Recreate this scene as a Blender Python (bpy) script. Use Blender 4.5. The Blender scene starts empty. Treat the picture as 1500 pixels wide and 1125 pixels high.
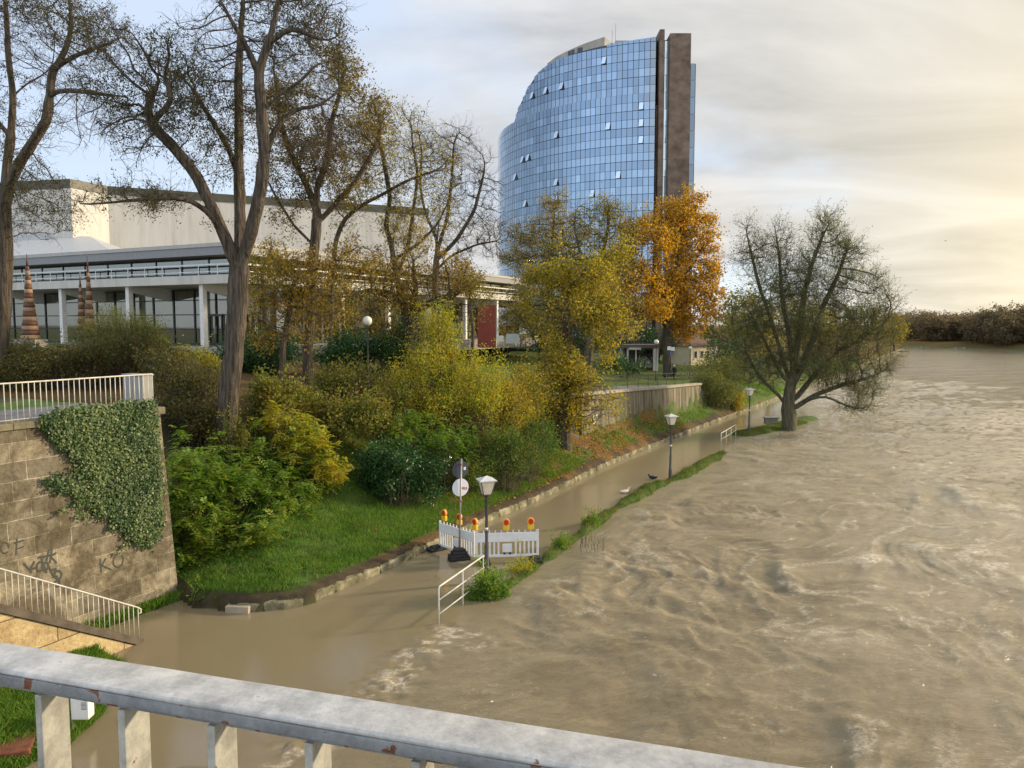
import bpy, bmesh, math, random
import numpy as np
from mathutils import Vector, Matrix, noise as mnoise
R = math.radians
PI = math.pi
SC = bpy.context.scene
COL = SC.collection

# ------------------------------------------------------------------ camera
FPX, CX, CY = 1125.0, 750.0, 562.5
PITCH = math.atan(87.5 / 1125.0)
CAMZ = 8.5
cam_d = bpy.data.cameras.new("camera")
cam_d.sensor_width = 36.0
cam_d.lens = 36.0 * FPX / 1500.0
cam_d.clip_start = 0.05
cam_d.clip_end = 6000
cam = bpy.data.objects.new("camera", cam_d)
cam.location = (0, 0, CAMZ)
cam.rotation_euler = (R(90) - PITCH, 0, 0)
COL.objects.link(cam)
SC.camera = cam

# ------------------------------------------------------------------ light
SUN_AZ, SUN_EL = R(73), R(18)          # azimuth clockwise from the view direction
SUN_DIR = Vector((math.sin(SUN_AZ) * math.cos(SUN_EL), math.cos(SUN_AZ) * math.cos(SUN_EL), math.sin(SUN_EL)))
sun_d = bpy.data.lights.new("sun", 'SUN')
sun_d.energy = 3.4
sun_d.angle = R(4.0)
sun_d.color = (1.0, 0.83, 0.58)
sun = bpy.data.objects.new("sun", sun_d)
sun.rotation_euler = (-SUN_DIR).to_track_quat('-Z', 'Y').to_euler()
sun.location = (60, 20, 60)
COL.objects.link(sun)

world = bpy.data.worlds.new("World")
SC.world = world
world.use_nodes = True
def build_world():
    nt = world.node_tree
    nt.nodes.clear()
    N = nt.nodes.new; L = nt.links.new
    out = N('ShaderNodeOutputWorld'); bg = N('ShaderNodeBackground')
    sky = N('ShaderNodeTexSky'); sky.sky_type = 'NISHITA'; sky.sun_disc = False
    sky.sun_elevation = SUN_EL; sky.sun_rotation = SUN_AZ
    sky.air_density = 1.0; sky.dust_density = 0.6; sky.ozone_density = 1.5
    tc = N('ShaderNodeTexCoord')
    nrm = N('ShaderNodeVectorMath'); nrm.operation = 'NORMALIZE'; L(tc.outputs['Generated'], nrm.inputs[0])
    sep = N('ShaderNodeSeparateXYZ'); L(nrm.outputs[0], sep.inputs[0])
    def M(op, a, b=None, c=None, clamp=False):
        m = N('ShaderNodeMath'); m.operation = op; m.use_clamp = clamp
        for i, v in enumerate((a, b, c)):
            if v is None: continue
            if isinstance(v, (int, float)): m.inputs[i].default_value = v
            else: L(v, m.inputs[i])
        return m.outputs[0]
    zc = M('MAXIMUM', sep.outputs['Z'], 0.0)
    den = M('ADD', zc, 0.16)
    px = M('DIVIDE', sep.outputs['X'], den); py = M('DIVIDE', sep.outputs['Y'], den)
    comb = N('ShaderNodeCombineXYZ'); L(px, comb.inputs[0]); L(py, comb.inputs[1])
    def noise(scale, detail, rough, off, dist=0.0, sx=1.0, sy=1.0):
        mp = N('ShaderNodeMapping'); mp.inputs['Location'].default_value = off; mp.inputs['Scale'].default_value = (sx, sy, 1)
        L(comb.outputs[0], mp.inputs[0])
        n = N('ShaderNodeTexNoise'); n.inputs['Scale'].default_value = scale
        n.inputs['Detail'].default_value = detail; n.inputs['Roughness'].default_value = rough
        n.inputs['Distortion'].default_value = dist
        L(mp.outputs[0], n.inputs['Vector'])
        return n.outputs['Fac']
    n1 = noise(0.55, 7, 0.5, (3.1, 1.7, 0), 0.3)
    n2 = noise(1.25, 8, 0.56, (9.3, 4.2, 2.0), 0.5, 0.8, 1.25)
    # coverage: thicker cloud to the right, thin broken blue at the left
    right = M('MULTIPLY_ADD', sep.outputs['X'], 0.42, 0.02)
    cov = M('ADD', n1, right)
    covr = N('ShaderNodeMapRange'); covr.interpolation_type = 'SMOOTHSTEP'
    covr.inputs['From Min'].default_value = 0.40; covr.inputs['From Max'].default_value = 0.62
    covr.inputs['To Min'].default_value = 0.10; covr.inputs['To Max'].default_value = 0.97
    L(cov, covr.inputs['Value'])
    # sun proximity
    sd = N('ShaderNodeVectorMath'); sd.operation = 'DOT_PRODUCT'; L(nrm.outputs[0], sd.inputs[0])
    gd = Vector((math.sin(R(50)) * math.cos(R(9)), math.cos(R(50)) * math.cos(R(9)), math.sin(R(9))))
    sd.inputs[1].default_value = gd
    prox = M('MAXIMUM', sd.outputs['Value'], 0.0)
    glow = M('POWER', prox, 9.0)
    glow2 = M('POWER', prox, 24.0)
    lowz = M('POWER', M('SUBTRACT', 1.0, zc), 5.0)
    # cloud colour
    cr = N('ShaderNodeValToRGB')
    cr.color_ramp.elements[0].position = 0.33; cr.color_ramp.elements[0].color = (0.34, 0.35, 0.36, 1)
    cr.color_ramp.elements[1].position = 0.66; cr.color_ramp.elements[1].color = (0.62, 0.61, 0.60, 1)
    L(n2, cr.inputs['Fac'])
    warm = N('ShaderNodeMixRGB'); warm.blend_type = 'MIX'
    L(M('MULTIPLY', glow, 0.62, clamp=True), warm.inputs['Fac']); L(cr.outputs[0], warm.inputs['Color1'])
    warm.inputs['Color2'].default_value = (0.72, 0.61, 0.38, 1)
    add = N('ShaderNodeMixRGB'); add.blend_type = 'ADD'; add.inputs['Fac'].default_value = 1
    gl = N('ShaderNodeMixRGB'); gl.blend_type = 'MULTIPLY'; gl.inputs['Fac'].default_value = 1
    L(warm.outputs[0], add.inputs['Color1'])
    gg = N('ShaderNodeCombineXYZ')
    gv = M('MULTIPLY', glow2, lowz)
    L(M('MULTIPLY', gv, 0.62), gg.inputs[0]); L(M('MULTIPLY', gv, 0.44), gg.inputs[1]); L(M('MULTIPLY', gv, 0.10), gg.inputs[2])
    L(gg.outputs[0], add.inputs['Color2'])
    # blue part
    skm = N('ShaderNodeMixRGB'); skm.blend_type = 'MULTIPLY'; skm.inputs['Fac'].default_value = 1
    L(sky.outputs[0], skm.inputs['Color1']); skm.inputs['Color2'].default_value = (1.0, 1.0, 1.05, 1)
    mixs = N('ShaderNodeMixRGB'); L(covr.outputs[0], mixs.inputs['Fac'])
    sks = N('ShaderNodeMixRGB'); sks.blend_type = 'MIX'; sks.inputs['Fac'].default_value = 0.62
    # Background strength is 0.1, so the cloud colour is scaled up to the sky's physical range
    def scale(col, k):
        m = N('ShaderNodeVectorMath'); m.operation = 'SCALE'; L(col, m.inputs[0]); m.inputs['Scale'].default_value = k
        return m.outputs[0]
    L(skm.outputs[0], sks.inputs['Color1'])
    sks.inputs['Color2'].default_value = (5.6, 6.5, 7.9, 1)
    L(sks.outputs[0], mixs.inputs['Color1']); L(scale(add.outputs[0], 8.7), mixs.inputs['Color2'])
    # whole sky behind the camera brightened: added fill for the shaded faces
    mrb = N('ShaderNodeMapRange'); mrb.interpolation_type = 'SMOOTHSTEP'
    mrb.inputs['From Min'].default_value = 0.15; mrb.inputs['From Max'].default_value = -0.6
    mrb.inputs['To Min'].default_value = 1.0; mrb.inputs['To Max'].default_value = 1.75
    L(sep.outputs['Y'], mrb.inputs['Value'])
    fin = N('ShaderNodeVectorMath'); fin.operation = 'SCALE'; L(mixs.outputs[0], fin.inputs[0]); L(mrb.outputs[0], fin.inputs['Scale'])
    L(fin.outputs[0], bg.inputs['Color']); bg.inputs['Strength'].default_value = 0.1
    L(bg.outputs[0], out.inputs[0])
build_world()
SC.view_settings.view_transform = 'Standard'
SC.view_settings.look = 'None'
SC.view_settings.exposure = 0.72
SC.view_settings.gamma = 1.0
SC.view_settings.use_curve_mapping = False

# ------------------------------------------------------------------ helpers
def ray(px, py):
    u = (px - CX) / FPX; v = (py - CY) / FPX
    return Vector((u, math.cos(PITCH) - v * math.sin(PITCH), -math.sin(PITCH) - v * math.cos(PITCH)))
def G(px, py, z=0.0):
    d = ray(px, py); t = (z - CAMZ) / d.z
    return Vector((d.x * t, d.y * t, z))
def A(px, py, Y):
    d = ray(px, py); t = Y / d.y
    return Vector((d.x * t, Y, CAMZ + d.z * t))
def pxm(Y):                    # metres per photo pixel at depth Y
    return Y / FPX

def tag(o, label=None, cat=None, group=None, kind=None):
    if label: o["label"] = label
    if cat: o["category"] = cat
    if group: o["group"] = group
    if kind: o["kind"] = kind
    return o
def empty(name, loc, label, cat, group=None, rz=0.0):
    o = bpy.data.objects.new(name, None); COL.objects.link(o)
    o.empty_display_size = 0.2
    o.location = loc; o.rotation_euler = (0, 0, rz)
    return tag(o, label, cat, group)
def kids(o): return [c for c in bpy.data.objects if c.parent == o]

class MB:
    """collects shapes, links them as one mesh object"""
    def __init__(s): s.v = []; s.f = []; s.sm = []
    def add(s, vs, fs, smooth=False):
        o = len(s.v); s.v.extend([tuple(v) for v in vs])
        for f in fs: s.f.append(tuple(i + o for i in f)); s.sm.append(smooth)
        return s
    def box(s, c, size, rz=0.0, mat=None):
        sx, sy, sz = [k / 2 for k in size]
        vs = [Vector((x, y, z)) for x in (-sx, sx) for y in (-sy, sy) for z in (-sz, sz)]
        m = mat if mat is not None else Matrix.Rotation(rz, 4, 'Z')
        vs = [m @ v + Vector(c) for v in vs]
        return s.add(vs, [(0, 1, 3, 2), (4, 6, 7, 5), (0, 4, 5, 1), (2, 3, 7, 6), (0, 2, 6, 4), (1, 5, 7, 3)])
    def bbox(s, c, size, b=0.01, rz=0.0):
        """box with chamfered vertical and horizontal edges"""
        bm = bmesh.new(); bmesh.ops.create_cube(bm, size=1)
        for v in bm.verts: v.co = Vector((v.co.x * size[0], v.co.y * size[1], v.co.z * size[2]))
        bmesh.ops.bevel(bm, geom=bm.edges[:], offset=b, segments=2, affect='EDGES', profile=0.6)
        m = Matrix.Rotation(rz, 4, 'Z')
        bm.verts.ensure_lookup_table()
        vs = [m @ v.co + Vector(c) for v in bm.verts]
        fs = [[v.index for v in f.verts] for f in bm.faces]
        bm.free()
        return s.add(vs, fs)
    def beam(s, a, b, w, h, up=Vector((0, 0, 1))):
        a = Vector(a); b = Vector(b); d = (b - a).normalized()
        sd = d.cross(up)
        if sd.length < 1e-4: sd = Vector((1, 0, 0))
        sd.normalize(); u = sd.cross(d).normalized()
        vs = []
        for p in (a, b):
            for i, j in ((-1, -1), (1, -1), (1, 1), (-1, 1)):
                vs.append(p + sd * (i * w / 2) + u * (j * h / 2))
        return s.add(vs, [(3, 2, 1, 0), (4, 5, 6, 7), (0, 1, 5, 4), (1, 2, 6, 5), (2, 3, 7, 6), (3, 0, 4, 7)])
    def tube(s, pts, rad, n=8, caps=True, smooth=True):
        pts = [Vector(p) for p in pts]
        if isinstance(rad, (int, float)): rad = [rad] * len(pts)
        m = len(pts); vs = []; pu = None
        for i in range(m):
            t = pts[min(i + 1, m - 1)] - pts[max(i - 1, 0)]
            if t.length < 1e-9: t = Vector((0, 0, 1))
            t.normalize()
            if pu is None:
                pu = t.cross(Vector((0.31, 0.95, 0.05)))
                if pu.length < 0.05: pu = t.cross(Vector((1, 0, 0)))
            pu = (pu - t * pu.dot(t)); pu.normalize()
            w = t.cross(pu)
            for k in range(n):
                a = 2 * PI * k / n
                vs.append(pts[i] + (pu * math.cos(a) + w * math.sin(a)) * rad[i])
        fs = [(i * n + k, i * n + (k + 1) % n, (i + 1) * n + (k + 1) % n, (i + 1) * n + k) for i in range(m - 1) for k in range(n)]
        if caps: fs += [tuple(range(n - 1, -1, -1)), tuple((m - 1) * n + k for k in range(n))]
        return s.add(vs, fs, smooth)
    def lathe(s, prof, c=(0, 0, 0), n=16, smooth=True):
        vs = []; c = Vector(c)
        for r, z in prof:
            for k in range(n):
                a = 2 * PI * k / n; vs.append(c + Vector((r * math.cos(a), r * math.sin(a), z)))
        m = len(prof)
        fs = [(i * n + k, i * n + (k + 1) % n, (i + 1) * n + (k + 1) % n, (i + 1) * n + k) for i in range(m - 1) for k in range(n)]
        fs += [tuple(range(n - 1, -1, -1)), tuple((m - 1) * n + k for k in range(n))]
        return s.add(vs, fs, smooth)
    def prism(s, poly, z0, z1):
        n = len(poly)
        vs = [(p[0], p[1], z0) for p in poly] + [(p[0], p[1], z1) for p in poly]
        return s.add(vs, [tuple(range(n - 1, -1, -1)), tuple(range(n, 2 * n))] + [(i, (i + 1) % n, n + (i + 1) % n, n + i) for i in range(n)])
    def slab(s, top, bottom):
        n = len(top)
        return s.add(list(bottom) + list(top), [tuple(range(n - 1, -1, -1)), tuple(range(n, 2 * n))] + [(i, (i + 1) % n, n + (i + 1) % n, n + i) for i in range(n)])
    def quad(s, *vs): return s.add(vs, [tuple(range(len(vs)))])
    def build(s, name, mat, parent=None, loc=None, bevel=0.0):
        me = bpy.data.meshes.new(name); me.from_pydata([tuple(v) for v in s.v], [], s.f)
        me.polygons.foreach_set('use_smooth', s.sm); me.update()
        if mat: me.materials.append(mat)
        o = bpy.data.objects.new(name, me); COL.objects.link(o)
        if parent: o.parent = parent
        if loc is not None: o.location = loc
        if bevel:
            b = o.modifiers.new('bevel', 'BEVEL'); b.width = bevel; b.segments = 2; b.limit_method = 'ANGLE'
        return o

def np_mesh(name, V, F, mat, parent=None, smooth=False, kind=None):
    """V (n,3), F (m,k) arrays"""
    V = np.asarray(V, dtype=np.float32); F = np.asarray(F, dtype=np.int32)
    me = bpy.data.meshes.new(name)
    me.vertices.add(len(V)); me.vertices.foreach_set('co', V.ravel())
    k = F.shape[1]
    me.loops.add(F.size); me.loops.foreach_set('vertex_index', F.ravel())
    me.polygons.add(len(F)); me.polygons.foreach_set('loop_start', np.arange(0, F.size, k, dtype=np.int32))
    try: me.polygons.foreach_set('loop_total', np.full(len(F), k, dtype=np.int32))
    except Exception: pass
    me.polygons.foreach_set('use_smooth', np.full(len(F), smooth, dtype=bool))
    me.update(calc_edges=True)
    if mat: me.materials.append(mat)
    o = bpy.data.objects.new(name, me); COL.objects.link(o)
    if parent: o.parent = parent
    if kind: o['kind'] = kind
    return o

# numpy value noise -------------------------------------------------
def _hash(ix, iy, seed):
    h = (ix.astype(np.int64) * 374761393 + iy.astype(np.int64) * 668265263 + seed * 974634777) & 0x7fffffff
    h = ((h ^ (h >> 13)) * 1274126177) & 0x7fffffff
    h = (h ^ (h >> 16)) & 0xffff
    return h / 65535.0
def vnoise(x, y, seed=0):
    ix = np.floor(x); iy = np.floor(y); fx = x - ix; fy = y - iy
    fx = fx * fx * fx * (fx * (fx * 6 - 15) + 10); fy = fy * fy * fy * (fy * (fy * 6 - 15) + 10)
    ix = ix.astype(np.int64); iy = iy.astype(np.int64)
    a = _hash(ix, iy, seed); b = _hash(ix + 1, iy, seed); c = _hash(ix, iy + 1, seed); d = _hash(ix + 1, iy + 1, seed)
    return (a * (1 - fx) + b * fx) * (1 - fy) + (c * (1 - fx) + d * fx) * fy
def fbm(x, y, oct=4, seed=0, gain=0.5):
    s = 0; a = 1; t = 0
    for i in range(oct):
        s = s + a * vnoise(x, y, seed + i * 17); t += a; a *= gain
        x, y = x * 1.93 * 0.8 - y * 1.93 * 0.6 + 3.7, x * 1.93 * 0.6 + y * 1.93 * 0.8 + 1.3
    return s / t
def sstep(a, b, x):
    t = np.clip((x - a) / (b - a), 0, 1); return t * t * (3 - 2 * t)

# ------------------------------------------------------------------ materials
def new_mat(name):
    m = bpy.data.materials.new(name); m.use_nodes = True
    nt = m.node_tree; nt.nodes.clear()
    return m, nt, nt.nodes.new, nt.links.new
def c4(c): return (c[0], c[1], c[2], 1)
def nmat(name, cols, scale=3.0, rough=0.8, bump=0.3, bscale=30.0, detail=6, stretch=(1, 1, 1), metallic=0.0, spec=0.4,
         lo=0.3, hi=0.7, dist=0.0, rough_var=0.0, bdist=0.02, coord='Object', island=0.0, coat=0.0):
    m, nt, N, L = new_mat(name)
    out = N('ShaderNodeOutputMaterial'); b = N('ShaderNodeBsdfPrincipled'); L(b.outputs[0], out.inputs[0])
    tc = N('ShaderNodeTexCoord'); mp = N('ShaderNodeMapping'); mp.inputs['Scale'].default_value = stretch
    L(tc.outputs[coord], mp.inputs[0])
    n = N('ShaderNodeTexNoise'); n.inputs['Scale'].default_value = scale; n.inputs['Detail'].default_value = detail
    n.inputs['Roughness'].default_value = 0.62; n.inputs['Distortion'].default_value = dist
    L(mp.outputs[0], n.inputs['Vector'])
    r = N('ShaderNodeValToRGB'); e = r.color_ramp.elements
    e[0].position = lo; e[0].color = c4(cols[0]); e[1].position = hi; e[1].color = c4(cols[-1])
    for i in range(1, len(cols) - 1):
        x = e.new(lo + (hi - lo) * i / (len(cols) - 1)); x.color = c4(cols[i])
    L(n.outputs['Fac'], r.inputs['Fac'])
    colout = r.outputs[0]
    if island:
        g = N('ShaderNodeNewGeometry'); hs = N('ShaderNodeHueSaturation')
        mr = N('ShaderNodeMapRange'); mr.inputs['To Min'].default_value = 1 - island; mr.inputs['To Max'].default_value = 1 + island
        L(g.outputs['Random Per Island'], mr.inputs['Value']); L(mr.outputs[0], hs.inputs['Value']); L(colout, hs.inputs['Color'])
        colout = hs.outputs[0]
    L(colout, b.inputs['Base Color'])
    b.inputs['Roughness'].default_value = rough; b.inputs['Metallic'].default_value = metallic
    b.inputs['Specular IOR Level'].default_value = spec
    if coat: b.inputs['Coat Weight'].default_value = coat
    if rough_var:
        mr = N('ShaderNodeMapRange'); mr.inputs['To Min'].default_value = max(0.02, rough - rough_var); mr.inputs['To Max'].default_value = min(1, rough + rough_var)
        L(n.outputs['Fac'], mr.inputs['Value']); L(mr.outputs[0], b.inputs['Roughness'])
    if bump:
        n2 = N('ShaderNodeTexNoise'); n2.inputs['Scale'].default_value = bscale; n2.inputs['Detail'].default_value = 5
        L(mp.outputs[0], n2.inputs['Vector'])
        bp = N('ShaderNodeBump'); bp.inputs['Strength'].default_value = bump; bp.inputs['Distance'].default_value = bdist
        L(n2.outputs['Fac'], bp.inputs['Height']); L(bp.outputs[0], b.inputs['Normal'])
    return m
def leafmat(name, cols, trans=0.4, big=0.25, rough=0.55):
    """leaf colours vary from leaf to leaf and in large patches"""
    m, nt, N, L = new_mat(name)
    out = N('ShaderNodeOutputMaterial'); b = N('ShaderNodeBsdfPrincipled'); t = N('ShaderNodeBsdfTranslucent'); mx = N('ShaderNodeMixShader')
    g = N('ShaderNodeNewGeometry'); tc = N('ShaderNodeTexCoord')
    n = N('ShaderNodeTexNoise'); n.inputs['Scale'].default_value = 0.7; n.inputs['Detail'].default_value = 3
    L(tc.outputs['Object'], n.inputs['Vector'])
    ad = N('ShaderNodeMath'); ad.operation = 'MULTIPLY_ADD'; ad.inputs[1].default_value = 1.5; ad.inputs[2].default_value = -0.75
    L(n.outputs['Fac'], ad.inputs[0])
    s = N('ShaderNodeMath'); s.operation = 'ADD'; L(ad.outputs[0], s.inputs[0]); L(g.outputs['Random Per Island'], s.inputs[1]); s.use_clamp = True
    r = N('ShaderNodeValToRGB'); e = r.color_ramp.elements
    e[0].color = c4(cols[0]); e[0].position = 0.0; e[1].color = c4(cols[-1]); e[1].position = 1.0
    for i in range(1, len(cols) - 1):
        x = e.new(i / (len(cols) - 1)); x.color = c4(cols[i])
    L(s.outputs[0], r.inputs['Fac'])
    L(r.outputs[0], b.inputs['Base Color']); b.inputs['Roughness'].default_value = rough; b.inputs['Specular IOR Level'].default_value = 0.35
    hs = N('ShaderNodeHueSaturation'); hs.inputs['Saturation'].default_value = 1.1; hs.inputs['Value'].default_value = 1.35
    L(r.outputs[0], hs.inputs['Color']); L(hs.outputs[0], t.inputs['Color'])
    mx.inputs['Fac'].default_value = trans
    L(b.outputs[0], mx.inputs[1]); L(t.outputs[0], mx.inputs[2]); L(mx.outputs[0], out.inputs[0])
    return m
def plain(name, col, rough=0.5, metallic=0.0, spec=0.5, dirt=0.15, bscale=20, bump=0.1):
    d = [c * (1 - dirt) for c in col]; u = [min(1, c * (1 + dirt * 0.5)) for c in col]
    return nmat(name, [d, u], scale=4, rough=rough, metallic=metallic, spec=spec, bump=bump, bscale=bscale, rough_var=0.1, bdist=0.004)
# ------------------------------------------------------------------ water edge, banks
KP = [(275, 893), (360, 897), (420, 893), (455, 886), (482, 871), (560, 838), (640, 800), (720, 762), (800, 728), (880, 687),
      (933, 664), (987, 643), (1032, 625), (1056, 616), (1128, 589), (1200, 560), (1330, 508.5), (1415, 509.5), (1500, 512.5), (1700, 521)]
KERB = [G(a, b, 0.0) for a, b in KP]
KN = 15                                   # the stone kerb follows the first points only
WA = A(0, 0, 19.4); WA = Vector((-12.9, 19.4, 0)); WB = Vector((-10.8, 23.4, 0))      # stone wall line
WD = (WB - WA).normalized(); WN = Vector((WD.y, -WD.x, 0))                           # normal faces the river
def wallpt(px, py, off=0.0):
    d = ray(px, py); o = Vector((0, 0, CAMZ)); p0 = WB + WN * off
    t = (p0 - o).dot(WN) / d.dot(WN); return o + d * t
POLY = [Vector((-10.9, 23.6, 0))] + KERB + [Vector((1500, 150, 0)), Vector((1500, 3500, 0)), Vector((-1500, 3500, 0)), Vector((-1500, -200, 0))]
_t = WA - WD * 60
POLY += [Vector((_t.x, -200, 0)), _t, ]
def in_poly(X, Y, poly):
    r = np.zeros(X.shape, bool); n = len(poly); j = n - 1
    for i in range(n):
        xi, yi, xj, yj = poly[i][0], poly[i][1], poly[j][0], poly[j][1]
        c = ((yi > Y) != (yj > Y)) & (X < (xj - xi) * (Y - yi) / ((yj - yi) + 1e-12) + xi)
        r ^= c; j = i
    return r
def poly_dist(X, Y, pts):
    d = np.full(X.shape, 1e9)
    for a, b in zip(pts[:-1], pts[1:]):
        ax, ay, bx, by = a[0], a[1], b[0], b[1]
        dx, dy = bx - ax, by - ay
        t = np.clip(((X - ax) * dx + (Y - ay) * dy) / (dx * dx + dy * dy + 1e-9), 0, 1)
        d = np.minimum(d, np.hypot(X - ax - t * dx, Y - ay - t * dy))
    return d
KS = [Vector((-10.9, 23.6, 0))] + KERB
# grassy strip between the flooded path and the river
STRIP = [G(a, b, 0.05) for a, b in [(742, 858), (765, 842), (818, 806), (850, 782), (900, 745), (955, 714), (1010, 692), (1060, 662)]]
ISL = [G(a, b, 0.05) for a, b in [(1088, 636), (1115, 631), (1150, 622), (1185, 612)]]
# concrete river wall in the middle distance
CW0 = Vector((4.3, 47.5, 0)); CW1 = Vector((16.9, 68.5, 0)); CWD = (CW1 - CW0).normalized()
GRASSP = [G(a, b, 0.1) for a, b in [(176, 968), (146, 1040), (95, 1085), (40, 1112), (-120, 1190), (-400, 1250)]] + [Vector((-20, 8, 0)), Vector((-20, 17, 0)), Vector((-11.2, 19.2, 0))]

ROWS_Y = [0, 38, 47, 68, 74, 95, 150, 260]
ROWS = [
    ([0, 3.3, 5.0, 6.7, 9.5, 20, 40], [0.3, 1.15, 2.3, 4.1, 5.6, 6.2, 6.7]),
    ([0, 3.3, 5.0, 6.7, 9.5, 20, 40], [0.3, 1.15, 2.3, 4.0, 5.4, 6.2, 6.7]),
    ([0, 2.2, 2.55, 2.65, 9.0, 20, 40], [0.3, 1.6, 1.75, 4.0, 4.6, 6.0, 6.7]),
    ([0, 1.5, 1.75, 1.85, 8.0, 20, 40], [0.3, 1.05, 1.15, 3.0, 3.1, 5.0, 6.7]),
    ([0, 3.0, 6.0, 8.0, 12.0, 25, 40], [0.3, 1.4, 2.5, 2.8, 2.9, 4.0, 6.0]),
    ([0, 4.0, 8.0, 12.0, 20, 30, 40], [0.3, 1.3, 1.6, 1.75, 2.2, 3.0, 4.0]),
    ([0, 4.0, 8.0, 12.0, 20, 30, 60], [0.3, 1.3, 1.6, 1.8, 2.0, 2.5, 4.0]),
    ([0, 4.0, 8.0, 12.0, 20, 30, 60], [0.3, 1.3, 1.6, 1.8, 2.0, 2.5, 3.0])]
def ground(X, Y):
    X = np.asarray(X, float); Y = np.asarray(Y, float)
    s = poly_dist(X, Y, KS)
    inside = in_poly(X, Y, POLY)
    h = np.zeros(X.shape)
    prof = [np.interp(s, a, b) for a, b in ROWS]
    h = prof[-1].copy()
    for i in range(len(ROWS_Y) - 1):
        y0, y1 = ROWS_Y[i], ROWS_Y[i + 1]
        m = (Y >= y0) & (Y < y1); t = (Y - y0) / (y1 - y0)
        h = np.where(m, prof[i] * (1 - t) + prof[i + 1] * t, h)
    h = np.where(Y < 0, prof[0], h)
    h = h + (fbm(X * 0.5, Y * 0.5, 3, 5) - 0.5) * 0.35 * sstep(0.5, 3, s)
    # terrace behind the stone wall
    off = (X - WB.x) * WN.x + (Y - WB.y) * WN.y
    along = (X - WB.x) * WD.x + (Y - WB.y) * WD.y
    terr = (off < -0.3) & (along < 0.0)
    h = np.where(terr, 5.95 + 0 * h, h)
    h = np.where((off >= -0.3) & (off < 14) & (along < 0.1) & inside, 0.1, h)
    # bed of the river
    hb = -0.7 - 0.9 * sstep(0, 30, s)
    ds = poly_dist(X, Y, STRIP); di = poly_dist(X, Y, ISL)
    nz = fbm(X * 0.9, Y * 0.9, 3, 11)
    taper = 0.75 + 0.5 * sstep(24, 45, Y)
    hb = np.maximum(hb, 0.42 * taper * (nz - 0.20) - 0.9 * sstep(0.05, 1.0 * taper, ds))
    hb = np.maximum(hb, 0.20 - 0.9 * sstep(0.4, 2.2, di))
    gp = in_poly(X, Y, GRASSP); gd = poly_dist(X, Y, GRASSP[:6])
    hb = np.where(gp, 0.05 + 0.3 * np.clip(gd, 0, 1) + (nz - 0.5) * 0.2, np.maximum(hb, 0.05 - 1.2 * np.clip(gd, 0, 2)))
    return np.where(inside, h, hb)
def gz(x, y): return float(ground(np.array([x]), np.array([y]))[0])

def axis(segs):
    out = []
    for a, b, s0, s1 in segs:
        x = a; 
        while x < b - 1e-6:
            out.append(x); t = (x - a) / (b - a); x += s0 * (1 - t) + s1 * t
    out.append(segs[-1][1]); return np.array(out)
def grid_mesh(name, xs, ys, hf, mat, mask=None, smooth=True):
    X, Y = np.meshgrid(xs, ys, indexing='ij'); Z = hf(X, Y)
    V = np.stack([X, Y, Z], -1).reshape(-1, 3)
    nx, ny = len(xs), len(ys)
    i, j = np.meshgrid(np.arange(nx - 1), np.arange(ny - 1), indexing='ij')
    a = (i * ny + j).ravel(); F = np.stack([a, a + ny, a + ny + 1, a + 1], -1)
    if mask is not None: F = F[mask((X[:-1, :-1] + X[1:, 1:]) / 2, (Y[:-1, :-1] + Y[1:, 1:]) / 2).ravel()]
    return np_mesh(name, V, F, mat, smooth=smooth), X, Y, Z

# ground material: soil, grass, leaf litter, paving by real place
def ground_mat():
    m, nt, N, L = new_mat("ground")
    out = N('ShaderNodeOutputMaterial'); b = N('ShaderNodeBsdfPrincipled'); L(b.outputs[0], out.inputs[0])
    at = N('ShaderNodeAttribute'); at.attribute_name = 'cover'; sp = N('ShaderNodeSeparateColor'); L(at.outputs['Color'], sp.inputs[0])
    tc = N('ShaderNodeTexCoord')
    def noise(s, d=6, r=0.6):
        n = N('ShaderNodeTexNoise'); n.inputs['Scale'].default_value = s; n.inputs['Detail'].default_value = d; n.inputs['Roughness'].default_value = r
        L(tc.outputs['Object'], n.inputs['Vector']); return n.outputs['Fac']
    def ramp(f, cols, lo=0.3, hi=0.7):
        r = N('ShaderNodeValToRGB'); e = r.color_ramp.elements; e[0].position = lo; e[1].position = hi
        e[0].color = c4(cols[0]); e[1].color = c4(cols[-1])
        for i in range(1, len(cols) - 1): x = e.new(lo + (hi - lo) * i / (len(cols) - 1)); x.color = c4(cols[i])
        L(f, r.inputs['Fac']); return r.outputs[0]
    grass = ramp(noise(1.4), [(0.035, 0.065, 0.012), (0.07, 0.12, 0.02), (0.10, 0.13, 0.03)])
    litter = ramp(noise(9, 8, 0.75), [(0.05, 0.03, 0.012), (0.13, 0.07, 0.022), (0.30, 0.19, 0.05)])
    soil = ramp(noise(3), [(0.03, 0.022, 0.012), (0.07, 0.05, 0.03)])
    pave = ramp(noise(2, 8), [(0.12, 0.115, 0.11), (0.20, 0.195, 0.19)])
    def mix(f, a, c):
        x = N('ShaderNodeMixRGB'); L(f, x.inputs['Fac']); L(a, x.inputs['Color1']); L(c, x.inputs['Color2']); return x.outputs[0]
    c = mix(sp.outputs['Red'], soil, grass); c = mix(sp.outputs['Green'], c, litter); c = mix(sp.outputs['Blue'], c, pave)
    L(c, b.inputs['Base Color']); b.inputs['Roughness'].default_value = 0.9; b.inputs['Specular IOR Level'].default_value = 0.2
    bp = N('ShaderNodeBump'); bp.inputs['Strength'].default_value = 0.6; bp.inputs['Distance'].default_value = 0.05
    L(noise(14, 8), bp.inputs['Height']); L(bp.outputs[0], b.inputs['Normal'])
    return m
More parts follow.
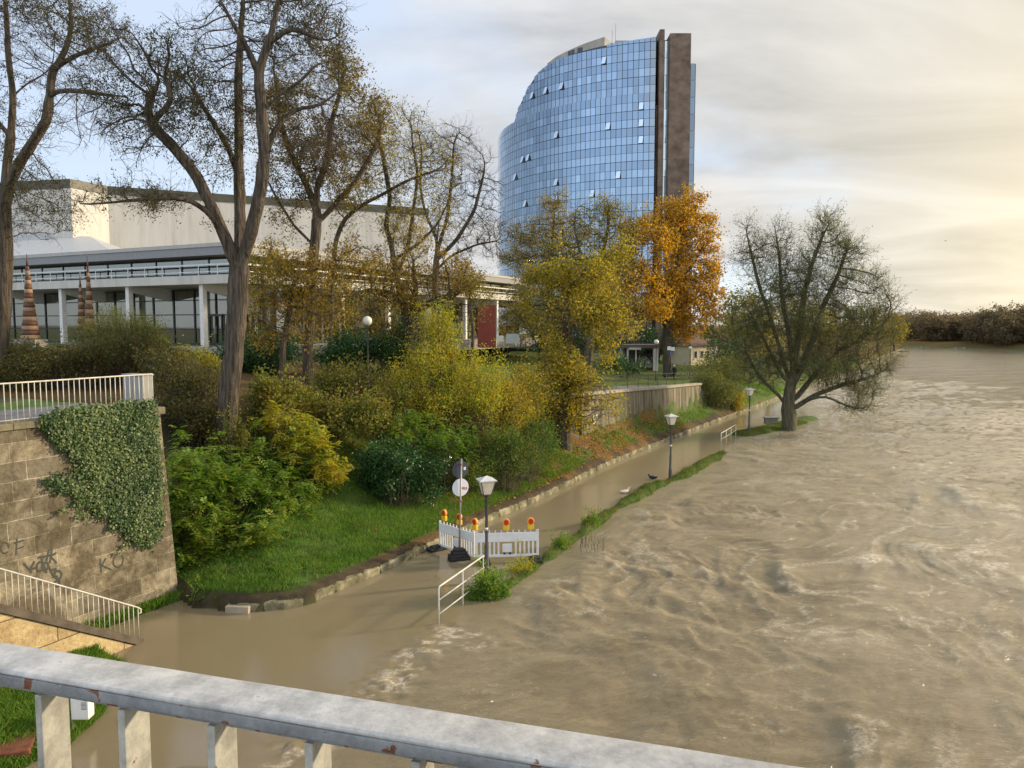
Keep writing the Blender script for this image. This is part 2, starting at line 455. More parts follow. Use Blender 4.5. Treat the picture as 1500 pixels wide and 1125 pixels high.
xs = axis([(-1400, -120, 120, 12), (-120, -30, 8, 1.0), (-30, -14, 0.8, 0.3), (-14, 20, 0.22, 0.22), (20, 60, 0.4, 2), (60, 260, 3, 8), (260, 1400, 20, 150)])
ys = axis([(-60, 8, 20, 1), (8, 18, 0.5, 0.25), (18, 60, 0.22, 0.3), (60, 110, 0.4, 1.2), (110, 340, 2, 8), (340, 3400, 20, 500)])
gobj, GX, GY, GZ = grid_mesh("ground", xs, ys, ground, ground_mat())
tag(gobj, kind='structure')
def cover(X, Y):
    s = poly_dist(X, Y, KS); ins = in_poly(X, Y, POLY)
    n = fbm(X * 0.35, Y * 0.35, 4, 3); n2 = fbm(X * 0.8, Y * 0.8, 4, 23)
    grass = np.ones(X.shape)
    grass = np.where(ins & (s > 6) & (Y < 47), 0.35 * n, grass)
    grass = np.where(ins & (s < 0.9) & (Y < 75), np.clip((s - 0.35) * 2 + (n2 - 0.5), 0, 1), grass)
    # fallen leaves on the bank from the yellow tree onward
    lit = sstep(34, 40, Y) * (1 - sstep(56, 66, Y)) * sstep(0.42, 0.62, n2 + 0.10 * (s > 1.2)) * ins
    lit = np.maximum(lit, sstep(30, 34, Y) * (1 - sstep(40, 50, Y)) * ins * sstep(0.30, 0.55, n2) * (s > 0.8) * (s < 12) * 0.85)
    lit = np.maximum(lit, 0.7 * ins * (s > 8) * (Y < 47))
    lit = np.maximum(lit, 1.0 * ins * (Y > 170)); lit = np.maximum(lit, 0.35 * ins * (Y > 66) * sstep(0.45, 0.6, n2))
    lit = np.maximum(lit, 0.5 * ins * (s < 0.7) * (Y > 26) * (Y < 40) * sstep(0.45, 0.6, n2))
    off = (X - WB.x) * WN.x + (Y - WB.y) * WN.y; along = (X - WB.x) * WD.x + (Y - WB.y) * WD.y
    pv = ((off < 0) & (off > -3.4) & (along < 1.0)).astype(float)
    # promenade behind the concrete wall
    offc = (X - CW0.x) * (-CWD.y) + (Y - CW0.y) * CWD.x; alc = (X - CW0.x) * CWD.x + (Y - CW0.y) * CWD.y
    pv = np.maximum(pv, ((offc > 0) & (offc < 4.2) & (alc > -0.5) & (alc < 33)).astype(float))
    return np.stack([grass, lit * (1 - pv), pv, np.ones(X.shape)], -1)
ca = gobj.data.color_attributes.new('cover', 'FLOAT_COLOR', 'POINT')
ca.data.foreach_set('color', cover(GX, GY).astype(np.float32).ravel())

# ------------------------------------------------------------------ river
def calm_side(X, Y):
    """signed distance: positive on the river side of the grassy strip"""
    pts = [G(a, b, 0) for a, b in [(420, 1125), (520, 1085), (560, 1015), (610, 960), (660, 925), (700, 893)]] + STRIP + [G(1085, 640), G(1150, 622), G(1190, 611), G(1172, 578)]
    d = poly_dist(X, Y, pts)
    poly = [Vector((-60, pts[0].y - 1, 0))] + pts + [Vector((20, 130, 0)), Vector((-60, 130, 0))]
    return np.where(in_poly(X, Y, poly), -d, d)
def wave(X, Y):
    sd = calm_side(X, Y)
    act = 0.012 + 0.988 * sstep(-0.6, 2.5, sd)
    act *= 1 - 0.75 * sstep(60, 160, Y)
    ang = 0.5; u = X * math.sin(ang) + Y * math.cos(ang); v = X * math.cos(ang) - Y * math.sin(ang)
    w1 = (fbm(X * 0.11, Y * 0.11, 3, 41) - .5) * 9; w2 = (fbm(X * 0.11 + 9, Y * 0.11 + 4, 3, 52) - .5) * 9
    a = fbm(u * 0.20 + w1, v * 0.42 + w2, 3, 61, 0.5) - 0.5
    b = np.abs(fbm(u * 0.38 + w2 * 1.2, v * 1.05 + w1 * 1.2, 4, 71, .5) - 0.5)
    c = 0.5 - np.abs(fbm(u * 1.1 + w1 * 2, v * 2.6 + w2 * 2, 3, 81) - 0.5) * 2
    patch = 0.5 + 0.9 * sstep(0.35, 0.7, fbm(X * 0.07, Y * 0.07, 2, 91))
    d = np.abs(fbm(u * 1.6 + w2 * 2.2, v * 3.4 + w1 * 2.2, 3, 171, .55) - 0.5)
    h = act * patch * (a * 0.34 - b * 0.24 + 0.03 + c * 0.035 - d * 0.10)
    # broken water over the drowned low wall near the bridge
    dr = poly_dist(X, Y, [G(q[0], q[1]) for q in [(430, 1110), (560, 1015), (610, 960), (660, 925), (700, 940)]])
    h += (vnoise(X * 4.5, Y * 4.5, 5) - 0.5) * 0.11 * (1 - sstep(0.3, 1.3, dr)) * (0.3 + 0.7 * vnoise(X * 1.2, Y * 1.2, 15))
    return h, act, patch, b, dr, a
def water_z(X, Y): return wave(X, Y)[0]
xs = axis([(-16, 18, 0.10, 0.13), (18, 60, 0.14, 0.9), (60, 1300, 1.0, 260)])
ys = axis([(6, 14, 0.3, 0.1), (14, 45, 0.10, 0.14), (45, 110, 0.15, 0.8), (110, 420, 0.9, 20)])
xl = np.concatenate([[-40], xs])
def river_mat():
    m, nt, N, L = new_mat("muddy_water")
    out = N('ShaderNodeOutputMaterial'); b = N('ShaderNodeBsdfPrincipled'); L(b.outputs[0], out.inputs[0])
    at = N('ShaderNodeAttribute'); at.attribute_name = 'flow'; sp = N('ShaderNodeSeparateColor'); L(at.outputs['Color'], sp.inputs[0])
    tc = N('ShaderNodeTexCoord')
    def noise(s, d, r, dist=0.0, st=(1, 1, 1), rot=0.0):
        mp = N('ShaderNodeMapping'); mp.inputs['Scale'].default_value = st; mp.inputs['Rotation'].default_value = (0, 0, rot)
        L(tc.outputs['Object'], mp.inputs[0])
        n = N('ShaderNodeTexNoise'); n.inputs['Scale'].default_value = s; n.inputs['Detail'].default_value = d; n.inputs['Roughness'].default_value = r
        n.inputs['Distortion'].default_value = dist; L(mp.outputs[0], n.inputs['Vector']); return n.outputs['Fac']
    r = N('ShaderNodeValToRGB'); e = r.color_ramp.elements; e[0].position = 0.3; e[1].position = 0.72
    e[0].color = (0.138, 0.107, 0.060, 1); e[1].color = (0.235, 0.187, 0.112, 1)
    cm = N('ShaderNodeMixRGB'); L(sp.outputs['Green'], cm.inputs['Fac']); cm.inputs['Color1'].default_value = (0.5, 0.5, 0.5, 1); L(noise(0.5, 6, 0.6, 1.2, (0.6, 1.2, 1), 0.5), cm.inputs['Color2']); L(cm.outputs[0], r.inputs['Fac'])
    fo = N('ShaderNodeMixRGB'); fo.inputs['Color2'].default_value = (0.62, 0.53, 0.38, 1)
    fn = N('ShaderNodeMath'); fn.operation = 'MULTIPLY'; fn.use_clamp = True
    mr = N('ShaderNodeMapRange'); mr.inputs['From Min'].default_value = 0.40; mr.inputs['From Max'].default_value = 0.62
    L(noise(7, 8, 0.7, 1.0), mr.inputs['Value']); L(mr.outputs[0], fn.inputs[0]); L(sp.outputs['Red'], fn.inputs[1])
    L(fn.outputs[0], fo.inputs['Fac']); L(r.outputs[0], fo.inputs['Color1']); L(fo.outputs[0], b.inputs['Base Color'])
    # silty body of the water: light scatters under the surface; the clear skin on top reflects
    b.inputs['Roughness'].default_value = 0.9; b.inputs['Specular IOR Level'].default_value = 0.0
    b.inputs['Subsurface Weight'].default_value = 1.0; b.inputs['Subsurface Scale'].default_value = 0.08
    b.inputs['Subsurface Radius'].default_value = (1.0, 0.8, 0.5)
    b.inputs['Coat Weight'].default_value = 1.0; b.inputs['Coat IOR'].default_value = 1.42; b.inputs['Coat Roughness'].default_value = 0.035
    n1 = noise(1.7, 9, 0.64, 1.6, (0.45, 1.3, 1), 0.5)
    n2r = noise(5.0, 7, 0.6, 1.4, (0.5, 1.4, 1), 0.5)
    ab = N('ShaderNodeMath'); ab.operation = 'SUBTRACT'; ab.inputs[1].default_value = 0.5; L(n2r, ab.inputs[0])
    ab2 = N('ShaderNodeMath'); ab2.operation = 'ABSOLUTE'; L(ab.outputs[0], ab2.inputs[0])
    ab3 = N('ShaderNodeMath'); ab3.operation = 'MULTIPLY'; ab3.inputs[1].default_value = -2.2; L(ab2.outputs[0], ab3.inputs[0]); n2 = ab3.outputs[0]
    ad = N('ShaderNodeMath'); ad.operation = 'MULTIPLY_ADD'; ad.inputs[1].default_value = 0.27; L(n2, ad.inputs[0]); L(n1, ad.inputs[2])
    bp = N('ShaderNodeBump'); bp.inputs['Distance'].default_value = 0.28
    st = N('ShaderNodeMath'); st.operation = 'MULTIPLY_ADD'; st.inputs[1].default_value = 0.9; st.inputs[2].default_value = 0.02
    L(sp.outputs['Green'], st.inputs[0]); L(st.outputs[0], bp.inputs['Strength'])
    L(ad.outputs[0], bp.inputs['Height']); L(bp.outputs[0], b.inputs['Coat Normal'])
    bq = N('ShaderNodeBump'); bq.inputs['Distance'].default_value = 0.10; L(st.outputs[0], bq.inputs['Strength']); L(ad.outputs[0], bq.inputs['Height']); L(bq.outputs[0], b.inputs['Normal'])
    return m
def wmask(X, Y): return ~(in_poly(X, Y, POLY) & (poly_dist(X, Y, KS) > 1.6))
wobj, WX, WY, WZ = grid_mesh("river_water", xl, ys, water_z, river_mat(), wmask)
tag(wobj, kind='structure')
h, act, patch, bb, dr, aa = wave(WX, WY)
nf = fbm(WX * 1.7, WY * 1.7, 3, 131); nb = fbm(WX * 0.12, WY * 0.12, 3, 141)
foam = sstep(0.045, 0.008, bb) * sstep(0.50, 0.62, nb) * act * 0.5 + sstep(0.15, 0.22, aa) * act * 0.5 * sstep(0.5, 0.6, nf)
foam = np.maximum(foam, (1 - sstep(0.10, 0.80, dr)) * sstep(0.50, 0.60, fbm(WX * 3.4, WY * 5.0, 3, 7)) * 0.8)
foam = np.clip(foam, 0, 1)
ca = wobj.data.color_attributes.new('flow', 'FLOAT_COLOR', 'POINT')
ca.data.foreach_set('color', np.stack([foam, act, patch, np.ones_like(act)], -1).astype(np.float32).ravel())

# ------------------------------------------------------------------ kerb of worn stones
STONE = nmat("kerb_stone", [(0.05, 0.055, 0.022), (0.17, 0.15, 0.085), (0.42, 0.37, 0.25)], scale=1.6, bump=0.8, bscale=14, rough=0.9, island=0.0)
def kerb():
    rng = np.random.RandomState(4)
    pts = [G(342, 897, 0)] + KERB[2:18]
    seg = [(b_ - a_).length for a_, b_ in zip(pts[:-1], pts[1:])]; tot = sum(seg); cum = np.concatenate([[0], np.cumsum(seg)])
    P = np.array([list(p) for p in pts]); st = []; t = 0.0
    while t < tot:
        w = rng.uniform(0.8, 1.7) * (1 if t < 110 else 3); e = min(t + w, tot); m = max(2, int((e - t) / 0.22)); dz, do = rng.normal(0, .012), rng.normal(0, .012)
        st += [(t + 0.001, 0.018, dz - .012, do)] + [(t + .02 + (e - t - .04) * k / m, 0.0, dz, do) for k in range(m + 1)] + [(e - 0.001, 0.018, dz - .012, do)]; t = e
    S = np.array(st); n = len(S); X = np.interp(S[:, 0], cum, P[:, 0]); Y = np.interp(S[:, 0], cum, P[:, 1])
    ker = np.ones(7) / 7; Xs = np.convolve(np.pad(X, 3, 'edge'), ker, 'valid'); Ys = np.convolve(np.pad(Y, 3, 'edge'), ker, 'valid')
    T = np.stack([np.gradient(Xs), np.gradient(Ys)], -1); T /= np.linalg.norm(T, axis=1)[:, None] + 1e-9; Nn = np.stack([-T[:, 1], T[:, 0]], -1)
    prof = [(-0.06, -0.7), (-0.03, 0.02), (-0.015, 0.20), (0.02, 0.245), (0.16, 0.262), (0.30, 0.25), (0.33, 0.20), (0.34, -0.3)]
    V_ = np.zeros((n, len(prof), 3))
    for k, (o_, z_) in enumerate(prof):
        oo = o_ + S[:, 3] + rng.normal(0, .008, n) + (S[:, 1] if k < 4 else -S[:, 1]) ; V_[:, k, 0] = Xs + Nn[:, 0] * oo; V_[:, k, 1] = Ys + Nn[:, 1] * oo; V_[:, k, 2] = z_ + (S[:, 2] + rng.normal(0, .009, n) if 1 < k < 7 else 0)
    K = len(prof); i, j = np.meshgrid(np.arange(n - 1), np.arange(K - 1), indexing='ij'); a_ = (i * K + j).ravel()
    return np_mesh("kerb", V_.reshape(-1, 3), np.stack([a_, a_ + K, a_ + K + 1, a_ + 1], -1), STONE)
tag(kerb(), kind='structure')
# ------------------------------------------------------------------ stone river wall, stair, terrace railing
WRZ = math.atan2(WD.y, WD.x)
def ashlar(name, c1, c2, mortar, bw=1.0, bh=0.5, stain=(0.07, 0.05, 0.03), stain_amt=0.8, lo=0.42, hi=0.62):
    m, nt, N, L = new_mat(name)
    out = N('ShaderNodeOutputMaterial'); b = N('ShaderNodeBsdfPrincipled'); L(b.outputs[0], out.inputs[0])
    tc = N('ShaderNodeTexCoord'); sp = N('ShaderNodeSeparateXYZ'); L(tc.outputs['Object'], sp.inputs[0])
    cb = N('ShaderNodeCombineXYZ'); L(sp.outputs['X'], cb.inputs[0]); L(sp.outputs['Z'], cb.inputs[1])
    nd = N('ShaderNodeTexNoise'); nd.inputs['Scale'].default_value = 1.5; nd.inputs['Detail'].default_value = 3; L(tc.outputs['Object'], nd.inputs['Vector'])
    vm = N('ShaderNodeVectorMath'); vm.operation = 'SCALE'; vm.inputs['Scale'].default_value = 0.06; L(nd.outputs['Color'], vm.inputs[0])
    va = N('ShaderNodeVectorMath'); va.operation = 'ADD'; L(cb.outputs[0], va.inputs[0]); L(vm.outputs[0], va.inputs[1])
    br = N('ShaderNodeTexBrick'); br.inputs['Scale'].default_value = 1.0; br.inputs['Brick Width'].default_value = bw; br.inputs['Row Height'].default_value = bh
    br.inputs['Mortar Size'].default_value = 0.014; br.inputs['Mortar Smooth'].default_value = 0.25; br.offset = 0.43; br.squash = 1.35; br.squash_frequency = 3
    br.inputs['Color1'].default_value = c4(c1); br.inputs['Color2'].default_value = c4(c2); br.inputs['Mortar'].default_value = c4(mortar)
    L(va.outputs[0], br.inputs['Vector'])
    n = N('ShaderNodeTexNoise'); n.inputs['Scale'].default_value = 1.3; n.inputs['Detail'].default_value = 9; n.inputs['Roughness'].default_value = 0.68
    n.inputs['Distortion'].default_value = 0.6; L(tc.outputs['Object'], n.inputs['Vector'])
    r = N('ShaderNodeMapRange'); r.inputs['From Min'].default_value = lo; r.inputs['From Max'].default_value = hi; r.inputs['To Max'].default_value = stain_amt
    L(n.outputs['Fac'], r.inputs['Value'])
    mx = N('ShaderNodeMixRGB'); L(r.outputs[0], mx.inputs['Fac']); L(br.outputs['Color'], mx.inputs['Color1']); mx.inputs['Color2'].default_value = c4(stain)
    n3 = N('ShaderNodeTexNoise'); n3.inputs['Scale'].default_value = 9; n3.inputs['Detail'].default_value = 8; n3.inputs['Roughness'].default_value = 0.7; L(tc.outputs['Object'], n3.inputs['Vector'])
    hs = N('ShaderNodeHueSaturation'); mr = N('ShaderNodeMapRange'); mr.inputs['From Min'].default_value = 0.25; mr.inputs['From Max'].default_value = 0.75; mr.inputs['To Min'].default_value = 0.65; mr.inputs['To Max'].default_value = 1.4
    L(n3.outputs['Fac'], mr.inputs['Value']); L(mr.outputs[0], hs.inputs['Value']); L(mx.outputs[0], hs.inputs['Color'])
    L(hs.outputs[0], b.inputs['Base Color']); b.inputs['Roughness'].default_value = 0.92; b.inputs['Specular IOR Level'].default_value = 0.2
    b1 = N('ShaderNodeBump'); b1.inputs['Strength'].default_value = 0.8; b1.inputs['Distance'].default_value = 0.02; b1.invert = True; L(br.outputs['Fac'], b1.inputs['Height'])
    b2 = N('ShaderNodeBump'); b2.inputs['Strength'].default_value = 0.8; b2.inputs['Distance'].default_value = 0.05; L(n3.outputs['Fac'], b2.inputs['Height']); L(b1.outputs[0], b2.inputs['Normal'])
    L(b2.outputs[0], b.inputs['Normal'])
    return m
ASH = ashlar("river_wall_stone", (0.31, 0.262, 0.178), (0.155, 0.134, 0.095), (0.42, 0.37, 0.27), stain=(0.07, 0.053, 0.03), lo=0.40, hi=0.58)
ASH2 = ashlar("stair_stone", (0.50, 0.38, 0.20), (0.40, 0.30, 0.16), (0.12, 0.09, 0.05), 1.6, 0.9, (0.22, 0.13, 0.06), 0.5)
COPE = nmat("coping_stone", [(0.10, 0.085, 0.05), (0.22, 0.19, 0.12)], scale=3, bump=0.6, bscale=18, rough=0.95)
RAILM = plain("pale_rail_paint", (0.58, 0.55, 0.47), rough=0.45, dirt=0.3)
CONC = nmat("concrete", [(0.20, 0.19, 0.16), (0.33, 0.31, 0.27)], scale=2, bump=0.3, bscale=25, rough=0.9)

wall = empty("stone_river_wall", (WB.x, WB.y, 0), "tall weathered sandstone block wall with ivy and graffiti at the left", "wall", rz=WRZ)
mb = MB()
mb.slab([(-45, -0.02, 5.8), (0.0, -0.02, 5.8), (0.0, 0.8, 5.8), (-45, 0.8, 5.8)], [(-45, -0.38, -1.2), (0.25, -0.38, -1.2), (0.25, 0.8, -1.2), (-45, 0.8, -1.2)])
mb.slab([(-0.8, 0.81, 5.8), (-0.001, 0.81, 5.8), (-0.001, 14, 5.8), (-0.8, 14, 5.8)], [(-0.8, 0.81, -1), (0.2, 0.81, -1), (0.2, 14, -1), (-0.8, 14, -1)])
mb.build("masonry", ASH, wall)
mb = MB(); rng = random.Random(2); x = -45
while x < -0.8:
    w = rng.uniform(0.9, 1.5); e = min(x + w, -0.72)
    mb.bbox(((x + e) / 2 - 0.004, 0.30, 5.885), (e - x - 0.012, 0.80, 0.17), 0.02); x = e
mb.bbox((-0.30, 0.30, 5.87), (0.78, 0.92, 0.22), 0.03)
mb.build("coping", COPE, wall)
# graffiti strokes lie on the wall face
GRAF = plain("dark_spray_paint", (0.035, 0.038, 0.03), rough=0.6, dirt=0.3)
def wall_local(px, py):
    p = wallpt(px, py, 0.2) ; d = p - Vector((WB.x, WB.y, 0)); z = p.z
    return Vector((d.dot(WD), -0.02 - 0.36 * (5.8 - z) / 7.0 - 0.006, z))
def strokes(name, lines, w, label=None):
    mb = MB()
    for ln in lines:
        P = [wall_local(*q) for q in ln]
        for a, b in zip(P[:-1], P[1:]):
            d = (b - a).normalized(); n = Vector((0, -1, 0)); s = d.cross(n).normalized() * w / 2; e = d * w * 0.35
            mb.slab([a - e - s, a - e + s, b + e + s, b + e - s], [v + Vector((0, 0.02, 0)) for v in (a - e - s, a - e + s, b + e + s, b + e - s)])
    return mb.build(name, GRAF, wall)
def ov(cx, cy, rx, ry, a0=0, a1=360, rot=0, n=12):
    out = []
    for i in range(n + 1):
        a = R(a0 + (a1 - a0) * i / n); x, y = rx * math.cos(a), ry * math.sin(a)
        out.append((cx + x * math.cos(R(rot)) - y * math.sin(R(rot)), cy + x * math.sin(R(rot)) + y * math.cos(R(rot))))
    return out
strokes("graffiti", [[(35, 826), (45, 838)], [(50, 823), (43, 835), (54, 831)], ov(58, 830, 4.5, 7, rot=15), ov(66, 830, 4, 6, rot=15), [(63, 824), (67, 838)], [(70, 828), (76, 842)], [(73, 836), (81, 833), (77, 845), (83, 844)], ov(84, 842, 5, 6, rot=10)], 0.055)
strokes("graffiti", [[(60, 815), (62, 824)], [(72, 806), (68, 821)], [(56, 817), (80, 812)], [(76, 805), (73, 824)], [(82, 810), (74, 815), (82, 824)], ov(82, 855, 4, 4), [(86, 850), (85, 858), (80, 857)]], 0.05)
strokes("graffiti", [[(146, 819), (147, 838)], [(154, 818), (148, 828), (161, 834)], ov(172, 821, 7, 10, -60, 240, rot=18)], 0.045)
strokes("graffiti", [ov(8, 803, 6, 8, 40, 350, rot=10), [(22, 796), (35, 792)], [(24, 805), (35, 801)], [(26, 790), (24, 812)]], 0.04)

stair = empty("quay_stair", (WB.x, WB.y, 0), "stone stair descending beside the river wall into the flood water", "stair", rz=WRZ)
S0 = -2.73; SL = 0.61; YO = -2.34
mb = MB()
xe = S0 - 5.6 / SL
mb.slab([(xe, YO + 0.28, 0.0 + (S0 - xe) * SL - 0.10), (S0, YO + 0.28, -0.06), (S0, YO, -0.06), (xe, YO, (S0 - xe) * SL - 0.10)][::-1], [(xe, YO + 0.28, -1.2), (S0, YO + 0.28, -1.2), (S0, YO - 0.1, -1.2), (xe, YO - 0.1, -1.2)][::-1])
mb.build("side_wall", ASH2, stair)
mb = MB(); mb.beam((xe, YO + 0.13, (S0 - xe) * SL), (S0 + 0.12, YO + 0.13, 0.0), 0.36, 0.17); mb.build("stringer", nmat("stringer_concrete", [(0.06, 0.045, 0.03), (0.14, 0.11, 0.08)], bump=0.5), stair)
mb = MB()
for i in range(34):
    xx = S0 - 0.27 * i
    mb.bbox((xx - 0.13, (YO + 0.33 - 0.37) / 2 - 0.02, 0.08 + 0.165 * i - 0.5), (0.29, 1.62, 1.0), 0.012)
mb.build("steps", CONC, stair)
def bar_railing(name, label, p0, p1, height, spacing, parent_rz, origin, bar=0.011, hook=False, post_every=0, zb=0.06, rad=0.021):
    r = empty(name, origin, label, "railing", rz=parent_rz)
    p0 = Vector(p0); p1 = Vector(p1); n = int((p1 - p0).length / spacing); up = Vector((0, 0, 1))
    mb = MB()
    top = [p0 + up * height, p1 + up * height]
    if hook: top += [p1 + up * (height - 0.03) + (p1 - p0).normalized() * 0.10, p1 + up * (height - 0.12) + (p1 - p0).normalized() * 0.10, p1 + up * (height - 0.16) + (p1 - p0).normalized() * 0.03]
    mb.tube(top, rad, 8); mb.build("handrail", RAILM, r)
    if zb is not None and not hook:
        MB().beam(p0 + up * zb, p1 + up * zb, 0.03, 0.012).build("bottom_rail", RAILM, r)
    k = [i for i in range(n + 1)]
    vis = k[-100:]
    for i in vis:
        q = p0 + (p1 - p0) * (i / n)
        MB().tube([q, q + up * (height - 0.01)], bar, 6).build("bar", RAILM, r)
    return r
bar_railing("stair_railing", "rusty cream bar railing sloping down the stair into the water", (-9.2, YO + 0.13, 0.08 + (S0 + 9.2) * SL), (S0 + 0.15, YO + 0.13, 0.06), 0.86, 0.158, WRZ, (WB.x, WB.y, 0), hook=True)
bar_railing("terrace_railing", "white vertical bar railing along the top of the stone wall", (-14, 0.12, 5.97), (-0.12, 0.12, 5.97), 1.02, 0.153, WRZ, (WB.x, WB.y, 0), bar=0.012, zb=0.07)
# cabinet behind the railing
cb = A(202, 560, 26.2)
cab = empty("utility_cabinet", (cb.x, cb.y, 5.80), "pale grey utility cabinet behind the terrace railing", "cabinet", rz=WRZ - R(90))
MB().bbox((0, 0, 0.50), (1.0, 0.42, 0.94), 0.015).build("housing", plain("cabinet_grey", (0.25, 0.24, 0.22), 0.6), cab)
mb = MB(); mb.bbox((0, 0, 0.985), (1.05, 0.5, 0.05), 0.012); mb.build("lid", plain("cabinet_lid", (0.22, 0.215, 0.20), 0.5), cab)
mb = MB()
for sx in (-0.245, 0.245): mb.bbox((sx, -0.213, 0.5), (0.465, 0.012, 0.86), 0.004)
mb.build("door", plain("cabinet_door", (0.28, 0.27, 0.25), 0.6), cab)
MB().box((0, 0, -0.05), (0.9, 0.36, 0.2)).build("plinth", CONC, cab)

# white depth board on a post, lower left
gb = G(106, 1062, 0.25)
gp = empty("gauge_box", (gb.x, gb.y, 0), "white box on a thin post in the grass under the bridge railing", "measuring box")
MB().tube([(0, 0, 0.1), (0, 0, 0.9)], 0.018, 8).build("post", plain("galvanised", (0.45, 0.45, 0.45), 0.4, metallic=0.6), gp)
MB().bbox((0.2, 0.05, 0.62), (0.36, 0.24, 0.46), 0.03).build("housing", plain("white_box", (0.75, 0.74, 0.70), 0.4), gp)
mb = MB()
for i in range(6): mb.box((0.30, -0.074, 0.76 - i * 0.028), (0.12, 0.004, 0.008))
mb.build("printed_text", plain("ink", (0.05, 0.05, 0.05)), gp)
bb_ = G(18, 1100, 0.15)
bt = MB(); bt.bbox((bb_.x - 0.3, bb_.y, 0.18), (1.3, 0.9, 0.22), 0.03, rz=R(20))
tag(bt.build("brick_plinth", nmat("rust_brick", [(0.10, 0.03, 0.015), (0.20, 0.07, 0.035)], scale=6, bump=0.6, rough=0.95)), "dark red brown masonry slab in the grass at the lower left", "slab")

# ------------------------------------------------------------------ bridge railing in the foreground
RT = 7.95
f0, f1 = G(0, 940, RT), G(1000, 1095, RT); fd = (f1 - f0).normalized(); fn = Vector((fd.y, -fd.x, 0))
n0 = G(300, 1031, RT); rw = (n0 - f0).dot(fn)
def rust_paint(name, base, amt):
    m, nt, N, L = new_mat(name)
    out = N('ShaderNodeOutputMaterial'); b = N('ShaderNodeBsdfPrincipled'); L(b.outputs[0], out.inputs[0])
    tc = N('ShaderNodeTexCoord')
    def noise(s, d, r, st=(1, 1, 1)):
        mp = N('ShaderNodeMapping'); mp.inputs['Scale'].default_value = st; L(tc.outputs['Object'], mp.inputs[0])
        n = N('ShaderNodeTexNoise'); n.inputs['Scale'].default_value = s; n.inputs['Detail'].default_value = d; n.inputs['Roughness'].default_value = r; L(mp.outputs[0], n.inputs['Vector']); return n.outputs['Fac']
    def ramp(f, cols, lo, hi):
        r = N('ShaderNodeValToRGB'); e = r.color_ramp.elements; e[0].position = lo; e[1].position = hi; e[0].color = c4(cols[0]); e[1].color = c4(cols[1]); L(f, r.inputs['Fac']); return r.outputs[0]
    base1 = ramp(noise(15, 10, 0.78), [tuple(c * 0.62 for c in base), tuple(min(1, c * 1.25) for c in base)], 0.36, 0.64)
    dirt = ramp(noise(55, 6, 0.7), [(0, 0, 0), (1, 1, 1)], 0.52, 0.72)
    mx0 = N('ShaderNodeMixRGB'); mx0.inputs['Color2'].default_value = c4(tuple(c * 0.55 for c in base)); L(base1, mx0.inputs['Color1'])
    sc = N('ShaderNodeMath'); sc.operation = 'MULTIPLY'; sc.inputs[1].default_value = 0.5; L(dirt, sc.inputs[0]); L(sc.outputs[0], mx0.inputs['Fac'])
    rustc = ramp(noise(60, 6, 0.7), [(0.035, 0.015, 0.01), (0.16, 0.05, 0.02)], 0.35, 0.65)
    rf = ramp(noise(30, 5, 0.55), [(0, 0, 0), (1, 1, 1)], amt, amt + 0.03)
    mx = N('ShaderNodeMixRGB'); L(rf, mx.inputs['Fac']); L(mx0.outputs[0], mx.inputs['Color1']); L(rustc, mx.inputs['Color2']); L(mx.outputs[0], b.inputs['Base Color'])
    rr = N('ShaderNodeMapRange'); rr.inputs['To Min'].default_value = 0.32; rr.inputs['To Max'].default_value = 0.62; L(noise(12, 6, 0.6), rr.inputs['Value']); L(rr.outputs[0], b.inputs['Roughness'])
    b.inputs['Specular IOR Level'].default_value = 0.5
    bp = N('ShaderNodeBump'); bp.inputs['Strength'].default_value = 0.7; bp.inputs['Distance'].default_value = 0.0016; L(noise(70, 8, 0.75), bp.inputs['Height']); L(bp.outputs[0], b.inputs['Normal'])
    return m
BRT = rust_paint("rail_top_lit_paint", (0.45, 0.435, 0.405), 0.72)  # lighter copy of the grey paint: light on the rail top put into the colour
BRS = rust_paint("rail_side_shaded_paint", (0.20, 0.205, 0.21), 0.60)  # darker copy of the same paint: shade on the sides put into the colour
BRB = rust_paint("baluster_paint", (0.34, 0.325, 0.28), 0.68)
rz = math.atan2(fd.y, fd.x)
# local frame: x along the rail, y towards the river (away from the camera), origin on the near edge
o0 = f0 + fn * rw
brail = empty("bridge_railing", (o0.x, o0.y, 0), "grey painted steel bridge railing with rust spots in the foreground", "railing", rz=rz)
def round_bar(x0, x1, y0, y1, z0, z1, b, seg=3):
    pr = []
    for cx, cy, a0 in ((y1 - b, z1 - b, 0), (y0 + b, z1 - b, 90), (y0 + b, z0 + b, 180), (y1 - b, z0 + b, 270)):
        for i in range(seg + 1):
            a = R(a0 + 90 * i / seg); pr.append((cx + b * math.cos(a), cz_(cy, b, a)))
    n = len(pr); nseg = 60; vs = []; rg = random.Random(5)
    for k in range(nseg + 1):
        x = x0 + (x1 - x0) * k / nseg
        for p in pr: vs.append((x, p[0] + rg.uniform(-1, 1) * 0.0006, p[1] + rg.uniform(-1, 1) * 0.0005))
    fs = [(k * n + i, k * n + (i + 1) % n, (k + 1) * n + (i + 1) % n, (k + 1) * n + i) for k in range(nseg) for i in range(n)]
    fs += [tuple(range(n - 1, -1, -1)), tuple(nseg * n + i for i in range(n))]
    return vs, fs
def cz_(c, b, a): return c + b * math.sin(a)
w_ = rw
mb = MB(); v, f = round_bar(-2.2, 4.5, 0.0, w_, RT - 0.009, RT, 0.004); mb.add(v, f, True); mb.build("top_plate", BRT, brail)
mb = MB(); v, f = round_bar(-2.2, 4.5, 0.0015, w_ - 0.0015, RT - 0.028, RT - 0.0095, 0.003); mb.add(v, f, True); mb.build("rail_core", BRS, brail)
mb = MB(); mb.box((1.15, w_ / 2, RT - 0.034), (6.7, w_ * 0.55, 0.012)); mb.build("under_strip", BRS, brail)
gx = []
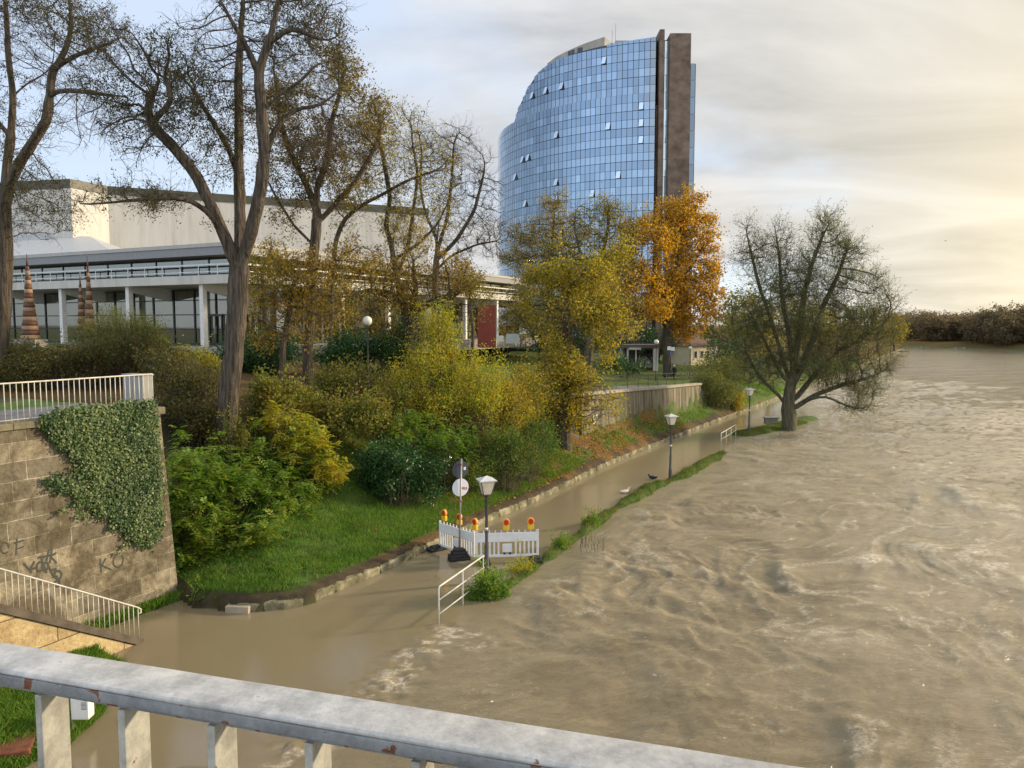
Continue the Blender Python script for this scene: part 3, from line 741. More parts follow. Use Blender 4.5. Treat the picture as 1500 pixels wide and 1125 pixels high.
for q in (52, 166, 296, 438, 600):
    d = ray(q, 1060); p0 = o0 + (-fn) * 0.012; o = Vector((0, 0, CAMZ)); t = (p0 - o).dot(fn) / d.dot(fn); p = o + d * t; gx.append((p - o0).dot(fd))
sp_ = (gx[-1] - gx[0]) / 4
for i in range(-9, 22):
    x = gx[0] + sp_ * i
    mb = MB(); mb.bbox((x + 0.007, 0.012 + 0.026, RT - 0.54), (0.0135, 0.052, 1.0), 0.002)
    mb.build("baluster", BRB, brail)
mb = MB(); mb.box((1.15, w_ / 2, RT - 1.05), (6.7, 0.05, 0.02)); mb.build("bottom_rail", BRS, brail)
dk = MB(); dk.box((1.15, -2.0, 0), (14, 4.3, 0.3)); dko = dk.build("bridge_deck", CONC, None, (o0.x, o0.y, 6.74)); dko.rotation_euler = (0, 0, rz); tag(dko, "grey concrete bridge deck under the foreground railing", "bridge deck")

# ------------------------------------------------------------------ glass tower
TC = Vector((35.6, 186.0, 0)); TR = 39.0
def tpt(th, r=TR): return TC.x + r * math.cos(th), TC.y + r * math.sin(th)
def tpx(th):
    x, y = tpt(th); return CX + FPX * x / y * (math.cos(PITCH))      # near enough for solving the plan
def th_for(px):
    lo, hi = R(182), R(258.6)
    for _ in range(40):
        mid = (lo + hi) / 2; x, y = tpt(mid); d = Vector((x, y, 60 - CAMZ)); f = Vector((0, math.cos(PITCH), -math.sin(PITCH)))
        u = CX + FPX * x / d.dot(f)
        if u > px: hi = mid
        else: lo = mid
    return (lo + hi) / 2
def z_at(th, py):
    x, y = tpt(th); return A(CX, py, y).z
FH = 3.12
TH0, TH1 = R(181), th_for(961)
zb = z_at(th_for(955), 135.5)            # top of the main body
zt = z_at(th_for(955), 53.5)
def glassmat(name, col, metal, rough, var=0.2):
    m, nt, N, L = new_mat(name)
    out = N('ShaderNodeOutputMaterial'); b = N('ShaderNodeBsdfPrincipled'); L(b.outputs[0], out.inputs[0])
    g = N('ShaderNodeNewGeometry'); hs = N('ShaderNodeHueSaturation'); hs.inputs['Color'].default_value = c4(col)
    mr = N('ShaderNodeMapRange'); mr.inputs['To Min'].default_value = 1 - var; mr.inputs['To Max'].default_value = 1 + var
    L(g.outputs['Random Per Island'], mr.inputs['Value']); L(mr.outputs[0], hs.inputs['Value'])
    L(hs.outputs[0], b.inputs['Base Color']); b.inputs['Metallic'].default_value = metal; b.inputs['Roughness'].default_value = rough
    return m
T_GL = glassmat("blue_mirror_glass", (0.205, 0.265, 0.335), 0.85, 0.07, 0.12)
T_WI = glassmat("window_mirror_glass", (0.24, 0.305, 0.375), 0.85, 0.05, 0.20)
T_DK = plain("dark_joint", (0.030, 0.040, 0.055), 0.4)
GRAN = nmat("brown_granite", [(0.085, 0.055, 0.035), (0.14, 0.095, 0.065), (0.19, 0.135, 0.095)], scale=0.45, detail=10, bump=0.0, rough=0.65, stretch=(1, 1, 1.3), lo=0.35, hi=0.65)
PCONC = nmat("penthouse_concrete", [(0.24, 0.22, 0.19), (0.38, 0.35, 0.30)], scale=0.6, bump=0.1, rough=0.9)
tower = empty("office_tower", (TC.x, TC.y, 3), "tall curved blue mirror glass tower with stepped top and brown granite end slab", "tower")
def tl(x, y, z): return (x - TC.x, y - TC.y, z - 3)
rngT = np.random.RandomState(3)
NCOL = 49; dth = (TH1 - TH0) / NCOL
RP = [(723, 208), (737, 190), (750.5, 178.5), (751.5, 172), (762, 146), (770.5, 132), (771.5, 127), (784, 108), (798.5, 96), (820, 84), (850, 74), (884, 65.5), (920, 59), (962, 53)]
RT_ = [(th_for(q[0]), z_at(th_for(q[0]), q[1])) for q in RP]
def roofz(th): return float(np.interp(th, [q[0] for q in RT_], [q[1] for q in RT_]))
mb = MB()
for c in range(NCOL):
    ta = TH0 + dth * c; tb = ta + dth; za, zc = roofz(ta + 1e-4) - 0.02, roofz(tb - 1e-4) - 0.02
    p = [tpt(ta, TR - 0.5), tpt(tb, TR - 0.5), tpt(tb, TR - 13), tpt(ta, TR - 13)]
    mb.slab([tl(p[0][0], p[0][1], za), tl(p[1][0], p[1][1], zc), tl(p[2][0], p[2][1], zc), tl(p[3][0], p[3][1], za)][::1], [tl(q[0], q[1], 3.0) for q in p])
mb.build("facade_core", T_DK, tower)
panes, spands = [], []
def panel(th_a, th_b, z0, z1, r, tilt=0.0, out=0.0, z1b=None):
    g = 0.05 / r
    xa, ya = tpt(th_a + g, r + out); xb, yb = tpt(th_b - g, r + out)
    j = rngT.normal(0, 0.007, 4)
    nx, ny = math.cos((th_a + th_b) / 2), math.sin((th_a + th_b) / 2)
    vs = []
    for (x, y, z, k) in ((xa, ya, z0, j[0]), (xb, yb, z0, j[0] + j[1]), (xb, yb, z1 if z1b is None else z1b, j[1] + tilt), (xa, ya, z1, tilt)):
        vs.append(tl(x + nx * k, y + ny * k, z))
    return vs
opened = {(40, 1), (46, 0), (46, 1), (46, 2), (29, 1), (29, 4), (29, 5), (42, 4), (37, 5), (19, 2), (21, 2), (20, 5), (16, 3), (18, 7), (24, 7), (39, -3), (30, -2), (26, -2), (22, -2)}
openers = []
for ri in range(-4, 19):
    ra = zb - FH * (ri + 1); rb = ra + FH
    r = TR if ri >= 0 else TR - 0.25
    for c in range(0, NCOL):
        ta = TH0 + dth * c; tb = ta + dth
        za, zc = roofz(ta + 1e-4), roofz(tb - 1e-4); lim = min(za, zc)
        if ra > lim - 0.5: continue
        w0, w1 = ra + 0.06, ra + FH * 0.50 - 0.05; s0, s1 = ra + FH * 0.50, rb - 0.04
        if w1 <= lim:
            if (c, ri) in opened: openers.append((ta, tb, w0, w1, r))
            else: panes.append((abs(ri - 2) * 2.0 - 0.05 * c, panel(ta, tb, w0, w1, r, out=-0.03)))
        else: spands.append(panel(ta, tb, w0, min(w1, za), r, z1b=min(w1, zc))); continue
        if s0 < lim - 0.15: spands.append(panel(ta, tb, s0, min(s1, za), r, z1b=min(s1, zc)))
mb = MB()
for q in spands: mb.add(q, [(0, 1, 2, 3)])
mb.build("spandrel_glazing", T_GL, tower)
panes.sort(key=lambda t: t[0])
for _, q in panes[:80]: MB().add(q, [(0, 1, 2, 3)]).build("window", T_WI, tower)
mb = MB()
for _, q in panes[80:]: mb.add(q, [(0, 1, 2, 3)])
o = mb.build("window_rows", T_WI, tower); o['kind'] = 'stuff'
TGL = glassmat("tilted_glass", (0.60, 0.70, 0.80), 0.7, 0.1, 0)
for (ta, tb, z0, z1, r) in openers:
    fr = MB(); fr.add(panel(ta, tb, z0, z1, r, out=-0.12), [(0, 1, 2, 3)]); w = fr.build("open_window", T_DK, tower)
    xa, ya = tpt(ta + 0.004, r); xb, yb = tpt(tb - 0.002, r); nx, ny = math.cos(ta), math.sin(ta)
    q = [tl(xa + nx * 0.5, ya + ny * 0.5, z0), tl(xb + nx * 0.5, yb + ny * 0.5, z0), tl(xb, yb, z1 - 0.05), tl(xa, ya, z1 - 0.05)]
    MB().add(q, [(0, 1, 2, 3)]).build("tilted_pane", TGL, w)
# end slabs of granite with glass strips
xe_, ye_ = tpt(TH1)
YS = 146.8
def slabx(px, Y=YS): return A(px, 200, Y).x
zS = A(990, 48.5, YS).z
def tbox(name, x0, x1, y0, y1, z0, z1, m):
    mb = MB(); mb.box(((x0 + x1) / 2 - TC.x, (y0 + y1) / 2 - TC.y, (z0 + z1) / 2 - 3), (x1 - x0, y1 - y0, z1 - z0)); return mb.build(name, m, tower)
tbox("granite_slab", slabx(979.5), slabx(1010), YS, YS + 26, 0, zS, GRAN)
mb = MB(); xs0, xs1 = slabx(964.5, 147.6), slabx(971.5, 147.6)
mb.box(((xs0 + xs1) / 2 - TC.x, 147.6 + 12 - TC.y, zS / 2 - 1.7), (xs1 - xs0, 24, zS + 0.2 - 0.8)); mb.build("granite_fin", GRAN, tower)
mb = MB(); xf = slabx(961.5, 148.3); mb.box(((xf + xs0) / 2 - TC.x - 0.01, 149.2 + 10 - TC.y, (zb - 4) / 2 - 1.5), (xs0 - xf, 20, zb - 3)); mb.build("granite_return", GRAN, tower)
tbox("strip_core", slabx(971.5, 148.6) , slabx(979.5, 148.6) + 0.2, 148.6, 170, 0, zS - 0.6, T_DK)
x1, x2 = slabx(972, 148.5), slabx(980, 148.5)
mb = MB(); z = zS - 0.8
while z > 8:
    j = rngT.normal(0, 0.02, 2); mb.add([(x1 - TC.x, 148.5 - TC.y + j[0], z - FH + 0.06 - 3), (x2 - TC.x, 148.5 - TC.y, z - FH + 0.06 - 3), (x2 - TC.x, 148.5 - TC.y + j[1], z - 3), (x1 - TC.x, 148.5 - TC.y, z - 3)], [(0, 1, 2, 3)]); z -= FH
mb.build("glass_strip", glassmat("pale_strip_glass", (0.62, 0.74, 0.80), 0.75, 0.12, 0.12), tower)
zR = A(1014, 93, 149).z
x1, x2 = slabx(1010.2, 149), slabx(1017.5, 149)
tbox("end_core", x1 + 0.01, x2 - 0.06, 149, 172, 0, zR - 0.1, T_DK)
mb = MB(); z = zR
while z > 8:
    j = rngT.normal(0, 0.02, 2)
    for (u, v) in (((x1, 148.95), (x2 - 0.12, 148.95)), ((x2, 149.0), (x2, 160.0)), ((x2, 160.1), (x2, 172.0))):
        mb.add([(u[0] - TC.x, u[1] - TC.y + j[0], z - FH + 0.06 - 3), (v[0] - TC.x, v[1] - TC.y, z - FH + 0.06 - 3), (v[0] - TC.x, v[1] - TC.y + j[1], z - 3), (u[0] - TC.x, u[1] - TC.y, z - 3)], [(0, 1, 2, 3)])
    z -= FH
mb.build("end_glazing", T_GL, tower)
# penthouse
ta, tb = th_for(799), th_for(884)
PR = [(799, 92), (812, 82), (830, 73), (850, 64), (870, 57), (884, 52.5)]
mb = MB(); n = 18
for i in range(n):
    t0, t1 = ta + (tb - ta) * i / n, ta + (tb - ta) * (i + 1) / n
    zz = [float(np.interp(t, [th_for(q[0]) for q in PR], [z_at(th_for(q[0]), q[1]) for q in PR])) for t in (t0, t1)]
    p = [tpt(t0, TR - 0.55), tpt(t1, TR - 0.55), tpt(t1, TR - 12), tpt(t0, TR - 12)]
    mb.slab([tl(p[0][0], p[0][1], zz[0]), tl(p[1][0], p[1][1], zz[1]), tl(p[2][0], p[2][1], zz[1]), tl(p[3][0], p[3][1], zz[0])], [tl(p[0][0], p[0][1], zz[0] - 7), tl(p[1][0], p[1][1], zz[1] - 7), tl(p[2][0], p[2][1], zz[1] - 7), tl(p[3][0], p[3][1], zz[0] - 7)])
ph = mb.build("penthouse", PCONC, tower)
for px_, py_ in ((832, 80), (837, 78), (846, 75.5), (849, 74.5)):
    t_ = th_for(px_); x, y = tpt(t_, TR - 0.5); MB().box(tl(x, y, z_at(t_, py_) + 0.35), (0.6, 0.12, 0.9), rz=t_ + PI / 2).build("louvre", T_DK, ph)
mb = MB(); x1, y1 = tpt(tb + R(1), TR - 6); mb.box(tl(x1 + 4, y1 + 2, zt + 0.7), (9, 6, 2.4)); mb.build("plant_room", PCONC, tower)
for px_, ytop, hh in ((897, 44, 5), (902, 34, 8)):
    p = A(px_, ytop, 156); MB().tube([tl(p.x, p.y, zt), tl(p.x, p.y, p.z)], [0.09, 0.05], 6).build("antenna", plain("antenna_grey", (0.3, 0.3, 0.3)), tower)
# ------------------------------------------------------------------ congress hall
HW = nmat("white_render", [(0.42, 0.395, 0.34), (0.50, 0.475, 0.42), (0.56, 0.53, 0.475)], scale=1.2, bump=0.05, rough=0.85, stretch=(1, 1, 0.12), lo=0.25, hi=0.6)
HG = plain("roof_edge_grey", (0.22, 0.22, 0.22), 0.5)
HB = nmat("bronze_cornice", [(0.055, 0.052, 0.035), (0.085, 0.08, 0.055)], scale=0.8, bump=0, rough=0.5)
HM = plain("dark_mullion", (0.018, 0.016, 0.014), 0.4)
HC = plain("column_white", (0.66, 0.64, 0.60), 0.7)
SOF = plain("soffit_grey", (0.42, 0.40, 0.37), 0.8)
def winglass(name, tint, f0=0.22):
    m, nt, N, L = new_mat(name)
    out = N('ShaderNodeOutputMaterial'); t = N('ShaderNodeBsdfTransparent'); t.inputs['Color'].default_value = c4(tint)
    g = N('ShaderNodeBsdfGlossy'); g.inputs['Roughness'].default_value = 0.03; g.inputs['Color'].default_value = (0.9, 0.92, 0.9, 1)
    fr = N('ShaderNodeFresnel'); fr.inputs['IOR'].default_value = 1.5; mx = N('ShaderNodeMixShader')
    ad = N('ShaderNodeMath'); ad.operation = 'ADD'; ad.use_clamp = True; ad.inputs[1].default_value = f0; L(fr.outputs[0], ad.inputs[0])
    L(ad.outputs[0], mx.inputs['Fac']); L(t.outputs[0], mx.inputs[1]); L(g.outputs[0], mx.inputs[2]); L(mx.outputs[0], out.inputs[0])
    return m
HGL = winglass("hall_glass", (0.62, 0.66, 0.60), 0.10)
HGD = winglass("gallery_glass", (0.18, 0.16, 0.15), 0.12)
HL, HCn, HR_ = Vector((-52, 75.3, 0)), Vector((-21.3, 60, 0)), Vector((1.5, 108, 0))
hall = empty("congress_hall", (HCn.x, HCn.y, 6.6), "long low white congress hall with colonnade, glass front and raised auditorium", "building")
def hl(p): return (p.x - HCn.x, p.y - HCn.y, p.z - 6.6)
FL, SO, SL_T, WB0, WB1, RF = 6.65, 11.75, 12.45, 12.55, 13.95, 14.85
cent = Vector((-30, 110, 0))
def inset(path, d):
    out = []
    for i, p in enumerate(path):
        ns = []
        for a, b in ((path[i - 1], p) if i else (None, None), (p, path[i + 1]) if i < len(path) - 1 else (None, None)):
            if a is None: continue
            t = (b - a).normalized(); n = Vector((-t.y, t.x, 0)); ns.append(n)
        n = sum(ns, Vector()) / len(ns); k = 1 / max(0.4, n.dot(ns[0])) ; n = n.normalized() * 1
        out.append(p + n * d * (1 / max(0.5, n.dot(ns[0]))))
    return out
path = [HL + (HL - HCn).normalized() * 30, HCn, HR_, HR_ + Vector((3, 40, 0))]
back = [Vector((-20, 160, 0)), Vector((-90, 140, 0))]
def deck(name, d, z0, z1, m):
    mb = MB(); ps = inset(path, d) + back
    mb.prism([hl(Vector((p.x, p.y, 0)))[:2] for p in ps], z0 - 6.6, z1 - 6.6); return mb.build(name, m, hall)
deck("roof", 0.0, WB1, RF - 0.25, HG); deck("roof_edge", -0.08, RF - 0.25, RF, SOF)
deck("roof_cap", 0.1, RF, RF + 0.06, HG)
deck("gallery_slab", 0.5, SO, SL_T, HW)
deck("floor_slab", -1.0, FL - 1.2, FL, CONC)
deck("gallery_back", 4.2, SL_T, WB1, plain("gallery_dark_red", (0.09, 0.035, 0.025), 0.7))
# interior hall wall seen through the glass
deck("inner_core", 9.0, FL, SO, nmat("inner_cream_wall", [(0.42, 0.38, 0.28), (0.60, 0.55, 0.42)], scale=0.25, bump=0, rough=0.8))
def along(pth, step, off=0.0):
    out = []
    for a, b in zip(pth[:-1], pth[1:]):
        n = max(1, int(round((b - a).length / step)))
        for i in range(n): out.append((a + (b - a) * (i / n), (b - a).normalized()))
    return out
edge = inset(path, 1.0)
cols = []
# columns where the photo shows them
def on_edge(px, seg):
    a, b = edge[seg], edge[seg + 1]; d = ray(px, 450); t_ = (b - a)
    # solve a + s*t = k*d (plan)
    det = t_.x * (-d.y) + d.x * t_.y; s = (-a.x * (-d.y) + (-d.x) * a.y) / det if abs(det) > 1e-9 else 0
    s = (a.x * d.y - a.y * d.x) / (t_.y * d.x - t_.x * d.y); return a + t_ * s, t_.normalized()
for px_, seg in ((2, 0), (92, 0), (190, 0), (298, 0), (410, 1), (500, 1), (568, 1), (628, 1), (681, 1), (727, 1)):
    p, t = on_edge(px_, seg); w = 0.42 if px_ != 628 else 0.9
    n = Vector((-t.y, t.x, 0)); ang = math.atan2(t.y, t.x)
    mb = MB(); mb.box(hl(Vector((p.x, p.y, (FL + SO) / 2))), (w, 0.42, SO - FL - 0.01), rz=ang)
    mb.build("column", HC, hall)
    mb = MB()
    a = p + n * 0.25; b = p + n * 4.9; ws = t * 0.2
    mb.slab([hl(Vector((q.x, q.y, SO - 0.006))) for q in (a - ws, b - ws, b + ws, a + ws)], [hl(Vector((q.x, q.y, zz))) for q, zz in ((a - ws, SO - 0.5), (b - ws, SO - 1.3), (b + ws, SO - 1.3), (a + ws, SO - 0.5))])
    mb.build("beam", HC, hall)
# glass front, one window per bay
gl = inset(path, 5.2)
nb_ = 0
for p, t in along(gl[:3], 2.7):
    q = p + t * 2.7; zA, zB = FL + 0.05, SO - 0.15
    m2 = MB()
    for k in (0, 1):
        s = p + t * 2.7 * k * 0.98
        m2.box(hl(Vector((s.x, s.y, (zA + zB) / 2))), (0.12, 0.16, zB - zA), rz=math.atan2(t.y, t.x))
    for zz in (zA + 0.05, zA + 1.35, zA + 2.65, zA + 3.95, zB - 0.05):
        m2.beam(hl(Vector((p.x, p.y, zz))), hl(Vector((q.x, q.y, zz))), 0.10, 0.09)
    fr = m2.build("window", HM, hall)
    MB().add([hl(Vector((a.x, a.y, z))) for a, z in ((p, zA), (q, zA), (q, zB), (p, zB))], [(0, 1, 2, 3)]).build("pane", HGL, fr)
    nb_ += 1
# gallery ribbon window and its white rail
g2 = inset(path, 1.6)
for p, t in along(g2[:3], 3.2):
    q = p + t * 3.2
    m2 = MB()
    for zz in (WB0 + 0.04, WB1 - 0.04): m2.beam(hl(Vector((p.x, p.y, zz))), hl(Vector((q.x, q.y, zz))), 0.10, 0.08)
    m2.box(hl(Vector((p.x, p.y, (WB0 + WB1) / 2))), (0.09, 0.12, WB1 - WB0), rz=math.atan2(t.y, t.x))
    fr = m2.build("gallery_window", HM, hall)
    MB().add([hl(Vector((a.x, a.y, z))) for a, z in ((p, WB0), (q, WB0), (q, WB1), (p, WB1))], [(0, 1, 2, 3)]).build("pane", HGD, fr)
g3 = inset(path, 0.62)
mb = MB()
for a, b in zip(g3[:2], g3[1:3]):
    mb.beam(hl(Vector((a.x, a.y, 13.28))), hl(Vector((b.x, b.y, 13.28))), 0.10, 0.13)
    mb.beam(hl(Vector((a.x, a.y, 12.72))), hl(Vector((b.x, b.y, 12.72))), 0.06, 0.06)
for p, t in along(g3[:3], 2.1): mb.box(hl(Vector((p.x, p.y, 12.85))), (0.06, 0.06, 0.85))
mb.build("gallery_rail", plain("rail_white", (0.7, 0.7, 0.68)), hall)
# doors
for px_ in (318, 372):
    a, b = gl[0], gl[1]
    d = ray(px_, 480)
    seg = 0 if px_ < 340 else 1
    a, b = gl[seg], gl[seg + 1]; t_ = b - a; s = (a.x * d.y - a.y * d.x) / (t_.y * d.x - t_.x * d.y); p = a + t_ * s; t = t_.normalized(); n = Vector((t.y, -t.x, 0))
    p = p + n * 0.12; m2 = MB(); ang = math.atan2(t.y, t.x)
    for k in (-0.75, 0.0, 0.75): m2.box(hl(p + t * k + Vector((0, 0, FL + 1.35))), (0.13, 0.14, 2.6), rz=ang)
    m2.box(hl(p + Vector((0, 0, FL + 2.65))), (1.7, 0.18, 0.2), rz=ang); m2.box(hl(p + Vector((0, 0, FL + 0.1))), (1.7, 0.15, 0.2), rz=ang)
    dr_ = m2.build("door", HM, hall)
    m3 = MB()
    for k in (-0.1, 0.1): m3.box(hl(p + t * k + n * 0.1 + Vector((0, 0, FL + 1.3))), (0.03, 0.04, 0.6), rz=ang)
    m3.build("handle", plain("steel", (0.5, 0.5, 0.5), 0.3, metallic=0.9), dr_)
# auditorium above the roof
Z0, Z1 = RF - 0.2, A(103, 262, 88).z
aud = [A(-260, 262, 96), A(103, 262, 88), A(157, 262, 92.5), A(626, 262, 110), Vector((-17.5, 140, 0)), Vector((-85, 135, 0))]
mb = MB(); mb.prism([hl(Vector((p.x, p.y, 0)))[:2] for p in aud], Z0 - 6.6, Z1 - 6.6 - 1.0); mb.build("auditorium", HW, hall)
cc = sum((Vector((p.x, p.y, 0)) for p in aud), Vector()) / len(aud)
big = [cc + (Vector((p.x, p.y, 0)) - cc) * 1.004 for p in aud]
mb = MB(); mb.prism([hl(p)[:2] for p in big], Z1 - 6.6 - 1.0, Z1 - 6.6); mb.build("cornice", HB, hall)
# sloping rooflight left of the auditorium
mb = MB(); a0, a1 = A(-80, 360, 79), A(140, 360, 82)
mb.add([hl(Vector((a0.x, 78, RF + 0.06))), hl(Vector((a1.x + 4.5, 79.5, RF + 0.06))), hl(Vector((a1.x - 4, 88.5, RF + 3.6))), hl(Vector((a0.x, 91, RF + 4.4))), hl(Vector((a0.x, 92, RF + 0.06))), hl(Vector((a1.x + 4.5, 92, RF + 0.06)))], [(0, 1, 2, 3), (1, 5, 2), (3, 4, 0), (0, 4, 5, 1), (3, 2, 5, 4)])
mb.build("sloping_roof", plain("roof_sheet_grey", (0.42, 0.43, 0.44), 0.45), hall)

# red wall, posters under the roof
rp = A(713, 475, 92)
mb = MB(); mb.box((0, 0, 2.55), (2.2, 0.25, 5.1)); o = mb.build("red_wall_panel", nmat("dark_red_render", [(0.20, 0.045, 0.03), (0.28, 0.065, 0.04)], scale=1, bump=0.1), None, (rp.x, rp.y, 5.7)); tag(o, "tall dark red wall panel under the end of the hall roof", "wall panel")
def board(px, py, w, h, D, m, label, ztxt=False):
    p = A(px, py, D); e = empty("notice_board", (p.x, p.y, p.z - 1.6), label, "notice board")
    MB().bbox((0, 0, 1.6), (w, 0.06, h), 0.01).build("panel", m, e)
    mb = MB()
    for s in (-0.4, 0.4): mb.tube([(s * w, 0.06, -0.3), (s * w, 0.06, 1.6 + h / 2)], 0.03, 6)
    mb.build("post", plain("post_dark", (0.06, 0.06, 0.06)), e)
    return e
WHT = plain("notice_white", (0.78, 0.76, 0.66), 0.6, dirt=0.05)
e1 = board(732.5, 496, 0.72, 0.6, 80, WHT, "small plain white notice board left of the grey one by the hall")
e2 = board(751, 496, 1.35, 1.0, 80, plain("notice_grey", (0.52, 0.54, 0.52), 0.6), "wide pale grey notice board by the end of the hall")
e3 = board(766, 482, 0.7, 1.05, 80, WHT, "cream notice with dark marks above the grey board by the hall")
mb = MB()
for i, (a, b) in enumerate(((-.2, .15), (0, .2), (.18, .1), (-.1, -.05), (.12, -.15), (.2, -.02), (-.18, .02))): mb.box((a, -0.034, 1.6 + b), (0.12, 0.006, 0.06))
mb.build("printed_marks", plain("ink_dark", (0.05, 0.05, 0.05)), e3)

# striped conical columns on the hall forecourt
CN = [nmat("cone_brown", [(0.06, 0.025, 0.012), (0.13, 0.055, 0.025)], scale=4, bump=0.3, rough=0.6), nmat("cone_pale", [(0.22, 0.13, 0.07), (0.32, 0.2, 0.12)], scale=4, bump=0.3, rough=0.6)]
for px_, yt, yb, D, wpx, lab in ((45, 372, 497, 57, 12.5, "largest ringed brown conical column, in front of the hall at the left"), (121, 402, 500, 60, 8.2, "shortest of the three ringed brown conical columns"), (133, 375, 500, 59, 8.6, "slender tall ringed brown cone, right of the short one")):
    b = A(px_, yb, D); t = A(px_, yt, D); H = t.z - b.z; r0 = wpx * D / FPX
    e = empty("ringed_cone", (b.x, b.y, b.z), lab, "sculpture", "ringed conical columns before the hall")
    n = 16; m1, m2 = MB(), MB(); rg = random.Random(px_)
    for i in range(n):
        z0, z1 = H * 0.86 * i / n, H * 0.86 * (i + 1) / n
        ra = r0 * (1 - 0.82 * (i / n) ** 0.85); rb = r0 * (1 - 0.82 * ((i + 1) / n) ** 0.85)
        mm = MB()
        mm.lathe([(ra * 0.93, z0 + 0.005), (ra * 1.02, z0 + 0.04), ((ra + rb) / 2 * 1.04, (z0 + z1) / 2), (rb * 1.02, z1 - 0.04), (rb * 0.93, z1 - 0.005)], n=18)
        mm.build("ring", CN[0] if i % 2 else CN[1], e)
    m1.tube([(0, 0, H * 0.85), (0, 0, H)], [r0 * 0.14, 0.02], 8)
    m1.build("tip", CN[0], e)
    MB().box((0, 0, -0.6), (1.6, 1.6, 1.19)).build("plinth", CONC, e)

# ------------------------------------------------------------------ middle distance: concrete wall, pavilion, house
def cwall():
    e = empty("concrete_river_wall", (CW0.x, CW0.y, 0), "stained concrete retaining wall with coping above the grass bank", "wall", rz=math.atan2(CWD.y, CWD.x))
    Ln = (CW1 - CW0).length
    m, nt, N, L = new_mat("stained_concrete")
    out = N('ShaderNodeOutputMaterial'); b = N('ShaderNodeBsdfPrincipled'); L(b.outputs[0], out.inputs[0]); b.inputs['Roughness'].default_value = 0.9
    tc = N('ShaderNodeTexCoord')
    def ns(s, st, d=8): 
        mp = N('ShaderNodeMapping'); mp.inputs['Scale'].default_value = st; L(tc.outputs['Object'], mp.inputs[0]); n = N('ShaderNodeTexNoise'); n.inputs['Scale'].default_value = s; n.inputs['Detail'].default_value = d; n.inputs['Roughness'].default_value = 0.65; L(mp.outputs[0], n.inputs['Vector']); return n.outputs['Fac']
    r = N('ShaderNodeValToRGB'); r.color_ramp.elements[0].position = 0.36; r.color_ramp.elements[1].position = 0.62; r.color_ramp.elements[0].color = (0.05, 0.04, 0.024, 1); r.color_ramp.elements[1].color = (0.25, 0.215, 0.14, 1)
    L(ns(2.0, (1.3, 1, 0.12)), r.inputs['Fac']); 
    g = N('ShaderNodeMixRGB'); g.inputs['Color2'].default_value = (0.10, 0.11, 0.035, 1); mr = N('ShaderNodeMapRange'); mr.inputs['From Min'].default_value = 0.5; mr.inputs['From Max'].default_value = 0.7; mr.inputs['To Max'].default_value = 0.7
    L(ns(0.25, (1, 1, 0.2), 4), mr.inputs['Value']); L(mr.outputs[0], g.inputs['Fac']); L(r.outputs[0], g.inputs['Color1']); L(g.outputs[0], b.inputs['Base Color'])
    z0, z1 = gz(CW0.x - 0.1, CW0.y), 4.02
    mb = MB(); n = 8
    for i in range(n):
        a = Ln * i / n; c = Ln * (i + 1) / n - 0.03; za = 4.05 - 0.98 * i / n; zc = 4.05 - 0.98 * (i + 1) / n
        mb.slab([(a, 0, za), (c, 0, zc), (c, 0.4, zc), (a, 0.4, za)], [(a, -0.12, 0.2), (c, -0.12, 0.2), (c, 0.4, 0.2), (a, 0.4, 0.2)])
    mb.build("wall_panels", m, e)
    mb = MB(); mb.beam((0, 0.18, 4.16), (Ln, 0.18, 3.18), 0.58, 0.18); mb.build("coping", nmat("pale_coping", [(0.25, 0.22, 0.16), (0.42, 0.38, 0.29)], scale=2), e)
    # white tag
    GW = plain("white_spray_paint", (0.75, 0.72, 0.66), 0.6)
    mb = MB()
    x0 = 1.3; z_ = 2.6
    for ln in ([(0, .7), (0, 0), (.35, 0)], [(.55, .75), (.5, .4), (.9, .3), (.8, 0), (.5, .02)], [(1.1, .05), (1.15, .75), (1.5, .7), (1.5, .4), (1.15, .38)]):
        for a, c in zip(ln[:-1], ln[1:]): mb.beam((x0 + a[0] * .6, -0.075, z_ - 0.45 + a[1] * .7), (x0 + c[0] * .6, -0.075, z_ - 0.45 + c[1] * .7), 0.06, 0.06)
    mb.build("graffiti", GW, e)
    return e
cwall()
# railing on the concrete wall
def thin_rail():
    e = empty("promenade_railing", (CW0.x, CW0.y, 0), "thin dark railing on top of the concrete retaining wall", "railing", rz=math.atan2(CWD.y, CWD.x))
    Ln = (CW1 - CW0).length; m = plain("dark_rail", (0.05, 0.045, 0.04), 0.5)
    for k in range(13):
        x = Ln * k / 12; z = 4.25 - 0.98 * k / 12
        MB().tube([(x, 0.3, z - 0.05), (x, 0.3, z + 0.95)], 0.018, 6).build("post", m, e)
    for dz in (0.95, 0.6, 0.28): MB().tube([(0, 0.3, 4.25 + dz), (Ln, 0.3, 3.27 + dz)], 0.013, 6).build("rail", m, e)
thin_rail()
pv = A(936, 530, 106)
pav = empty("park_pavilion", (pv.x, pv.y, gz(pv.x, pv.y)), "small concrete pavilion with flat roof and glazed front under the orange tree", "pavilion", rz=R(8))
MB().bbox((0, 0, 3.3), (4.6, 3.6, 0.5), 0.03).build("roof", plain("pavilion_roof", (0.16, 0.13, 0.11), 0.8), pav)
for sx, sy in ((-2.1, -1.6), (2.1, -1.6), (-0.95, -1.6), (2.1, 1.6), (-2.1, 1.6)):
    w = 0.7 if (sx, sy) == (2.1, -1.6) else 0.18
    MB().box((sx - (w - .18) / 2, sy, 1.5), (w, 0.2, 3.1)).build("post", HC, pav)
MB().box((0, 0.6, 1.5), (4.0, 0.15, 3.0)).build("rear_wall", plain("pavilion_dark", (0.10, 0.08, 0.06), 0.8), pav)
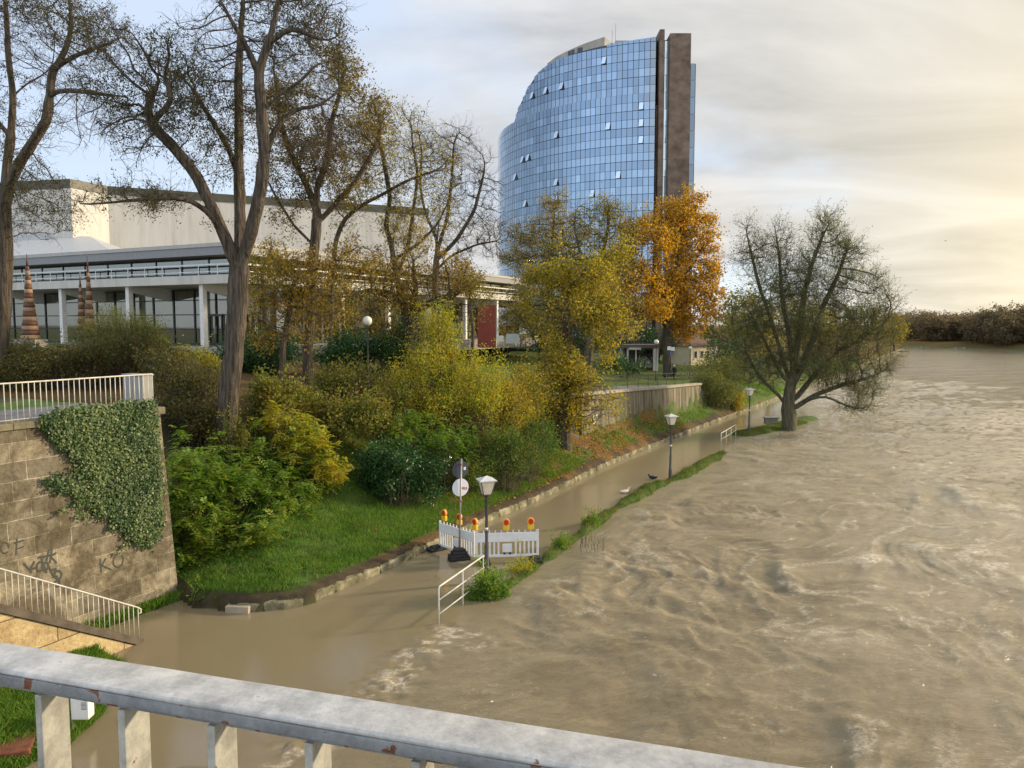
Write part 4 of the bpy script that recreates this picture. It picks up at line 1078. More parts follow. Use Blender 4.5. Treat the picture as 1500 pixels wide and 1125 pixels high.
fr = MB(); fr.box((0.4, -1.35, 1.5), (0.08, 0.08, 3.0)); fr.box((0.4, -1.35, 2.9), (2.4, 0.08, 0.1)); fw = fr.build("window", HM, pav)
MB().box((0.4, -1.34, 1.5), (2.5, 0.03, 2.9)).build("pane", winglass("pav_glass", (0.3, 0.32, 0.3), 0.05), fw)
MB().bbox((-1.2, -1.9, 3.0), (1.6, 0.5, 0.28), 0.02).build("canopy", HC, pav)
hp = A(1016, 530, 124)
hou = empty("park_house", (hp.x, hp.y, gz(hp.x, hp.y) - 0.1), "low cream house with brown hipped roof and small dark windows beyond the maple", "house", rz=R(38))
MB().box((0, 0, 1.6), (7.5, 5, 3.2)).build("wall", nmat("cream_render", [(0.5, 0.42, 0.28), (0.6, 0.51, 0.35)], scale=1, bump=0.1), hou)
mb = MB(); mb.add([(-4.1, -2.9, 3.2), (4.1, -2.9, 3.2), (4.1, 2.9, 3.2), (-4.1, 2.9, 3.2), (-2, 0, 4.6), (2, 0, 4.6)], [(3, 2, 1, 0), (0, 1, 5, 4), (1, 2, 5), (2, 3, 4, 5), (3, 0, 4)]); mb.build("roof", nmat("brown_tiles", [(0.09, 0.055, 0.035), (0.15, 0.09, 0.06)], scale=3, bump=0.5), hou)
for x in (-2.7, -1.2, 0.3, 1.7, 2.9):
    fr = MB()
    for dx in (-0.38, 0.38): fr.box((x + dx, -2.53, 1.8), (0.06, 0.06, 1.1))
    for dz in (-0.55, 0.55): fr.box((x, -2.53, 1.8 + dz), (0.82, 0.06, 0.06))
    w = fr.build("window", HC, hou); MB().box((x, -2.51, 1.8), (0.72, 0.03, 1.04)).build("pane", plain("dark_pane", (0.03, 0.03, 0.035), 0.1), w)

# ------------------------------------------------------------------ lamps
DKM = plain("lamp_metal", (0.075, 0.075, 0.07), 0.5, dirt=0.4)
FROST = plain("frosted_panel", (0.80, 0.69, 0.52), 0.35, dirt=0.2)
ROOFW = plain("lantern_roof", (0.62, 0.60, 0.58), 0.4, dirt=0.2)
WSTK = plain("white_sticker", (0.75, 0.75, 0.73), 0.5)
def lantern(px, pyb, pyt, z, label, rz=0.3):
    b = G(px, pyb, z); t = A(px + 2, pyt, b.y); H = t.z - b.z
    e = empty("street_lamp", (b.x, b.y, b.z), label, "street lamp", "lantern lamps along the flooded path", rz=rz)
    k = 1.0; hp_ = H - 0.62
    mb = MB(); mb.lathe([(0.10, -0.8), (0.10, 0.35), (0.075, 0.42), (0.072, 1.1), (0.055, 1.2), (0.05, hp_ - 0.1), (0.085, hp_ - 0.06), (0.11, hp_)], n=12); mb.build("pole", DKM, e)
    h0, h1 = hp_, hp_ + 0.46; w0, w1 = 0.13, 0.235
    mb = MB(); mb.slab([(-w1, -w1, h1), (w1, -w1, h1), (w1, w1, h1), (-w1, w1, h1)], [(-w0, -w0, h0 + .02), (w0, -w0, h0 + .02), (w0, w0, h0 + .02), (-w0, w0, h0 + .02)]); gl_ = mb.build("glazing", FROST, e)
    mb = MB()
    for sx in (-1, 1):
        for sy in (-1, 1): mb.beam((sx * w0, sy * w0, h0), (sx * w1, sy * w1, h1), 0.022, 0.022)
    mb.box((0, 0, h0 + 0.01), (2 * w0 + .03, 2 * w0 + .03, 0.03)); mb.build("frame", DKM, e)
    mb = MB(); o = w1 + 0.05; mb.add([(-o, -o, h1 + .005), (o, -o, h1 + .005), (o, o, h1 + .005), (-o, o, h1 + .005), (-o, -o, h1 + .035), (o, -o, h1 + .035), (o, o, h1 + .035), (-o, o, h1 + .035), (0.03, 0.03, h1 + 0.16), (-0.03, -0.03, h1 + 0.16)],
        [(3, 2, 1, 0), (0, 1, 5, 4), (1, 2, 6, 5), (2, 3, 7, 6), (3, 0, 4, 7), (4, 5, 8, 9), (5, 6, 8), (6, 7, 9, 8), (7, 4, 9)]); mb.build("lamp_roof", ROOFW, e)
    for q in (0.50, 0.58):
        MB().lathe([(0.054, hp_ * q), (0.054, hp_ * q + 0.09)], n=12).build("sticker", WSTK, e)
    return e
lantern(713, 848, 697, 0.1, "nearest square lantern lamp, beside the white barrier and tuft of weeds")
lantern(982, 697, 606, 0.2, "second lantern lamp, on the grassy strip left of the river")
lantern(1097, 632, 568, 0.2, "farthest lantern lamp, on the small grass patch left of the willow")
GLB = plain("opal_globe", (0.72, 0.68, 0.58), 0.25, dirt=0.1)
def globe(px, py, D, H, r, label):
    t = A(px, py, D); e = empty("globe_lamp", (t.x, t.y, t.z - H), label, "street lamp", "globe lamps on the promenade")
    bm = bmesh.new(); bmesh.ops.create_uvsphere(bm, u_segments=20, v_segments=12, radius=r); me = bpy.data.meshes.new("globe"); bm.to_mesh(me); bm.free(); me.materials.append(GLB)
    for p in me.polygons: p.use_smooth = True
    o = bpy.data.objects.new("globe", me); COL.objects.link(o); o.parent = e; o.location = (0, 0, H)
    MB().lathe([(0.07, -0.5), (0.06, 0.8), (0.035, 0.9), (0.03, H - r * 1.15), (r * 0.45, H - r * 0.98), (r * 0.4, H - r * 0.85)], n=10).build("pole", DKM, e)
globe(538, 470, 36, 4.2, 0.225, "nearest white globe lamp, rising from the shrubs before the hall")
globe(961.5, 501, 84, 4.0, 0.27, "globe lamp on the promenade left of the walking person")
globe(1011, 510, 96, 3.6, 0.25, "globe lamp in front of the cream park house")
globe(1046.5, 511, 100, 4.0, 0.22, "globe lamp half hidden by trees right of the cream house")
globe(1111, 526, 110, 3.2, 0.16, "tiny globe lamp behind the willow, left of its trunk")

# ------------------------------------------------------------------ barrier, beacons, signs, handrails
WPL = plain("white_plastic", (0.74, 0.73, 0.72), 0.4, dirt=0.12)
RUB = plain("black_rubber", (0.015, 0.015, 0.016), 0.8, dirt=0.3)
P1, P2, P3 = G(644, 799, 0.17), G(696.5, 817, 0.17), G(789, 814, 0.17)
YEL = plain("yellow_plastic", (0.80, 0.50, 0.02), 0.4, dirt=0.08); REDL = plain("red_lens", (0.62, 0.03, 0.012), 0.2, dirt=0.2); REDR = plain("lens_rim", (0.85, 0.36, 0.05), 0.4, dirt=0.1)
def barrier(a, b, label, H=0.92):
    d = b - a; Ln = d.length; ang = math.atan2(d.y, d.x)
    e = empty("barrier_fence", (a.x, a.y, a.z), label, "barrier", "white flood barrier panels", rz=ang)
    mb = MB(); mb.bbox((Ln / 2, 0, H * 0.78), (Ln - 0.06, 0.045, H * 0.36), 0.008); mb.build("board", WPL, e)
    mb = MB(); mb.bbox((Ln / 2, 0, H * 0.05), (Ln - 0.06, 0.04, 0.09), 0.008); n = 14
    for i in range(n + 1):
        x = 0.05 + (Ln - 0.1) * i / n
        if abs(i - n / 2) < 1.6: continue
        mb.box((x, 0.001, H * 0.335), (0.062, 0.028, H * 0.53))
    mb.build("slats", WPL, e)
    mb = MB(); mb.bbox((Ln / 2, 0, H * 0.35), (0.34, 0.042, H * 0.33), 0.008); mb.box((Ln / 2, -0.024, H * 0.42), (0.22, 0.006, 0.05)); mb.build("plate", WPL, e)
    for x in (Ln / 2 - 0.1, Ln / 2 + 0.1): MB().box((x, -0.004, H * 0.14), (0.07, 0.06, 0.07)).build("grip_hole", RUB, e)
    mb = MB(); k = 11
    for i in range(k): mb.bbox((0.08 + (Ln - 0.16) * i / (k - 1), 0, H * 0.96 + 0.045), (0.035, 0.035, 0.09), 0.006)
    mb.build("pegs", WPL, e)
    for x in (0.02, Ln - 0.02): MB().bbox((x, 0, H * 0.53), (0.05, 0.05, H * 1.06), 0.01).build("end_post", WPL, e)
    return e, ang, Ln
b1, a1, l1 = barrier(P1, P2 + (P1 - P2).normalized() * 0.05, "left white slatted barrier panel closing the flooded path at the bank")
b2, a2, l2 = barrier(P2, P3, "right white slatted barrier panel behind the nearest lantern lamp")
def foot(p, ang, label):
    mb = MB(); m = Matrix.Rotation(ang, 4, 'Z')
    mb.bbox((0, 0, 0.05), (0.42, 0.80, 0.12), 0.03); mb.bbox((0, 0, 0.13), (0.26, 0.5, 0.07), 0.025)
    o = mb.build("rubber_foot", RUB, None, p); o.rotation_euler = (0, 0, ang); return tag(o, label, "barrier foot", "black rubber feet under the barriers")
foot(Vector((P1.x - 0.1, P1.y - 0.05, 0.03)), a1, "black rubber foot under the left end of the barrier by the kerb")
foot(Vector((P2.x + 0.3, P2.y - 0.05, 0.0)), a2, "black rubber foot where the two barrier panels meet")
foot(Vector((P3.x - 0.12, P3.y - 0.15, 0.04)), a2, "black rubber foot under the right end of the barrier by the weeds")
def beacon(px, py, Y, ang, label):
    p = A(px, py, Y); e = empty("warning_beacon", (p.x, p.y, p.z), label, "warning light", "red and yellow beacons on the barrier", rz=ang)
    mb = MB(); mb.bbox((0, 0, 0.085), (0.22, 0.11, 0.17), 0.02); mb.bbox((0, 0, 0.19), (0.17, 0.09, 0.09), 0.015); mb.build("battery_case", YEL, e)
    def disc(r, y0, y1, m, nm):
        mb = MB(); n = 20; vs = []
        for y, rr in ((y0, r * 0.93), (y0 + 0.01, r), (y1 - 0.01, r), (y1, r * 0.9)):
            for k in range(n): vs.append((rr * math.cos(2 * PI * k / n), y, 0.29 + rr * 1.05 * math.sin(2 * PI * k / n)))
        fs = [(i * n + k, i * n + (k + 1) % n, (i + 1) * n + (k + 1) % n, (i + 1) * n + k) for i in range(3) for k in range(n)] + [tuple(range(n - 1, -1, -1)), tuple(3 * n + k for k in range(n))]
        mb.add(vs, fs, False); mb.build(nm, m, e)
    disc(0.128, -0.045, 0.045, REDR, "rim"); disc(0.093, -0.062, 0.062, REDL, "lens")
D1 = (P2 - P1)
for i, (px, py, t, an, lab) in enumerate(((651, 762.5, 0.13, a1, "leftmost red and yellow warning light on the barrier"), (673, 768.5, 0.55, a1, "warning light on the barrier right behind the sign pole"), (696, 776, 0.97, a1, "warning light where the two barrier panels join"))):
    q = P1 + D1 * t; beacon(px, py, q.y, an, lab)
for px, py, t, lab in ((741.5, 776.5, 0.49, "warning light over the middle of the right barrier panel"), (777.5, 775, 0.87, "rightmost warning light, at the right end of the barrier")):
    q = P2 + (P3 - P2) * t; beacon(px, py, q.y, a2, lab)
# sign pole
sb = G(672.5, 820, 0.0); sg = empty("road_sign", (sb.x, sb.y, 0), "sign pole with a dark disc above a white disc, on a black rubber base", "road sign")
tt = A(676, 672, sb.y)
MB().tube([(0, 0, 0.1), (tt.x - sb.x, 0, tt.z)], 0.032, 10).build("pole", plain("pole_grey", (0.33, 0.31, 0.27), 0.45, metallic=0.3), sg)
mb = MB()
for i, (w, d, z) in enumerate(((0.78, 0.40, 0.06), (0.74, 0.38, 0.16), (0.55, 0.36, 0.27), (0.40, 0.30, 0.36))): mb.bbox((0, 0, z), (w, d, 0.11), 0.025, rz=R(20))
mb.build("base_block", RUB, sg)
def sdisc(px, py, rx, m, name, yaw, off=0.06):
    c = A(px, py, sb.y); r = rx * sb.y / FPX; n = 32; mb = MB(); vs = []
    for y in (off, off + 0.012):
        for k in range(n): vs.append((r * math.cos(2 * PI * k / n), y, r * math.sin(2 * PI * k / n)))
    mb.add(vs, [tuple(range(n - 1, -1, -1)), tuple(n + k for k in range(n))] + [(k, (k + 1) % n, n + (k + 1) % n, n + k) for k in range(n)])
    o = mb.build(name, m, sg, (c.x - sb.x, 0, c.z)); o.rotation_euler = (0, 0, yaw); return o
d1 = sdisc(675.5, 688, 13.2, plain("sign_back", (0.045, 0.055, 0.075), 0.5), "sign_disc", R(30))
d2 = sdisc(675.7, 714.5, 13.4, plain("sign_white", (0.70, 0.71, 0.76), 0.4, dirt=0.05), "sign_disc", R(30)); d2["label"] = "white disc with small red letters"
MB().box((0.17, 0.055, 0.02), (0.09, 0.006, 0.11)).build("sticker", WSTK, d1)
# small red lettering, as strokes
mb = MB(); RED = plain("red_print", (0.55, 0.04, 0.05), 0.5)
for k, lns in enumerate(([[(0, 1), (.4, 0)], [(.4, 0), (.8, 1)]], [[(0, 0), (0, 1)], [(0, .45), (.7, 1)], [(0, .45), (.7, 0)]], [[(0, 0), (0, 1)], [(0, 1), (.6, .8)], [(.6, .8), (.6, .2)], [(.6, .2), (0, 0)]])):
    for a, b in lns: mb.beam((0.035 + k * 0.088 + a[0] * 0.075, 0.054, -0.07 + a[1] * 0.085 - k * 0.012), (0.035 + k * 0.088 + b[0] * 0.075, 0.054, -0.07 + b[1] * 0.085 - k * 0.012), 0.008, 0.016)
mb.build("red_letters", RED, d2)
for z in (A(676, 680, sb.y).z, A(676, 734, sb.y).z):
    MB().lathe([(0.045, z - 0.03), (0.045, z + 0.03)], c=((tt.x - sb.x) * 0.8, 0, 0), n=10).build("clamp", plain("clamp_red", (0.3, 0.05, 0.04)), sg)
def pipe_rail(label, tops, base_dz, rails, posts, H):
    """tops: two px points at water level, H height"""
    a, b = tops; e = empty("handrail", (a.x, a.y, 0), label, "handrail", "pipe handrails in the flood")
    d = b - a; up = Vector((0, 0, 1))
    mb = MB(); mb.tube([(0, 0, -0.3), (0, 0, H - 0.06), Vector((0, 0, H)) + d.normalized() * 0.05, d + up * H], 0.026, 8); mb.build("top_rail", RAILM, e)
    for f in rails: MB().tube([up * H * f, d + up * H * f], 0.02, 8).build("rail", RAILM, e)
    for t in posts: MB().tube([d * t - up * 0.3, d * t + up * H], 0.022, 8).build("post", RAILM, e)
    return e
pipe_rail("nearest white pipe handrail, running up to the first lantern lamp", (G(643, 914, 0), G(709, 862, 0)), 0, (0.64, 0.26), (0.5, 0.98), 1.08)
pipe_rail("distant grey pipe handrail in the flood before the willow", (G(1056, 655, 0), G(1077.5, 641, 0)), 0, (0.55,), (0.33, 0.66, 1.0), 0.98)
p = G(1129, 622, 0.1); mb = MB(); mb.bbox((0, 0, 0.3), (1.0, 0.7, 0.5), 0.04); mb.bbox((0, 0, 0.6), (1.15, 0.85, 0.1), 0.03); o = mb.build("stone_block", CONC, None, p); tag(o, "low pale stone block on the grass left of the willow", "stone block")
p = G(350, 896, 0.0); mb = MB(); mb.bbox((0, 0, 0.08), (0.72, 0.3, 0.24), 0.025, rz=R(-6)); o = mb.build("stone_slab", nmat("pale_slab", [(0.30, 0.25, 0.18), (0.40, 0.34, 0.25)], scale=4), None, p); tag(o, "pale rectangular stone against the kerb at the water's edge", "stone block")
# street sign on the promenade
p = A(977, 556, 92); e = empty("street_sign", (p.x, p.y, p.z), "leaning street sign with two white blades left of the walking person", "street sign")
MB().tube([(0, 0, 0), (0.45, 0, 3.9)], 0.05, 8).build("pole", DKM, e); MB().box((0.2, -0.05, 3.75), (0.42, 0.04, 0.45)).build("blade", WSTK, e); MB().box((0.65, -0.05, 3.68), (0.42, 0.04, 0.42)).build("blade", WSTK, e)
MB().box((0.45, -0.04, 3.1), (0.3, 0.03, 0.5)).build("blue_plate", plain("blue_plate", (0.08, 0.13, 0.25)), e)

# ------------------------------------------------------------------ person, dog, birds
def skinned(name, chain, mat, parent, levels=1):
    """chain: list of polylines [(pt, radius)...]; first point of each later line snaps to an existing one"""
    vs, es, rs = [], [], []
    def idx(p, r):
        for i, q in enumerate(vs):
            if (Vector(q) - Vector(p)).length < 1e-4: return i
        vs.append(tuple(p)); rs.append(r); return len(vs) - 1
    for ln in chain:
        ii = [idx(p, r) for p, r in ln]
        es += list(zip(ii[:-1], ii[1:]))
    me = bpy.data.meshes.new(name); me.from_pydata(vs, es, []); me.materials.append(mat)
    o = bpy.data.objects.new(name, me); COL.objects.link(o); o.parent = parent
    o.modifiers.new('skin', 'SKIN'); sv = me.skin_vertices[0].data
    for i, r in enumerate(rs): sv[i].radius = (r, r)
    sv[0].use_root = True
    s = o.modifiers.new('sub', 'SUBSURF'); s.levels = levels; s.render_levels = levels
    return o
p = A(987.5, 556, 90); per = empty("person", (p.x, p.y, gz(p.x, p.y)), "person in a long dark coat and pale cap walking on the promenade", "person", rz=R(150))
CO = plain("dark_coat", (0.012, 0.011, 0.013), 0.9); SK = plain("skin", (0.45, 0.28, 0.2), 0.6)
V = Vector
skinned("body", [[((0, 0, 0.92), .13), ((0, 0, 1.15), .14), ((0, 0.01, 1.38), .16), ((0, 0.02, 1.50), .06), ((0, 0.03, 1.56), .055)],
    [((0, 0, 0.92), .13), ((-.10, .02, .86), .10), ((-.11, .12, .48), .065), ((-.11, .05, .09), .045), ((-.11, .19, .04), .04)],
    [((0, 0, 0.92), .13), ((.10, -.02, .86), .10), ((.11, -.03, .47), .065), ((.11, -.26, .12), .045), ((.11, -.14, .05), .04)],
    [((0, 0.01, 1.38), .16), ((-.20, 0, 1.40), .065), ((-.25, -.10, 1.13), .05), ((-.24, .02, .90), .035), ((-.24, .05, .82), .032)],
    [((0, 0.01, 1.38), .16), ((.20, 0, 1.40), .065), ((.26, .06, 1.13), .05), ((.26, .18, .92), .035), ((.26, .22, .84), .032)]], CO, per)
mb = MB(); mb.lathe([(0.04, -0.13), (0.075, -0.08), (0.088, 0.0), (0.085, 0.05)], c=(0, 0.04, 1.66), n=14); hd = mb.build("head", SK, per)
mb = MB(); mb.lathe([(0.096, -0.02), (0.10, 0.04), (0.08, 0.10), (0.02, 0.125)], c=(0, 0.035, 1.69), n=14); mb.box((0, 0.13, 1.685), (0.13, 0.09, 0.015)); mb.build("cap", plain("pale_cap", (0.7, 0.68, 0.65)), per)
mb = MB(); mb.lathe([(0.25, -0.5), (0.22, -0.2), (0.185, 0.05), (0.21, 0.35), (0.10, 0.46)], c=(0, 0, 1.05), n=16); mb.build("coat", CO, per)
pd = A(975, 556, 93); dog = empty("dog", (pd.x, pd.y, gz(pd.x, pd.y)), "small black dog on the promenade left of the walking person", "dog", rz=R(20))
skinned("body", [[((0, 0, .32), .10), ((.18, 0, .33), .11), ((.30, 0, .42), .07), ((.38, 0, .50), .07), ((.48, 0, .48), .035)], [((0, 0, .32), .10), ((-.2, 0, .32), .09), ((-.32, 0, .38), .025), ((-.42, 0, .47), .015)],
    [((.18, 0, .33), .11), ((.2, .07, .18), .035), ((.2, .07, .02), .025)], [((.18, 0, .33), .11), ((.2, -.07, .18), .035), ((.22, -.07, .02), .025)],
    [((-.2, 0, .32), .09), ((-.19, .07, .22), .045), ((-.26, .07, .13), .025), ((-.24, .07, .02), .022)], [((-.2, 0, .32), .09), ((-.17, -.07, .22), .045), ((-.24, -.07, .13), .025), ((-.22, -.07, .02), .022)]], CO, dog)
def bird(px, py, z, s, col, label, kind="duck", rz=0.0):
    p = G(px, py, z); e = empty(kind, (p.x, p.y, z), label, "bird", rz=rz); m = plain(kind + "_feathers", col, 0.7)
    skinned("body", [[((0, 0, .05 * s), .09 * s), ((.14 * s, 0, .07 * s), .07 * s), ((.20 * s, 0, .17 * s), .035 * s), ((.24 * s, 0, .22 * s), .045 * s)], [((0, 0, .05 * s), .09 * s), ((-.16 * s, 0, .07 * s), .06 * s), ((-.25 * s, 0, .12 * s), .02 * s)]], m, e)
    mb = MB(); mb.lathe([(0.02 * s, 0), (0.012 * s, 0.07 * s)], n=8); b = mb.build("beak", plain("beak", (0.5, 0.3, 0.05)), e); b.location = (.27 * s, 0, .22 * s); b.rotation_euler = (0, R(95), 0)
bird(956, 701, 0.02, 1.15, (0.02, 0.018, 0.016), "dark duck on the water by the second lantern lamp", rz=R(150))
bird(915, 722, 0.02, 1.2, (0.6, 0.52, 0.42), "pale gull floating on the flooded path", "gull", rz=R(30))
bird(869, 764, 0.12, 1.2, (0.03, 0.025, 0.02), "dark duck sitting on the grassy strip near the barrier", rz=R(200))
p = A(1385, 353, 120); e = empty("flying_bird", p, "small dark bird flying high over the river", "bird"); e.scale = (.55, .55, .55)
skinned("body", [[((0, 0, 0), .07), ((.18, 0, 0), .05), ((.28, 0, .02), .03)], [((0, 0, 0), .07), ((-.25, 0, 0), .03)], [((0, 0, 0), .07), ((0.02, .3, .1), .03), ((-.06, .6, .02), .015)], [((0, 0, 0), .07), ((0.02, -.3, .1), .03), ((-.06, -.6, .02), .015)]], CO, e)
# ------------------------------------------------------------------ trees: space colonisation skeleton, twigs and leaves
def bark(name, c0, c1, fur=0.5):
    return nmat(name, [c0, c1], scale=3.0, bump=1.0, bscale=5, rough=0.95, stretch=(3.4, 3.4, 0.32), bdist=0.13, lo=0.38, hi=0.62, detail=8)
B_DK = bark("dark_bark", (0.045, 0.035, 0.024), (0.14, 0.11, 0.078))
B_BR = bark("brown_bark", (0.04, 0.030, 0.022), (0.135, 0.105, 0.075))
B_OL = bark("olive_bark", (0.06, 0.054, 0.03), (0.15, 0.135, 0.075))
def grow(seeds, atts, step, kill, rng, jit=0.25, grav=0.0, infl=1e9, iters=260):
    nodes, par = [], []
    def addseed(pl):
        pl = [np.array(p, float) for p in pl]
        if nodes:
            A_ = np.array(nodes); k = int(np.argmin(((A_ - pl[0]) ** 2).sum(1))); last = k
        else:
            nodes.append(pl[0]); par.append(-1); last = 0
        for a, b in zip(pl[:-1], pl[1:]):
            n = max(1, int(np.linalg.norm(b - a) / step))
            for i in range(1, n + 1):
                q = a + (b - a) * i / n + rng.normal(0, 0.03 * step, 3)
                nodes.append(q); par.append(last); last = len(nodes) - 1
    for s in seeds: addseed(s)
    nseed = len(nodes)
    at = np.array(atts, float); P = np.array(nodes)
    d2 = np.full(len(at), 1e18); nn = np.zeros(len(at), int)
    for i in range(0, len(P), 400):
        dd = ((at[:, None, :] - P[None, i:i + 400, :]) ** 2).sum(2); k = dd.argmin(1); v = dd[np.arange(len(at)), k]
        m = v < d2; d2[m] = v[m]; nn[m] = k[m] + i
    keep = d2 > kill * kill; at, d2, nn = at[keep], d2[keep], nn[keep]
    nch = {}
    for it in range(iters):
        if len(at) == 0: break
        m = d2 < infl * infl
        if not m.any(): break
        P = np.array(nodes); dirs = at[m] - P[nn[m]]; dirs /= np.linalg.norm(dirs, axis=1)[:, None] + 1e-9
        uniq, inv = np.unique(nn[m], return_inverse=True); acc = np.zeros((len(uniq), 3)); np.add.at(acc, inv, dirs)
        acc += rng.normal(0, jit, acc.shape) * np.maximum(0.4, np.linalg.norm(acc, axis=1))[:, None]; acc[:, 2] += grav
        acc /= np.linalg.norm(acc, axis=1)[:, None] + 1e-9
        new = []; st = len(nodes)
        for u, a in zip(uniq, acc):
            if nch.get(u, 0) >= 4: continue
            nch[u] = nch.get(u, 0) + 1
            q = P[u] + a * step; nodes.append(q); par.append(int(u)); new.append(q)
        if not new: break
        NP = np.array(new); dd = ((at[:, None, :] - NP[None]) ** 2).sum(2); k = dd.argmin(1); v = dd[np.arange(len(at)), k]
        mm = v < d2; d2[mm] = v[mm]; nn[mm] = k[mm] + st
        keep = d2 > kill * kill; at, d2, nn = at[keep], d2[keep], nn[keep]
    return np.array(nodes), np.array(par), nseed
def radii(P, par, R0, rmin, ex=2.0):
    n = len(P); a = np.zeros(n)
    for i in range(n - 1, 0, -1):
        if a[i] == 0: a[i] = 1.0
        a[par[i]] += a[i]
    a = np.maximum(a, 1.0); x = (a ** (1 / ex) - 1) / (a[0] ** (1 / ex) - 1)
    return rmin + (R0 - rmin) * x ** 1.12
def sweep(P, par, r, rng, flare=True):
    """quads for all branches of a skeleton"""
    n = len(P); ch = [[] for _ in range(n)]
    for i in range(1, n): ch[par[i]].append(i)
    Vs, Fs = [], []; off = 0
    stack = [(0, -1)]; starts = [(0, None)]
    while starts:
        s, frm = starts.pop(); chain = [s] if frm is None else [frm, s]; cur = s
        while ch[cur]:
            c = sorted(ch[cur], key=lambda k: -r[k]); 
            for k in c[1:]: starts.append((k, cur))
            cur = c[0]; chain.append(cur)
        if len(chain) < 2: continue
        pts = P[chain].copy(); rr = r[chain].copy()
        if frm is not None: rr[0] = min(rr[0], rr[1] * 1.25)
        # smooth
        if len(pts) > 3: pts[1:-1] = 0.5 * pts[1:-1] + 0.25 * (pts[:-2] + pts[2:])
        rm = rr.max(); k = 12 if rm > 0.2 else 8 if rm > 0.08 else 5 if rm > 0.03 else 3
        if frm is None and flare:
            rr = rr * (1 + 0.45 * np.exp(-np.linalg.norm(pts - pts[0], axis=1) / 0.6))
        T = np.gradient(pts, axis=0); T /= np.linalg.norm(T, axis=1)[:, None] + 1e-9
        u = np.cross(T[0], [0.3, 0.9, 0.1]); u /= np.linalg.norm(u) + 1e-9
        ang = np.arange(k) * 2 * np.pi / k; ca, sa = np.cos(ang), np.sin(ang)
        ring = np.zeros((len(pts), k, 3))
        lump = 1 + (0.10 * rng.normal(0, 1, (1, k)) if k >= 8 else 0) + (0.05 * rng.normal(0, 1, (len(pts), k)) if k >= 8 else 0)
        for i in range(len(pts)):
            u = u - T[i] * (u @ T[i]); u /= np.linalg.norm(u) + 1e-9; w = np.cross(T[i], u)
            ring[i] = (ca[:, None] * u + sa[:, None] * w)
        ring *= (rr[:, None] * lump)[:, :, None] if k >= 8 else rr[:, None, None]
        V_ = (pts[:, None, :] + ring).reshape(-1, 3)
        a = (np.arange(len(pts) - 1)[:, None] * k + np.arange(k)[None]).ravel(); b = (np.arange(len(pts) - 1)[:, None] * k + (np.arange(k)[None] + 1) % k).ravel()
        Vs.append(V_); Fs.append(np.stack([a, b, b + k, a + k], -1) + off); off += len(V_)
    return np.concatenate(Vs), np.concatenate(Fs)
def unit(v): return v / (np.linalg.norm(v, axis=-1, keepdims=True) + 1e-9)
def twigs(base, dirs, L, rng, r0=0.008, r1=0.003, nseg=3, bend=0.35, grav=0.0):
    """base (T,3) dirs (T,3) L (T,) -> V, F, tips, all points"""
    T = len(base); pts = [base]; d = unit(dirs)
    for s in range(nseg):
        d = unit(d + rng.normal(0, bend, (T, 3)) + np.array([0, 0, grav])); pts.append(pts[-1] + d * (L / nseg)[:, None])
    pts = np.stack(pts, 1)
    ax = unit(np.cross(dirs, rng.normal(0, 1, (T, 3)))); bx = unit(np.cross(dirs, ax)); k = 3
    ang = np.arange(k) * 2 * np.pi / k
    off = ax[:, None] * np.cos(ang)[None, :, None] + bx[:, None] * np.sin(ang)[None, :, None]
    rr = np.linspace(1, 0, nseg + 1)
    r0 = np.broadcast_to(np.asarray(r0, float), (T,)); rad = r1 + (r0[:, None] - r1) * rr[None]
    V_ = pts[:, :, None, :] + off[:, None] * rad[:, :, None, None]
    V_ = V_.reshape(-1, 3); F = []
    basei = (np.arange(T) * (nseg + 1) * k)[:, None, None]
    s = (np.arange(nseg) * k)[None, :, None]; j = np.arange(k)[None, None, :]
    a = basei + s + j; b = basei + s + (j + 1) % k
    F = np.stack([a, b, b + k, a + k], -1).reshape(-1, 4)
    return V_, F, pts
def leaves(cent, size, rng, elong=0.55, droop=0.0, flat=0.0):
    n = len(cent)
    if n == 0: return np.zeros((0, 3)), np.zeros((0, 4), int)
    a = rng.normal(0, 1, (n, 3)); a[:, 2] = a[:, 2] * (1 - 0.5 * flat) - droop; a = unit(a)
    nb = rng.normal(0, 1, (n, 3)); nb[:, 2] += flat * 2; b = unit(np.cross(a, nb)); c = unit(np.cross(a, b))
    s = size * rng.uniform(0.6, 1.35, n)[:, None]
    f = (rng.uniform(-0.25, 0.25, n))[:, None] * s
    V_ = np.stack([cent - a * s * 0.5, cent + b * s * elong * 0.5 + c * f, cent + a * s * 0.5, cent - b * s * elong * 0.5 + c * f], 1).reshape(-1, 3)
    return V_, np.arange(n * 4).reshape(-1, 4)
def cat(parts):
    Vs, Fs, off = [], [], 0
    for v, f in parts:
        if len(v) == 0: continue
        Vs.append(v); Fs.append(f + off); off += len(v)
    return np.concatenate(Vs), np.concatenate(Fs)
def ell(spec, n, rng, shell=0.0):
    """spec list of (px, py, Y, rx_px, ry_px, weight[, rd_m]) -> points"""
    w = np.array([s[5] for s in spec], float); w /= w.sum(); out = []
    for s, ww in zip(spec, w):
        c = A(s[0], s[1], s[2]); rx = s[3] * pxm(s[2]); ry = s[4] * pxm(s[2]); rd = s[6] if len(s) > 6 else rx * 0.85
        m = int(n * ww) + 1; d = unit(rng.normal(0, 1, (m, 3))); rr = rng.uniform(0, 1, m) ** (1 / 3); rr = shell + (1 - shell) * rr
        out.append(np.array(c) + d * rr[:, None] * np.array([rx, rd, ry]))
    return np.concatenate(out)
